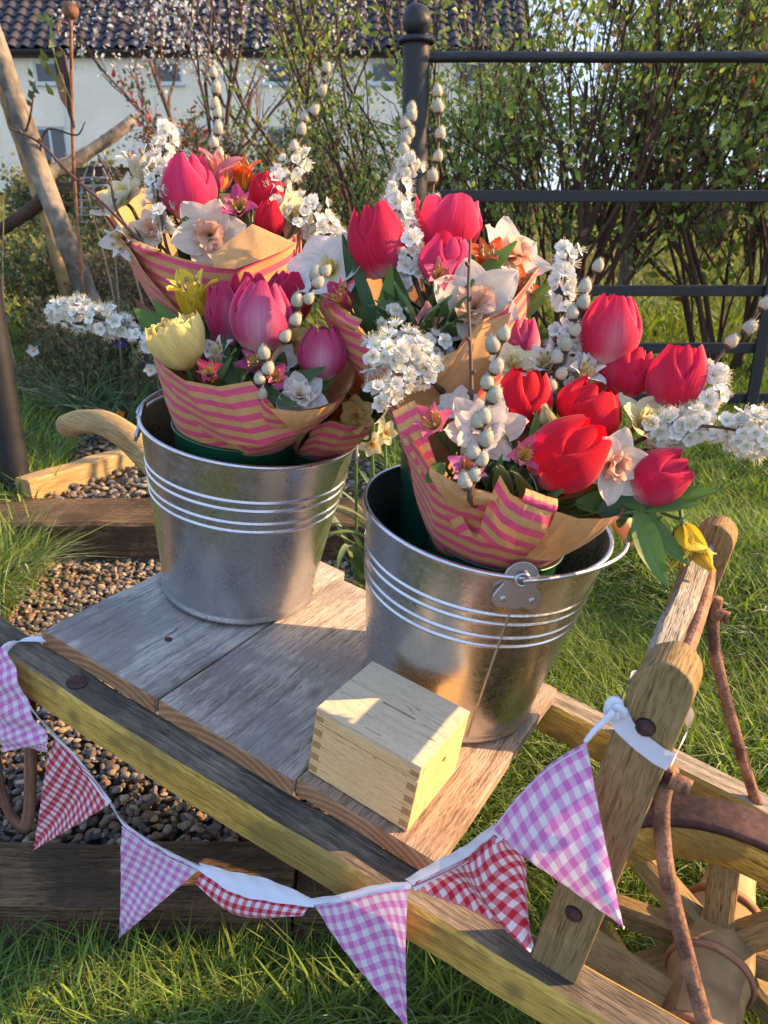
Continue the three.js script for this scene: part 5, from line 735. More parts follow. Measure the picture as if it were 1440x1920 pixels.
["blackthorn",2,[[-0.279,0.834,-0.986],[-0.31,0.855,-1.005],[-0.354,0.871,-1.022],[-0.399,0.881,-1.036],[-0.44,0.885,-1.049]],0.0168,84,"white blackthorn blossom spray reaching out over the grass bed"],
["blackthorn",3,[[0.046,0.906,-0.981],[0.039,0.929,-1.001],[0.032,0.961,-1.013],[0.02,0.992,-1.036],[0.015,1.013,-1.044],[0.027,1.045,-1.067],[0.035,1.068,-1.076]],0.0204,110,"tall white blackthorn blossom spray between the two pink tulips"],
["blackthorn",3,[[0.057,0.825,-0.854],[0.041,0.855,-0.855],[0.02,0.868,-0.849],[-0.003,0.863,-0.842],[-0.018,0.861,-0.836]],0.0208,56,"white blackthorn blossom spray hanging over the striped paper"],
["blackthorn",3,[[0.057,0.825,-0.854],[0.029,0.839,-0.838],[0.009,0.827,-0.823],[-0.014,0.818,-0.819]],0.0138,34,"lower white blackthorn blossom spray beside the green vase"],
["blackthorn",3,[[0.04,0.856,-0.962],[0.029,0.876,-0.959],[0.01,0.887,-0.964],[0.005,0.894,-0.966]],0.0196,22,"white blackthorn blossom deep inside the tall vase bouquet"],
["blackthorn",3,[[0.07,0.831,-0.921],[0.063,0.857,-0.92],[0.057,0.865,-0.923],[0.05,0.862,-0.922]],0.0151,14,"white blackthorn blossom below the ivory narcissus"],
["blackthorn",4,[[0.218,0.803,-0.846],[0.217,0.84,-0.871],[0.209,0.878,-0.896],[0.206,0.918,-0.911],[0.209,0.947,-0.922],[0.212,0.967,-0.93]],0.0159,66,"white blackthorn blossom spray beside the pinkish catkins"],
["blackthorn",4,[[0.271,0.772,-0.802],[0.305,0.789,-0.808],[0.34,0.797,-0.811],[0.351,0.818,-0.819],[0.362,0.847,-0.836]],0.0184,66,"white blackthorn blossom spray rising beside the leaning tulip"],
["blackthorn",4,[[0.271,0.772,-0.802],[0.307,0.79,-0.798],[0.343,0.794,-0.788],[0.374,0.792,-0.777],[0.403,0.793,-0.767]],0.0222,120,"dense white blackthorn blossom spray stretching over the lawn"],
["pussy_willow",1,[[-0.239,0.99,-1.196],[-0.242,1.063,-1.224],[-0.246,1.113,-1.243],[-0.248,1.157,-1.26],[-0.25,1.2,-1.277]],[[-0.248,1.195,-1.27],[-0.244,1.174,-1.262],[-0.245,1.153,-1.254],[-0.242,1.141,-1.25],[-0.241,1.119,-1.241],[-0.247,1.1,-1.234],[-0.239,1.086,-1.228],[-0.251,1.077,-1.225]],"pussy willow twig with cream catkins standing over pink tulips"],
["pussy_willow",1,[[-0.153,0.99,-1.207],[-0.141,1.049,-1.229],[-0.129,1.089,-1.245],[-0.11,1.144,-1.266],[-0.085,1.202,-1.288]],[[-0.084,1.203,-1.284],[-0.091,1.172,-1.272],[-0.102,1.146,-1.262],[-0.116,1.137,-1.259],[-0.121,1.119,-1.252],[-0.132,1.096,-1.243],[-0.128,1.083,-1.238],[-0.144,1.057,-1.228],[-0.142,1.045,-1.223]],"pussy willow twig with cream catkins leaning towards the iron post"],
["pussy_willow",2,[[-0.145,0.794,-0.885],[-0.142,0.82,-0.895],[-0.132,0.845,-0.905],[-0.112,0.873,-0.915],[-0.099,0.899,-0.925],[-0.076,0.934,-0.939]],[[-0.068,0.941,-0.937],[-0.08,0.937,-0.936],[-0.077,0.929,-0.932],[-0.088,0.911,-0.926],[-0.101,0.909,-0.925],[-0.103,0.888,-0.917],[-0.115,0.87,-0.91],[-0.14,0.852,-0.903],[-0.135,0.835,-0.896],[-0.145,0.824,-0.892],[-0.142,0.807,-0.885]],"pussy willow twig with silvery catkins in front of the pale pink tulip"],
["pussy_willow",3,[[0.034,0.991,-1.052],[0.031,1.049,-1.074],[0.029,1.087,-1.088],[0.035,1.128,-1.104]],[[0.035,1.129,-1.1],[0.035,1.121,-1.097],[0.027,1.112,-1.094],[0.033,1.1,-1.089],[0.027,1.093,-1.087],[0.025,1.08,-1.081],[0.034,1.07,-1.077]],"short pussy willow twig with cream catkins in front of the iron post"],
["pussy_willow",3,[[0.055,0.959,-1.055],[0.06,1.004,-1.073],[0.064,1.04,-1.086],[0.071,1.095,-1.108],[0.069,1.154,-1.13]],[[0.069,1.152,-1.125],[0.07,1.133,-1.118],[0.073,1.101,-1.106],[0.07,1.073,-1.095],[0.063,1.049,-1.086],[0.066,1.02,-1.075]],"tall slender pussy willow twig with cream catkins beside the iron post"],
["pussy_willow",4,[[0.182,0.79,-0.825],[0.185,0.82,-0.836],[0.2,0.859,-0.851],[0.211,0.894,-0.864],[0.222,0.921,-0.875],[0.236,0.95,-0.886]],[[0.234,0.95,-0.881],[0.218,0.913,-0.867],[0.206,0.902,-0.863],[0.209,0.884,-0.856],[0.199,0.87,-0.851],[0.189,0.857,-0.846],[0.194,0.84,-0.839],[0.182,0.827,-0.834],[0.22,0.929,-0.874]],"pussy willow twig with pinkish catkins beside the tall coral tulip"],
["pussy_willow",4,[[0.082,0.751,-0.692],[0.089,0.775,-0.701],[0.094,0.803,-0.712],[0.098,0.832,-0.723],[0.103,0.86,-0.734],[0.114,0.889,-0.745]],[[0.114,0.896,-0.743],[0.103,0.887,-0.739],[0.107,0.867,-0.732],[0.098,0.853,-0.727],[0.105,0.842,-0.722],[0.095,0.823,-0.715],[0.089,0.819,-0.714],[0.097,0.803,-0.708],[0.085,0.792,-0.703],[0.093,0.785,-0.701],[0.086,0.771,-0.695],[0.077,0.766,-0.693]],"pussy willow twig with grey green catkins in front of ivory narcissus"],
["pussy_willow",4,[[0.304,0.764,-0.831],[0.346,0.817,-0.851],[0.389,0.87,-0.871],[0.409,0.887,-0.878],[0.429,0.913,-0.888]],[[0.424,0.91,-0.882],[0.407,0.885,-0.873],[0.387,0.871,-0.867]],"thin pussy willow twig with three catkins reaching towards the railing"],
["bare_twig",1,[[-0.368,1.003,-1.126],[-0.426,1.052,-1.145],[-0.473,1.096,-1.162],[-0.511,1.113,-1.168]],"bare reddish twig leaning left out of the back left bouquet"],
["bare_twig",1,[[-0.37,1.004,-1.148],[-0.382,1.053,-1.166],[-0.398,1.081,-1.177]],"short bare budded twig by the pale yellow narcissus"],
["bare_twig",3,[[0.094,0.812,-0.817],[0.094,0.848,-0.831],[0.091,0.917,-0.857],[0.093,0.977,-0.88]],"straight bare brown twig in front of the large ivory narcissus"],
["leaf",2,[-0.27,0.849,-1.013],[-0.324,0.879,-1.046],0.0264,"broad green leaf curling out beneath the yellow alstroemeria"],
["leaf",2,[-0.257,0.85,-1.003],[-0.3,0.884,-1.059],0.0233,"upright green leaf behind the yellow alstroemeria"],
["leaf",2,[-0.181,0.787,-0.914],[-0.194,0.85,-0.96],0.0142,"dark green leaf between the streaked white and crimson alstroemeria"],
["leaf",2,[-0.153,0.804,-0.91],[-0.077,0.823,-0.928],0.0217,"dark green leaf above the white double narcissus"],
["leaf",2,[-0.155,0.811,-0.908],[-0.103,0.791,-0.884],0.014,"dark green leaf lying along the plain paper fold"],
["leaf",2,[-0.104,0.794,-0.928],[-0.053,0.824,-0.961],0.0196,"pale folded leaf below the right hand pale tulip"],
["leaf",2,[-0.289,0.844,-1.044],[-0.337,0.886,-1.092],0.0171,"brownish leaf tip showing beside the yellow alstroemeria"],
["leaf",3,[-0.01,0.855,-0.973],[-0.049,0.96,-1.034],0.0226,"dark pointed tulip leaf beside the coral tulip"],
["leaf",3,[-0.013,0.881,-0.972],[-0.04,0.954,-1.021],0.0132,"narrow dark tulip leaf beside the large white narcissus"],
["leaf",3,[-0.003,0.87,-0.957],[0.008,0.937,-0.983],0.0156,"light green curled leaf under the coral tulip"],
["leaf",3,[0.114,0.931,-0.98],[0.158,0.967,-0.983],0.0156,"green leaf arching across the orange alstroemeria"],
["leaf",3,[0.16,0.882,-0.962],[0.205,0.926,-0.968],0.0169,"green leaf arching out at the right of the paper cone"],
["leaf",3,[0.052,0.823,-0.928],[0.086,0.881,-0.972],0.0232,"dark green leaf inside the tall vase bouquet"],
["leaf",3,[0.027,0.953,-1.032],[0.049,1.011,-1.075],0.0136,"green leaf between the tulips beside the slender willow twig"],
["leaf",4,[0.2,0.721,-0.75],[0.334,0.73,-0.753],0.0244,"broad glossy green leaf reaching past the wooden grip"],
["leaf",4,[0.244,0.726,-0.752],[0.318,0.723,-0.74],0.0178,"bright green leaf lying above the yellow alstroemeria"],
["leaf",4,[0.26,0.717,-0.738],[0.281,0.654,-0.703],0.0219,"green leaf hanging down beside the wooden grip"],
["leaf",4,[0.266,0.716,-0.748],[0.306,0.668,-0.719],0.0178,"second hanging leaf next to the yellow alstroemeria"],
["leaf",4,[0.06,0.766,-0.746],[0.043,0.75,-0.734],0.013,"green leaf under the pink alstroemeria by the kraft strip"],
["leaf",4,[0.198,0.786,-0.818],[0.245,0.814,-0.85],0.0198,"green leaf behind the scarlet tulips"],
["leaf",4,[0.127,0.751,-0.74],[0.181,0.748,-0.749],0.0195,"dark leaf beneath the large scarlet tulip"],
["leaf",4,[0.153,0.773,-0.759],[0.158,0.807,-0.783],0.0088,"slim green leaf beside the pale green bud"],
["leaf",4,[0.221,0.715,-0.742],[0.288,0.729,-0.753],0.0221,"dark green leaf under the drooping ivory narcissus"]];
const WRAPS = {"1":{"bottom":[-0.237,0.805,-1.061],"br":0.04,"top":[[-0.425,1.03,-1.222],[-0.382,0.99,-1.164],[-0.341,0.969,-1.113],[-0.3,0.956,-1.087],[-0.255,0.945,-1.071],[-0.204,0.941,-1.064],[-0.164,0.954,-1.085],[-0.128,0.972,-1.125],[-0.117,0.997,-1.199],[-0.15,1.017,-1.292],[-0.206,1.029,-1.339],[-0.28,1.038,-1.364],[-0.355,1.042,-1.355],[-0.408,1.042,-1.302]]},
"2":{"bottom":[-0.176,0.717,-0.947],"br":0.06,"top":[[-0.298,0.85,-1.003],[-0.275,0.83,-0.958],[-0.241,0.816,-0.92],[-0.195,0.812,-0.897],[-0.154,0.819,-0.889],[-0.132,0.795,-0.869],[-0.092,0.792,-0.868],[-0.055,0.799,-0.887],[-0.038,0.811,-0.94],[-0.042,0.833,-1.007],[-0.087,0.841,-1.064],[-0.165,0.851,-1.1],[-0.24,0.854,-1.101],[-0.291,0.856,-1.07]]},
"3":{"bottom":[0.052,0.761,-0.915],"br":0.056,"top":[[-0.084,0.896,-1.01],[-0.058,0.878,-0.965],[-0.026,0.869,-0.935],[-0.003,0.865,-0.918],[0.025,0.852,-0.9],[0.049,0.846,-0.891],[0.079,0.852,-0.891],[0.095,0.873,-0.899],[0.108,0.885,-0.904],[0.144,0.902,-0.926],[0.183,0.936,-0.972],[0.194,0.939,-1.048],[0.153,0.923,-1.095],[0.082,0.921,-1.126],[0.007,0.921,-1.126],[-0.051,0.916,-1.092]]},
"4":{"bottom":[0.122,0.649,-0.781],"br":0.052,"top":[[0.01,0.808,-0.794],[0.038,0.777,-0.745],[0.049,0.764,-0.726],[0.073,0.757,-0.712],[0.101,0.751,-0.703],[0.113,0.748,-0.699],[0.126,0.748,-0.698],[0.144,0.74,-0.695],[0.164,0.732,-0.695],[0.194,0.721,-0.704],[0.236,0.718,-0.722],[0.255,0.722,-0.772],[0.25,0.742,-0.843],[0.215,0.768,-0.886],[0.153,0.783,-0.902],[0.079,0.799,-0.865]]},
"5":{"bottom":[-0.083,0.717,-0.984],"br":0.032,"top":[[-0.092,0.749,-0.959],[-0.068,0.758,-0.951],[-0.044,0.752,-0.949],[-0.014,0.752,-0.976],[-0.004,0.778,-1.018],[-0.022,0.805,-1.061],[-0.06,0.802,-1.081],[-0.088,0.785,-1.053],[-0.103,0.763,-1.002]]}};
const PANELS = [[1,"plain_fold","plain",[[-0.229,0.952,-1.072],[-0.207,0.971,-1.092],[-0.179,0.991,-1.116],[-0.127,0.969,-1.113]],[[-0.223,0.938,-1.054],[-0.195,0.936,-1.052],[-0.162,0.947,-1.07],[-0.125,0.962,-1.105]]],
[1,"back_panel","plain",[[-0.43,1.034,-1.229],[-0.389,0.992,-1.164],[-0.344,0.957,-1.103]],[[-0.275,0.869,-1.069],[-0.27,0.868,-1.063],[-0.264,0.868,-1.058]]],
[1,"turned_corner","stripe",[[-0.341,0.972,-1.11],[-0.32,0.965,-1.098],[-0.299,0.959,-1.085]],[[-0.332,0.952,-1.1],[-0.319,0.952,-1.091],[-0.302,0.954,-1.081]]],[2,"front_panel","stripe",[[-0.277,0.831,-0.953],[-0.239,0.818,-0.913],[-0.193,0.815,-0.891],[-0.153,0.823,-0.883]],[[-0.225,0.749,-0.927],[-0.187,0.743,-0.9],[-0.146,0.744,-0.885],[-0.104,0.76,-0.888]]],[2,"plain_fold","plain",[[-0.131,0.795,-0.863],[-0.097,0.793,-0.859],[-0.073,0.795,-0.864],[-0.053,0.8,-0.879]],[[-0.107,0.766,-0.874],[-0.102,0.766,-0.874],[-0.099,0.767,-0.875],[-0.094,0.769,-0.878]]],[3,"plain_fold","plain",[[0.049,0.845,-0.882],[0.085,0.859,-0.882],[0.107,0.885,-0.894],[0.148,0.897,-0.916]],[[0.012,0.793,-0.885],[0.037,0.787,-0.875],[0.068,0.79,-0.871],[0.105,0.802,-0.879]]],[3,"turned_corner","stripe",[[-0.065,0.906,-0.981],[-0.052,0.897,-0.973],[-0.039,0.888,-0.964],[-0.026,0.883,-0.957]],[[-0.055,0.879,-0.958],[-0.045,0.876,-0.951],[-0.035,0.873,-0.943],[-0.025,0.87,-0.931]]],[4,"edge_strip","strip",[[0.009,0.813,-0.774],[0.02,0.819,-0.777],[0.031,0.824,-0.779]],[[0.078,0.693,-0.734],[0.085,0.695,-0.726],[0.092,0.695,-0.719]]],[4,"plain_fold","plain",[[0.045,0.77,-0.721],[0.067,0.761,-0.705],[0.092,0.755,-0.696],[0.11,0.751,-0.692]],[[0.069,0.732,-0.713],[0.081,0.736,-0.704],[0.096,0.74,-0.698],[0.108,0.744,-0.695]]],[4,"front_panel","stripe",[[0.111,0.77,-0.699],[0.119,0.756,-0.686],[0.133,0.747,-0.68],[0.16,0.737,-0.683]],[[0.094,0.701,-0.708],[0.111,0.695,-0.699],[0.129,0.694,-0.694],[0.149,0.696,-0.695]]],[4,"turned_corner","stripe",[[0.136,0.757,-0.697],[0.148,0.753,-0.694],[0.157,0.75,-0.692],[0.167,0.747,-0.693]],[[0.129,0.747,-0.686],[0.142,0.742,-0.684],[0.151,0.739,-0.684],[0.159,0.735,-0.685]]],[4,"side_panel","plain",[[0.164,0.737,-0.688],[0.188,0.728,-0.691],[0.213,0.725,-0.698],[0.232,0.725,-0.707]],[[0.145,0.673,-0.721],[0.156,0.671,-0.72],[0.17,0.669,-0.722],[0.183,0.669,-0.73]]]];
// ---------- flowers ----------
// petal surface: base at the origin, rising along +y, outward side +z
function petalGeo(o) {
  const nu = o.nu ?? 6, nv = o.nv ?? 9, pos = [], uv = [], col = [], idx = [], Wd = o.w / 2; let y = 0, z = o.r0 ?? 0; const c = new THREE.Color(), sd = o.seed ?? 1;
  for (let j = 0; j <= nv; j++) {
    const t = j / nv, th = o.bend(t); if (j) { y += Math.cos(th) * o.len / nv; z += Math.sin(th) * o.len / nv; }
    const w = Wd * o.prof(t);
    for (let i = 0; i <= nu; i++) {
      const s = i / nu * 2 - 1, cup = -(o.cup ?? 0.3) * w * s * s, ruf = (o.ruf ?? 0) * o.len * (free(s * 2.2 + 20 + sd * 7, t * 3 + 20, sd) - 0.5) * (0.3 + t) * (0.4 + Math.abs(s)), rib = (o.rib ?? 0) * o.len * Math.exp(-s * s * 30) * (1 - t), d = cup + ruf - rib;
      const tipIn = (o.notch ?? 0) * o.len * (j === nv ? -(1 - Math.abs(s)) : 0);
      pos.push(w * s, y - Math.sin(th) * d + tipIn * Math.cos(th), z + Math.cos(th) * d); uv.push((s + 1) / 2, t);
      const k = o.col(t, s, free(s * 7 + 31 + sd, t * 1.5 + 11, sd + 3)); col.push(k[0], k[1], k[2]);
      if (j && i) { const a = (j - 1) * (nu + 1) + i - 1; idx.push(a, a + 1, a + nu + 1, a + 1, a + nu + 2, a + nu + 1); }
    }
  }
  void c; const g = new THREE.BufferGeometry(); g.setAttribute('position', new THREE.Float32BufferAttribute(pos, 3)); g.setAttribute('uv', new THREE.Float32BufferAttribute(uv, 2)); g.setAttribute('color', new THREE.Float32BufferAttribute(col, 3)); g.setIndex(idx); g.computeVertexNormals(); return g;
}
const ovate = (a, b) => (t) => Math.pow(Math.sin(Math.PI * Math.pow(clamp(t, 0.015, 0.985), a)), b);
// tulip petal of unit height and unit width: wraps the cup of the flower
function tulipPetal(inner, open, pal, seed) {
  const nu = 12, nv = 16, pos = [], uv = [], col = [], idx = [];
  for (let j = 0; j <= nv; j++) {
    const t = j / nv, ph = 0.1 + (0.79 - 0.34 * open) * Math.pow(t, 0.85), rr = 0.5 * Math.pow(Math.sin(Math.PI * ph), 0.8) * (inner ? 0.86 : 1), al = (inner ? 1.05 : 1.12) * (1 - 0.22 * Math.pow(t, 4)) * (0.78 + 0.22 * Math.sin(Math.PI * Math.min(1, t * 1.2)));
    for (let i = 0; i <= nu; i++) {
      const s = i / nu * 2 - 1, a = s * al, lip = 0.05 * s * s * (inner ? -0.4 : 0.6) * t + 0.035 * (free(s * 3 + 9 + seed * 5, t * 4 + 9, seed) - 0.5) * t - 0.016 * Math.exp(-s * s * 40) * (1 - t * 0.6) + open * 0.1 * Math.pow(t, 4);
      const r = rr * (1 - 0.07 * s * s) + lip, y = t * (inner ? 0.98 : 1) * (1 + 0.05 * (free(s * 5 + 40, seed * 3.3, seed) - 0.5) * t - 0.34 * Math.pow(Math.abs(s), 3.6) * Math.pow(t, 1.5));
      pos.push(Math.sin(a) * r, y, Math.cos(a) * r); uv.push((s + 1) / 2, t);
      const n = free(s * 12 + 31 + seed, t * 1.1 + 7, seed + 3), edge = sstep(Math.abs(s), 0.55, 1), top = sstep(t, 0.45, 1), base = 1 - sstep(t + 0.1 * (n - 0.5), 0.02, 0.2), rib = Math.exp(-s * s * 9) * (1 - sstep(t, 0.3, 0.95));
      let k = mix3(pal.main, pal.edge, clamp(0.75 * edge + 0.5 * top * (0.6 + 0.8 * n), 0, 1)); k = mix3(k, pal.flame, clamp(rib * (0.55 + 0.7 * n), 0, 1) * (inner ? 0.4 : 1)); k = mix3(k, pal.base, base); const q = 0.88 + 0.24 * n; col.push(k[0] * q, k[1] * q, k[2] * q);
      if (j && i) { const b = (j - 1) * (nu + 1) + i - 1; idx.push(b, b + 1, b + nu + 1, b + 1, b + nu + 2, b + nu + 1); }
    }
  }
  const g = new THREE.BufferGeometry(); g.setAttribute('position', new THREE.Float32BufferAttribute(pos, 3)); g.setAttribute('uv', new THREE.Float32BufferAttribute(uv, 2)); g.setAttribute('color', new THREE.Float32BufferAttribute(col, 3)); g.setIndex(idx); g.computeVertexNormals(); return g;
}
const TP = {
  pink: { main: [0.72, 0.035, 0.14], edge: [0.76, 0.06, 0.18], flame: [0.72, 0.06, 0.18], base: [0.75, 0.55, 0.42], open: 0.12 },
  pinkopen: { main: [0.76, 0.03, 0.12], edge: [0.80, 0.09, 0.22], flame: [0.74, 0.025, 0.08], base: [0.75, 0.5, 0.4], open: 0.55 },
  red: { main: [0.70, 0.008, 0.03], edge: [0.74, 0.018, 0.06], flame: [0.66, 0.02, 0.06], base: [0.7, 0.4, 0.3], open: 0.1 },
  scarlet: { main: [0.72, 0.005, 0.02], edge: [0.74, 0.008, 0.03], flame: [0.62, 0.012, 0.07], base: [0.6, 0.25, 0.3], open: 0.1 },
  coral: { main: [0.68, 0.012, 0.055], edge: [0.72, 0.02, 0.09], flame: [0.62, 0.06, 0.14], base: [0.72, 0.5, 0.45], open: 0.12 },
  coralpale: { main: [0.68, 0.03, 0.10], edge: [0.72, 0.02, 0.09], flame: [0.66, 0.20, 0.27], base: [0.74, 0.62, 0.5], open: 0.14 },
  magenta: { main: [0.52, 0.02, 0.10], edge: [0.56, 0.05, 0.17], flame: [0.62, 0.22, 0.33], base: [0.6, 0.4, 0.4], open: 0.05 },
  pale: { main: [0.62, 0.10, 0.24], edge: [0.54, 0.02, 0.12], flame: [0.70, 0.38, 0.50], base: [0.72, 0.56, 0.55], open: 0.05 },
  deep: { main: [0.48, 0.008, 0.05], edge: [0.54, 0.015, 0.08], flame: [0.42, 0.015, 0.07], base: [0.5, 0.2, 0.2], open: 0.12 },
};
for (const k of Object.keys(TP)) { const p = TP[k]; p.geo = [0, 1, 2].map((i) => [tulipPetal(false, p.open, p, 5 + i), tulipPetal(true, p.open, p, 9 + i)]); }
const BIND = { 1: onB(0.066, 0.318, 0.05), 2: onB(0.128, 0.216, 0.06), 3: onB(0.404, 0.305, 0.06), 4: onB(0.513, 0.226, 0.05), 5: onB(0.205, 0.298, 0.05) };
const MOUTH = { 1: onB(0.066, 0.318, 0.30), 2: onB(0.128, 0.216, 0.28), 3: onB(0.404, 0.305, 0.35), 4: onB(0.513, 0.226, 0.265), 5: onB(0.205, 0.298, 0.265) };
const GROUPS = { 1: 'flowers of the back left bouquet', 2: 'flowers of the front left bouquet', 3: 'flowers in the tall green vase', 4: 'flowers of the right bouquet', 5: 'flowers between the buckets' };
const fr = rng(321);
// stem from a bound foot through the vase mouth to the head; coordinates relative to the foot
function stemTo(t, b, head, dir, rad, mat = M.stem, name = 'stem', straight = false) {
  const foot = t.position, mo = MOUTH[b].clone().add(V3((fr() - 0.5) * 0.05, 0, (fr() - 0.5) * 0.05)), d = head.distanceTo(mo);
  const pts = [V3(0, 0, 0), mo.sub(foot), head.clone().addScaledVector(dir, -0.3 * Math.min(d, 0.12)).sub(foot), head.clone().sub(foot)]; if (straight) pts.splice(2, 1);
  return mesh(name, tubeGeo(curvePts(pts, 16), rad, 7), mat, t);
}
const footOf = (b) => BIND[b].clone().add(V3((fr() - 0.5) * 0.05, 0, (fr() - 0.5) * 0.05));
const put = (m, pos, q, s) => { m.position.copy(pos); m.quaternion.copy(q); typeof s === 'number' ? m.scale.setScalar(s) : m.scale.set(...s); return m; };
const spin = (a) => new THREE.Quaternion().setFromAxisAngle(V3(0, 1, 0), a);
const tiltX = (a) => new THREE.Quaternion().setFromAxisAngle(V3(1, 0, 0), a);

function tulip([, b, c, d, w, h, variety, label]) {
  const t = thing('tulip', label, 'tulip', GROUPS[b], footOf(b)), dir = A3(d), base = A3(c).addScaledVector(dir, -h / 2), q = yTo(dir), pal = TP[variety], k = (fr() * 3) | 0, a0 = fr() * 6.283;
  stemTo(t, b, base, dir, 0.0036); const local = base.sub(t.position), ww = w * 1.12;
  for (let i = 0; i < 3; i++) put(mesh('petal', pal.geo[(k + i) % 3][1], M.petal, t), local, q.clone().multiply(spin(a0 + 1.047 + i * 2.094 + 0.1 * (fr() - 0.5))), [ww, h * (0.97 + 0.05 * fr()), ww]);
  for (let i = 0; i < 3; i++) put(mesh('petal', pal.geo[(k + i) % 3][0], M.petal, t), local, q.clone().multiply(spin(a0 + i * 2.094 + 0.12 * (fr() - 0.5))).multiply(tiltX(0.05 * (fr() - 0.3))), [ww, h * (0.94 + 0.08 * fr()), ww]);
}
// narcissus
const cream = [0.80, 0.76, 0.64], white = [0.82, 0.80, 0.74], peach = [0.80, 0.50, 0.33], yellow = [0.82, 0.70, 0.24], paleY = [0.82, 0.78, 0.50];
const tone = (a, b, f) => (t, s, n) => { const k = mix3(a, b, f(t, s)); const m = 0.94 + 0.12 * n; return [k[0] * m, k[1] * m, k[2] * m]; };
function narcSet(p, heart, tw, cup, ruf) { return [0, 1, 2].map((i) => petalGeo({ len: 1, w: tw, nu: 8, nv: 9, seed: 3 + i, r0: 0.05, prof: ovate(0.72, 0.62), bend: (t) => 1.05 + 0.35 * Math.sin(t * 3) - 0.25 * t * (i - 1), cup, ruf, rib: 0.02, col: tone(heart, p, (t) => sstep(t, 0.05, 0.3)) })); }
function coronaSet(c0, c1, len, flare, ruf) { return [0, 1, 2].map((i) => petalGeo({ len, w: len * 1.1, nu: 8, nv: 6, seed: 20 + i, r0: 0.03, prof: (t) => 0.35 + 0.65 * Math.pow(t, 0.7), bend: (t) => 0.25 + flare * t, cup: 0.35, ruf, col: tone(c0, c1, (t) => t) })); }
const NV = {
  yellowcup: { p: narcSet([0.80, 0.80, 0.60], [0.8, 0.7, 0.3], 0.86, 0.16, 0.14), c: coronaSet([0.8, 0.55, 0.1], [0.82, 0.66, 0.2], 0.42, 0.7, 0.22), layers: 2, n: 7 },
  peach: { p: narcSet(cream, [0.8, 0.62, 0.4], 0.84, 0.2, 0.12), c: coronaSet([0.78, 0.42, 0.2], [0.82, 0.55, 0.40], 0.5, 0.9, 0.4), layers: 1, n: 9 },
  peachflat: { p: narcSet([0.81, 0.74, 0.64], [0.8, 0.55, 0.38], 0.72, 0.12, 0.14), c: coronaSet([0.8, 0.5, 0.3], [0.82, 0.66, 0.54], 0.36, 1.0, 0.3), layers: 2, n: 6 },
  cream: { p: narcSet([0.82, 0.77, 0.48], [0.8, 0.68, 0.3], 0.8, 0.3, 0.12), c: coronaSet([0.8, 0.66, 0.2], [0.82, 0.76, 0.42], 0.5, 0.4, 0.2), layers: 1, n: 7 },
  double: { p: narcSet(white, [0.8, 0.72, 0.5], 0.86, 0.3, 0.16), c: coronaSet([0.8, 0.5, 0.2], white, 0.62, 0.8, 0.3), layers: 2, n: 9 },
  yellow: { p: narcSet([0.80, 0.64, 0.26], [0.8, 0.6, 0.16], 0.84, 0.3, 0.16), c: coronaSet([0.8, 0.5, 0.1], [0.82, 0.62, 0.22], 0.5, 0.5, 0.25), layers: 1, n: 7 },
  white: { p: narcSet(white, [0.8, 0.78, 0.6], 0.84, 0.28, 0.14), c: coronaSet([0.8, 0.7, 0.3], white, 0.4, 0.8, 0.25), layers: 1, n: 6 },
  whitebig: { p: narcSet(white, [0.66, 0.64, 0.2], 1.05, 0.22, 0.12), c: coronaSet([0.5, 0.48, 0.1], [0.8, 0.68, 0.2], 0.3, 0.5, 0.2), layers: 1, n: 6 },
};
M.petalCream = M.petal;
function narcissus([, b, c, d, rad, , variety, label]) {
  const t = thing('narcissus', label, 'narcissus', GROUPS[b], footOf(b)), dir = A3(d), head = A3(c).addScaledVector(dir, -rad * 0.2), q = yTo(dir), V = NV[variety], a0 = fr() * 6.283; rad *= 1.3;
  const neck = head.clone().addScaledVector(dir, -rad * 0.45).add(V3(0, -0.004, 0)); stemTo(t, b, neck, V3(0, 1, 0), 0.003);
  const loc = head.clone().sub(t.position); mesh('neck', tubeGeo(curvePts([neck.clone().sub(t.position).add(V3(0, -0.004, 0)), neck.clone().sub(t.position).lerp(loc, 0.5).add(V3(0, 0.003, 0)), loc], 8), 0.003, 6), M.stem, t);
  for (let l = 0; l < V.layers; l++) for (let i = 0; i < 6; i++) put(mesh('petal', V.p[(i + l) % 3], M.petal, t), loc, q.clone().multiply(spin(a0 + l * 0.52 + i * 1.047 + 0.1 * (fr() - 0.5))).multiply(tiltX(-0.12 - 0.32 * l + 0.22 * (fr() - 0.5) + (i % 2) * 0.12)), rad * (1.0 - 0.2 * l + 0.1 * (fr() - 0.5)));
  for (let i = 0; i < V.n; i++) put(mesh('corona_petal', V.c[i % 3], M.petal, t), loc, q.clone().multiply(spin(a0 + i * 6.283 / V.n + 0.2 * fr())).multiply(tiltX(0.1 - 0.5 * fr())), rad * (0.85 + 0.3 * fr()));
}
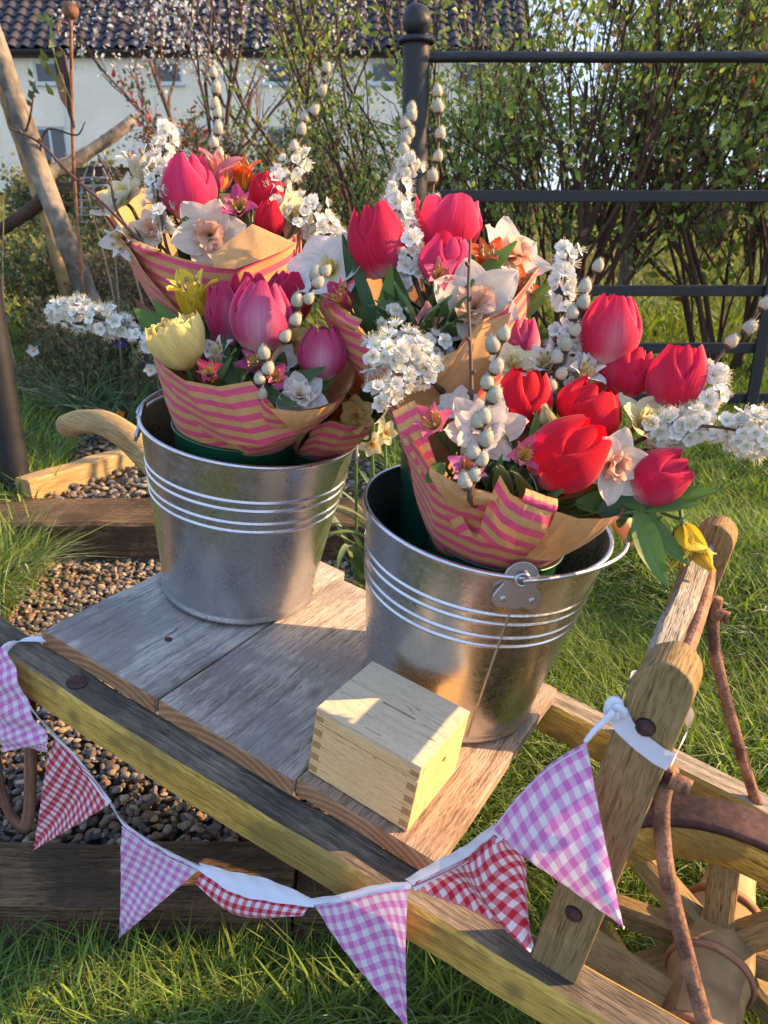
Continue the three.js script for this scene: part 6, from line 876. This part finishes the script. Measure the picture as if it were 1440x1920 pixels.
// alstroemeria
const alC = { pink: [[0.66, 0.12, 0.2], [0.78, 0.34, 0.36]], orange: [[0.78, 0.26, 0.03], [0.8, 0.14, 0.03]], magenta: [[0.42, 0.03, 0.13], [0.55, 0.08, 0.26]], white: [[0.72, 0.7, 0.5], [0.8, 0.78, 0.74]], yellow: [[0.72, 0.52, 0.03], [0.82, 0.66, 0.06]], crimson: [[0.42, 0.03, 0.06], [0.55, 0.06, 0.14]], pinkyellow: [[0.8, 0.5, 0.12], [0.76, 0.14, 0.26]], mauve: [[0.5, 0.1, 0.24], [0.62, 0.20, 0.44]], yellowbud: [[0.66, 0.55, 0.06], [0.82, 0.64, 0.08]], greenbud: [[0.3, 0.4, 0.12], [0.72, 0.7, 0.4]] };
const AL = {};
for (const k of Object.keys(alC)) {
  const [a, bb] = alC[k], bud = k.endsWith('bud');
  AL[k] = { outer: petalGeo({ len: 1, w: 0.62, nu: 7, nv: 9, seed: 4, r0: 0.03, prof: ovate(0.62, 0.7), bend: (t) => (bud ? 0.5 - 1.1 * t : 0.2 + 1.05 * t * t), cup: bud ? 0.8 : 0.3, ruf: bud ? 0.02 : 0.10, rib: 0.02, col: tone(a, bb, (t) => sstep(t, 0.1, 0.7)) }), inner: petalGeo({ len: 0.96, w: 0.4, nu: 6, nv: 9, seed: 6, r0: 0.025, prof: ovate(0.58, 0.75), bend: (t) => (bud ? 0.3 - 0.8 * t : 0.16 + 0.85 * t * t), cup: 0.25, ruf: 0.05, col: tone(k === 'white' ? [0.8, 0.72, 0.3] : k === 'yellow' ? [0.8, 0.62, 0.04] : [0.82, 0.50, 0.05], bb, (t) => sstep(t, 0.5, 0.85)) }) };
}
const stamenG = tubeGeo(curvePts([V3(0, 0, 0), V3(0, 0.4, 0.06), V3(0, 0.72, 0.16)], 6), 0.02, 4), antherG = new THREE.SphereGeometry(0.045, 6, 5);
const stamenM = std({ color: new THREE.Color().setRGB(0.7, 0.45, 0.2), roughness: 0.7 }), antherM = std({ color: new THREE.Color().setRGB(0.3, 0.2, 0.08), roughness: 0.8 });
function leafBlade(len, wid, seed, c0 = [0.035, 0.085, 0.012], c1 = [0.10, 0.19, 0.03], curl = 0.9) { return petalGeo({ len, w: wid, nu: 6, nv: 10, seed, prof: ovate(0.66, 0.8), bend: (t) => 0.1 + curl * t * t, cup: -0.22, ruf: 0.05, rib: 0.012, col: (t, s, n) => { const k = mix3(c0, c1, clamp(0.4 * t + 0.5 * n + 0.2 * Math.exp(-s * s * 60), 0, 1)); return k; } }); }
const smallBlade = [0, 1, 2].map((i) => leafBlade(0.06, 0.017, 60 + i));
function alstroemeria([, b, c, d, rad, , variety, label]) {
  const t = thing('alstroemeria', label, 'alstroemeria', GROUPS[b], footOf(b)), dir = A3(d), head = A3(c).addScaledVector(dir, -rad * 0.5), q = yTo(dir), V = AL[variety], a0 = fr() * 6.283, bud = variety.endsWith('bud'), S = rad * 1.85;
  stemTo(t, b, head, dir, 0.0022); const loc = head.clone().sub(t.position);
  const ov = mesh('ovary', new THREE.SphereGeometry(0.0045, 10, 8), M.stem, t); ov.position.copy(loc);
  for (let i = 0; i < 3; i++) put(mesh('petal', V.outer, M.petal, t), loc, q.clone().multiply(spin(a0 + i * 2.094 + 0.2 * (fr() - 0.5))).multiply(tiltX(bud ? 0 : 0.15 * (fr() - 0.3))), S * (0.95 + 0.12 * fr()));
  for (let i = 0; i < 3; i++) put(mesh('inner_petal', V.inner, M.petalStreak, t), loc, q.clone().multiply(spin(a0 + 1.047 + i * 2.094 + 0.2 * (fr() - 0.5))).multiply(tiltX(bud ? 0 : 0.12 * (fr() - 0.4))), S);
  if (!bud) for (let i = 0; i < 5; i++) { const qq = q.clone().multiply(spin(a0 + i * 1.257)).multiply(tiltX(0.1 * fr())); const s = put(mesh('stamen', stamenG, stamenM, t), loc, qq, S); put(mesh('anther', antherG, antherM, s), V3(0, 0.73, 0.17), new THREE.Quaternion(), [1, 1.7, 1]); }
  for (let i = 0; i < 3; i++) { const l = mesh('leaf', smallBlade[i % 3], M.leaf, t); const f = 0.12 + 0.1 * i; put(l, head.clone().lerp(MOUTH[b], f).sub(t.position), yTo(V3((fr() - 0.5) * 0.7, 1, (fr() - 0.5) * 0.7)).multiply(spin(fr() * 6.283)), 0.6 + 0.3 * fr()); }
}
function doubleTulip([, b, c, d, w, h, , label]) {
  const t = thing('double_tulip', label, 'tulip', GROUPS[b], footOf(b)), dir = A3(d), base = A3(c).addScaledVector(dir, -h * 0.36), q = yTo(dir); stemTo(t, b, base, dir, 0.004); const loc = base.clone().sub(t.position);
  const mk = (len, wd, b0, b1, seed) => petalGeo({ len, w: wd, nu: 8, nv: 9, seed, r0: 0.004, prof: (t) => Math.pow(Math.sin(Math.PI * clamp(0.14 + 0.80 * t, 0, 0.97)), 0.55), bend: (t) => b0 + (b1 - b0) * t, cup: 0.42, ruf: 0.12, notch: 0.05, col: tone([0.82, 0.68, 0.18], [0.90, 0.76, 0.28], (t) => sstep(t, 0.0, 0.25)) });
  const L0 = [mk(h * 0.95, w * 0.62, 1.35, -0.35, 71), mk(h * 0.9, w * 0.58, 1.3, -0.3, 72)], L1 = [mk(h * 0.86, w * 0.5, 1.0, -0.5, 73), mk(h * 0.82, w * 0.46, 0.9, -0.4, 74)], L2 = [mk(h * 0.8, w * 0.4, 0.55, -0.5, 75), mk(h * 0.74, w * 0.36, 0.35, -0.3, 76)];
  [[L0, 8], [L1, 9], [L2, 9]].forEach(([G, n], l) => { for (let i = 0; i < n; i++) put(mesh('petal', G[i % 2], M.petal, t), loc, q.clone().multiply(spin(i * 6.283 / n + l * 0.5 + 0.3 * fr())).multiply(tiltX(0.2 * (fr() - 0.5))), 1.12 + 0.18 * fr()); });
}
// blackthorn blossom: five round petals, a green eye and a brush of stamens, as one small mesh in four variants
const BLOSSOM = [0, 1, 2, 3].map((v) => {
  const r = rng(900 + v), gs = [], open = [1.15, 0.95, 1.3, 0.7][v];
  for (let i = 0; i < 5; i++) { const g = petalGeo({ len: 0.46, w: 0.46, nu: 4, nv: 4, seed: v * 5 + i, r0: 0.05, prof: (t) => Math.pow(Math.sin(Math.PI * clamp(0.1 + 0.8 * t, 0, 0.93)), 0.6), bend: (t) => open + 0.3 * Math.sin(t * 3), cup: 0.3, ruf: 0.10, col: (t, s, n) => { const k = 0.80 + 0.06 * n; return mix3([0.6, 0.66, 0.36], [k, k, k * 0.95], sstep(t, 0, 0.2)); } }); g.rotateY(i * 1.2566 + 0.2 * (r() - 0.5)); gs.push(g); }
  for (let i = 0; i < 22; i++) { const a = r() * 6.283, tl = 0.15 + 0.75 * r(), len = 0.42 + 0.22 * r(), d = V3(Math.cos(a) * Math.sin(tl), Math.cos(tl), Math.sin(a) * Math.sin(tl)), p0 = d.clone().multiplyScalar(0.05), p1 = d.clone().multiplyScalar(len); const st = tubeGeo([p0, p1], 0.010, 3, false); st.setAttribute('color', new THREE.Float32BufferAttribute(new Array(st.attributes.position.count).fill([0.8, 0.8, 0.74]).flat(), 3)); gs.push(st); const an = new THREE.OctahedronGeometry(0.028); an.scale(1, 1.3, 1); an.translate(p1.x, p1.y, p1.z); const m2 = an.toNonIndexed ? an : an; m2.setIndex([...Array(m2.attributes.position.count).keys()]); m2.setAttribute('color', new THREE.Float32BufferAttribute(new Array(m2.attributes.position.count).fill([0.74, 0.62, 0.22]).flat(), 3)); gs.push(m2); }
  const eye = new THREE.SphereGeometry(0.07, 6, 4); eye.setAttribute('color', new THREE.Float32BufferAttribute(new Array(eye.attributes.position.count).fill([0.42, 0.5, 0.12]).flat(), 3)); gs.push(eye);
  return mergeGeometries(gs);
});
function blackthorn([, b, path, spread, n, label]) {
  const pts = path.map(A3), t = thing('blackthorn_spray', label, 'blossom branch', 'blackthorn sprays', footOf(b)), o = t.position, rel = pts.map((p) => p.clone().sub(o)), c = new THREE.CatmullRomCurve3(rel, false, 'centripetal');
  const full = curvePts([V3(0, 0, 0), MOUTH[b].clone().sub(o).lerp(rel[0], 0.2), ...rel], 40); mesh('twig', tubeGeo(full, full.map((_, i) => lerp(0.0032, 0.0012, i / 40)), 6), M.twig, t);
  const r = rng((n * 131 + spread * 1e5) | 0); let start = b === 4 && n > 60 && pts[0].x > 0.3 ? 0.3 : 0.12;
  for (let i = 0; i < n; i++) {
    const f = start + (1 - start) * (i + 0.5 * r()) / n, p = c.getPointAt(Math.min(1, f)), T = c.getTangentAt(Math.min(1, f)), a = i * 2.39996 + r() * 0.8, side = V3(0, 1, 0).cross(T).normalize(); if (side.lengthSq() < 0.1) side.set(1, 0, 0); const up = V3().crossVectors(T, side), d = side.multiplyScalar(Math.cos(a)).addScaledVector(up, Math.sin(a)).addScaledVector(T, 0.35 * (r() - 0.3)).normalize();
    const cl = free(f * 9 + 13, n * 0.7 + 3, 17); if (cl < 0.24 && r() < 0.6) continue;
    const sp = spread * (0.25 + 0.8 * Math.sqrt(r())) * (0.6 + 0.9 * cl) * (f > 0.9 ? 0.75 : 1), q = p.clone().addScaledVector(d, sp * 0.8);
    put(mesh('blossom', BLOSSOM[(r() * 4) | 0], M.blossom, t), q, yTo(d.add(V3((r() - 0.5) * 0.7, (r() - 0.3) * 0.7, (r() - 0.2) * 0.9)).normalize()).multiply(spin(r() * 6.283)), 0.0185 * (0.8 + 0.45 * r()));
    if (i % 3 === 0) mesh('stalk', tubeGeo([p, q], 0.0006, 4, false), M.stem, t);
  }
}
const CATKIN = [0, 1, 2].map((v) => { // soft egg with fur
  const g = new THREE.SphereGeometry(0.5, 14, 12), p = g.attributes.position, pal = [[0.45, 0.41, 0.29], [0.39, 0.37, 0.27], [0.48, 0.42, 0.32]][v], col = []; for (let i = 0; i < p.count; i++) { let x = p.getX(i), y = p.getY(i), z = p.getZ(i); const k = 1 - 0.25 * y; x *= k * 0.82; z *= k * 0.82; p.setXYZ(i, x, y + 0.5, z); const n = free(x * 9 + 9, y * 9 + z * 5 + 9, v); col.push(pal[0] * (0.75 + 0.35 * n), pal[1] * (0.75 + 0.35 * n), pal[2] * (0.75 + 0.35 * n)); } g.setAttribute('color', new THREE.Float32BufferAttribute(col, 3)); g.computeVertexNormals();
  const r = rng(40 + v), pos = [], c2 = [], uv = [], nn = [], idx = []; for (let i = 0; i < 420; i++) { const a = r() * 6.283, ph = Math.acos(1 - 1.9 * r()), y = 0.5 * Math.cos(ph), k = (1 - 0.25 * y) * 0.37 * Math.sin(ph), d = V3(Math.cos(a) * Math.sin(ph), Math.cos(ph) * 0.7 + 0.5, Math.sin(a) * Math.sin(ph)).normalize(), b = V3(Math.cos(a) * k, y + 0.5, Math.sin(a) * k), s = V3(-Math.sin(a), 0, Math.cos(a)).multiplyScalar(0.012), e = b.clone().addScaledVector(d, 0.12 + 0.12 * r()), m = pos.length / 3; for (const q of [b.clone().add(s), b.clone().sub(s), e]) { pos.push(q.x, q.y, q.z); c2.push(0.60, 0.56, 0.44); uv.push(0, 0); nn.push(d.x, d.y, d.z); } idx.push(m, m + 1, m + 2); }
  const h = new THREE.BufferGeometry(); h.setAttribute('position', new THREE.Float32BufferAttribute(pos, 3)); h.setAttribute('normal', new THREE.Float32BufferAttribute(nn, 3)); h.setAttribute('uv', new THREE.Float32BufferAttribute(uv, 2)); h.setAttribute('color', new THREE.Float32BufferAttribute(c2, 3)); h.setIndex(idx); return mergeGeometries([g, h]);
});
M.catkin.side = THREE.DoubleSide;
const scaleG = (() => { const g = new THREE.SphereGeometry(0.3, 10, 6, 0, 6.283, Math.PI * 0.55, Math.PI * 0.45); g.translate(0, 0.22, 0); return g; })();
function pussyWillow([, b, path, cats, label]) {
  const t = thing('pussy_willow', label, 'willow twig', 'pussy willow twigs', footOf(b)), o = t.position, rel = path.map((p) => A3(p).sub(o)), full = curvePts([V3(0, 0, 0), MOUTH[b].clone().sub(o).lerp(rel[0], 0.3), ...rel], 44); mesh('twig', tubeGeo(full, full.map((_, i) => lerp(0.0034, 0.0014, i / 44)), 6), M.twig, t);
  cats.forEach((p, i) => { const q = A3(p).sub(o); let best = full[0], bd = 9, bi = 0; full.forEach((e, k) => { const d = e.distanceTo(q); if (d < bd) { bd = d; best = e; bi = k; } }); const T = full[Math.min(44, bi + 1)].clone().sub(full[Math.max(0, bi - 1)]).normalize(), dir = q.clone().sub(best).multiplyScalar(60).add(T).normalize(), S = 0.0168 * (0.92 + 0.2 * ((i * 37) % 10) / 10); const c = put(mesh('catkin', CATKIN[i % 3], M.catkin, t), q.clone().addScaledVector(dir, -S * 0.5), yTo(dir), S); mesh('bud_scale', scaleG, M.twig, c); if (bd > 0.004) mesh('spur', tubeGeo([best, q.clone().addScaledVector(dir, -S * 0.4)], 0.0012, 5, false), M.twig, t); });
}
function bareTwig([, b, path, label]) {
  const t = thing('bare_twig', label, 'twig', undefined, footOf(b)), o = t.position, rel = path.map((p) => A3(p).sub(o)), full = curvePts([V3(0, 0, 0), MOUTH[b].clone().sub(o).lerp(rel[0], 0.4), ...rel], 44); mesh('twig', tubeGeo(full, full.map((_, i) => lerp(0.003, 0.0014, i / 44)), 6), M.twig, t);
  for (let i = 20; i < 44; i += 5) { const s = i % 2 ? 1 : -1; put(mesh('bud', new THREE.SphereGeometry(0.0022, 6, 5), M.twig, t), full[i].clone().add(V3(s * 0.002, 0.002, 0.001)), yTo(V3(s, 1, 0)), [1, 1.8, 1]); }
}
function looseLeaf([, b, p0, p1, wid, label]) {
  const a = A3(p0), e = A3(p1), t = thing('leaf', label, 'leaf', 'leaves of the bouquets', footOf(b)), d = e.clone().sub(a), len = d.length() * 1.12, dark = /dark|brown/.test(label), g = leafBlade(len, wid * 1.3, (wid * 1e5) | 0, /brown/.test(label) ? [0.12, 0.06, 0.03] : dark ? [0.02, 0.06, 0.014] : [0.05, 0.12, 0.015], /brown/.test(label) ? [0.25, 0.12, 0.06] : dark ? [0.05, 0.12, 0.025] : [0.14, 0.26, 0.03], 0.75);
  const toCam = V3(0, 0.55, 0.83), z = toCam.addScaledVector(d, -toCam.dot(d) / d.lengthSq()).normalize(), y = d.clone().normalize(), x = V3().crossVectors(y, z), q = new THREE.Quaternion().setFromRotationMatrix(new THREE.Matrix4().makeBasis(x, y, z));
  put(mesh('blade', g, M.leaf, t), a.clone().sub(t.position), q.multiply(tiltX(-0.22)), 1); stemTo(t, b, a, V3(0, 1, 0), 0.002, M.stem, 'stem', true);
}
const MAKE = { tulip, narcissus, alstroemeria, double_tulip: doubleTulip, blackthorn, pussy_willow: pussyWillow, bare_twig: bareTwig, leaf: looseLeaf };
for (const f of FLOWERS) MAKE[f[0]](f);
// leafy sprigs that fill the hearts of the bouquets
for (const [b, n] of [[1, 5], [2, 5], [3, 6], [4, 6], [5, 2]]) {
  const W = WRAPS[b], top = W.top.map(A3), cen = top.reduce((s, p) => s.add(p), V3()).multiplyScalar(1 / top.length);
  for (let k = 0; k < n; k++) {
    const t = thing('leafy_sprig', ['', 'green leafy sprig deep in the back left bouquet', 'green leafy sprig deep in the front left bouquet', 'green leafy sprig deep in the tall vase bouquet', 'green leafy sprig deep in the right bouquet', 'green leafy sprig in the wrap between the buckets'][b], 'foliage', `leafy sprigs of bouquet ${['', 'one', 'two', 'three', 'four', 'five'][b]}`, footOf(b)), a = k / n * 6.283, e = cen.clone().add(V3(Math.cos(a) * 0.035, -0.05 + 0.02 * fr(), Math.sin(a) * 0.035));
    stemTo(t, b, e, V3(0, 1, 0), 0.002); const o = t.position;
    for (let i = 0; i < 9; i++) { const f = i / 9; put(mesh('leaf', smallBlade[i % 3], M.leaf, t), e.clone().lerp(MOUTH[b], 0.22 * f).sub(o), yTo(V3((fr() - 0.5) * 0.8, 0.9, (fr() - 0.5) * 0.8)).multiply(spin(fr() * 6.283)), 0.9 + 0.6 * fr()); }
  }
}
// ---------- paper wraps ----------
function sheet(topPts, botPts, closed, crumple, seed, nu, nv, stripeOff = 0, strip = false, ref = null) {
  const samp = (P) => { if (closed) return new THREE.CatmullRomCurve3(P, true, 'centripetal').getPoints(nu); const o = []; for (let i = 0; i <= nu; i++) { const f = i / nu * (P.length - 1), k = Math.min(P.length - 2, Math.floor(f)); o.push(P[k].clone().lerp(P[k + 1], f - k)); } return o; }, A = samp(topPts), B = samp(botPts), pos = [], uv = [], idx = []; let run = 0;
  const mid = ref ?? A.reduce((s, p) => s.add(p), V3()).multiplyScalar(1 / A.length), kk = nu / 72 * 1;
  for (let i = 0; i <= nu; i++) {
    if (i) run += A[i].distanceTo(A[i - 1]) * 0.8; const H = A[i].distanceTo(B[i]);
    for (let k = 0; k <= nv; k++) {
      const f = k / nv, q = A[i].clone().lerp(B[i], f), out = q.clone().sub(mid); out.y = 0; out.normalize(); const cz = crumple * (free(i * 0.2 / kk + 10, k * 0.22 + 10, seed) + 0.4 * free(i * 0.6 / kk + 10, k * 0.35 + 10, seed + 1) - 0.7) * Math.sin(Math.PI * Math.min(1, f * 1.4 + 0.12)) + 0.006 * Math.sin(Math.PI * f); q.addScaledVector(out, cz);
      pos.push(q.x, q.y, q.z); uv.push(run / 0.064, strip ? (f * H) / 0.064 : (f * H + stripeOff) / 0.07);
    }
  }
  const w = nv + 1; for (let i = 0; i < nu; i++) for (let k = 0; k < nv; k++) { const a = i * w + k; idx.push(a, a + 1, a + w, a + 1, a + w + 1, a + w); }
  const g = new THREE.BufferGeometry(); g.setAttribute('position', new THREE.Float32BufferAttribute(pos, 3)); g.setAttribute('uv', new THREE.Float32BufferAttribute(uv, 2)); g.setIndex(idx); g.computeVertexNormals(); return g;
}
const WL = { 1: 'pink striped kraft paper cone of the back left bouquet', 2: 'pink striped kraft paper wrap of the front left bouquet', 3: 'pink striped kraft paper cone above the tall green vase', 4: 'pink striped kraft paper wrap with folded corners in the right bucket', 5: 'creased kraft paper wrap squeezed between the two buckets' };
for (const b of [1, 2, 3, 4, 5]) {
  const W = WRAPS[b], bot = MOUTH[b].clone().addScaledVector(BN, -0.035), top = W.top.map(A3), t = thing('paper_wrap', WL[b], 'paper wrap', 'paper wraps of the bouquets', bot.clone()), n = top.length, cen = top.reduce((s, p) => s.add(p), V3()).multiplyScalar(1 / n);
  const bp = top.map((p) => { const d = p.clone().sub(cen); d.y = 0; d.normalize(); return bot.clone().addScaledVector(d, [0, 0.05, 0.068, 0.05, 0.062, 0.038][b]); }), rel = (l) => l.map((p) => p.clone().sub(bot));
  mesh('cone', sheet(rel(top), rel(bp), true, 0.010, 200 + b, 72, 16, 0.006), M.paperStripe, t);
  const inT = top.map((p) => p.clone().lerp(cen, 0.012)), inB = bp.map((p) => p.clone().lerp(bot, 0.06)); mesh('lining', sheet(rel(inT), rel(inB), true, 0.010, 200 + b, 72, 16), M.paperPlain, t);
  for (const [pb, name, kind, T, Bq] of PANELS) if (pb === b) mesh(name, sheet(rel(T.map(A3)), rel(Bq.map(A3)), false, 0.004, 300 + b, 24, 14, 0.003, kind === 'strip', cen.clone().sub(bot)), kind === 'plain' ? M.paperPlain : M.paperStripe, t);
}
// ---------- narcissi growing between the buckets, behind the barrow ----------
{
  const base = V3(-0.03, 0.14, -1.74), r = rng(66);
  const heads = [[-0.06, 0.585, -1.62, [-0.4, 0.2, 0.9]], [-0.022, 0.60, -1.64, [0.3, 0.35, 0.9]], [-0.028, 0.545, -1.6, [0.15, -0.15, 1]], [0.0, 0.56, -1.63, [0.5, 0, 0.9]]];
  heads.forEach(([x, y, z, d], i) => { const t = thing('garden_narcissus', ['pale yellow garden narcissus growing behind the barrow, turned to the left bucket', 'pale yellow garden narcissus highest of its clump behind the barrow', 'pale yellow garden narcissus nodding lowest of its clump', 'pale yellow garden narcissus half hidden by the green vase'][i], 'narcissus', 'narcissi growing behind the barrow', base.clone().add(V3(0.03 * i - 0.04, 0, 0.02 * i))), dir = V3(...d).normalize(), h = V3(x, y, z).sub(t.position), q = yTo(dir); mesh('stem', tubeGeo(curvePts([V3(0, 0, 0), h.clone().multiplyScalar(0.6), h.clone().add(V3(0, 0.012, -0.015)), h], 14), 0.0035, 6), M.stem, t); for (let k = 0; k < 6; k++) put(mesh('petal', NV.cream.p[k % 3], M.petal, t), h, q.clone().multiply(spin(k * 1.047 + i)).multiply(tiltX(-0.1 + 0.2 * r())), 0.03); for (let k = 0; k < 6; k++) put(mesh('corona_petal', NV.yellow.c[k % 3], M.petal, t), h, q.clone().multiply(spin(k * 1.047)), 0.028); });
  const t = thing('narcissus_leaves', 'arching strap leaves of the narcissi behind the barrow', 'leaves', undefined, base.clone().add(V3(0.02, 0, 0.06)));
  const lm = M.leaf; for (let i = 0; i < 16; i++) { const g = petalGeo({ len: 0.3 + 0.16 * r(), w: 0.022, nu: 4, nv: 14, seed: i, prof: (q) => Math.pow(1 - Math.pow(q, 3), 0.6), bend: (q) => 0.15 + (1.0 + 1.6 * r() * 0 + (i % 4) * 0.45) * q * q, cup: 0.25, ruf: 0.01, col: (q, s, n) => mix3([0.05, 0.11, 0.03], [0.13, 0.22, 0.05], clamp(n * 0.8 + 0.2 * q, 0, 1)) }); put(mesh('leaf', g, lm, t), V3((r() - 0.5) * 0.1, 0, (r() - 0.5) * 0.1), spin(-1.6 + i * 0.45), 1); }
}
scene.traverse((o) => { if (o.isMesh) { o.castShadow = true; o.receiveShadow = true; } });
renderer.render(scene, camera);
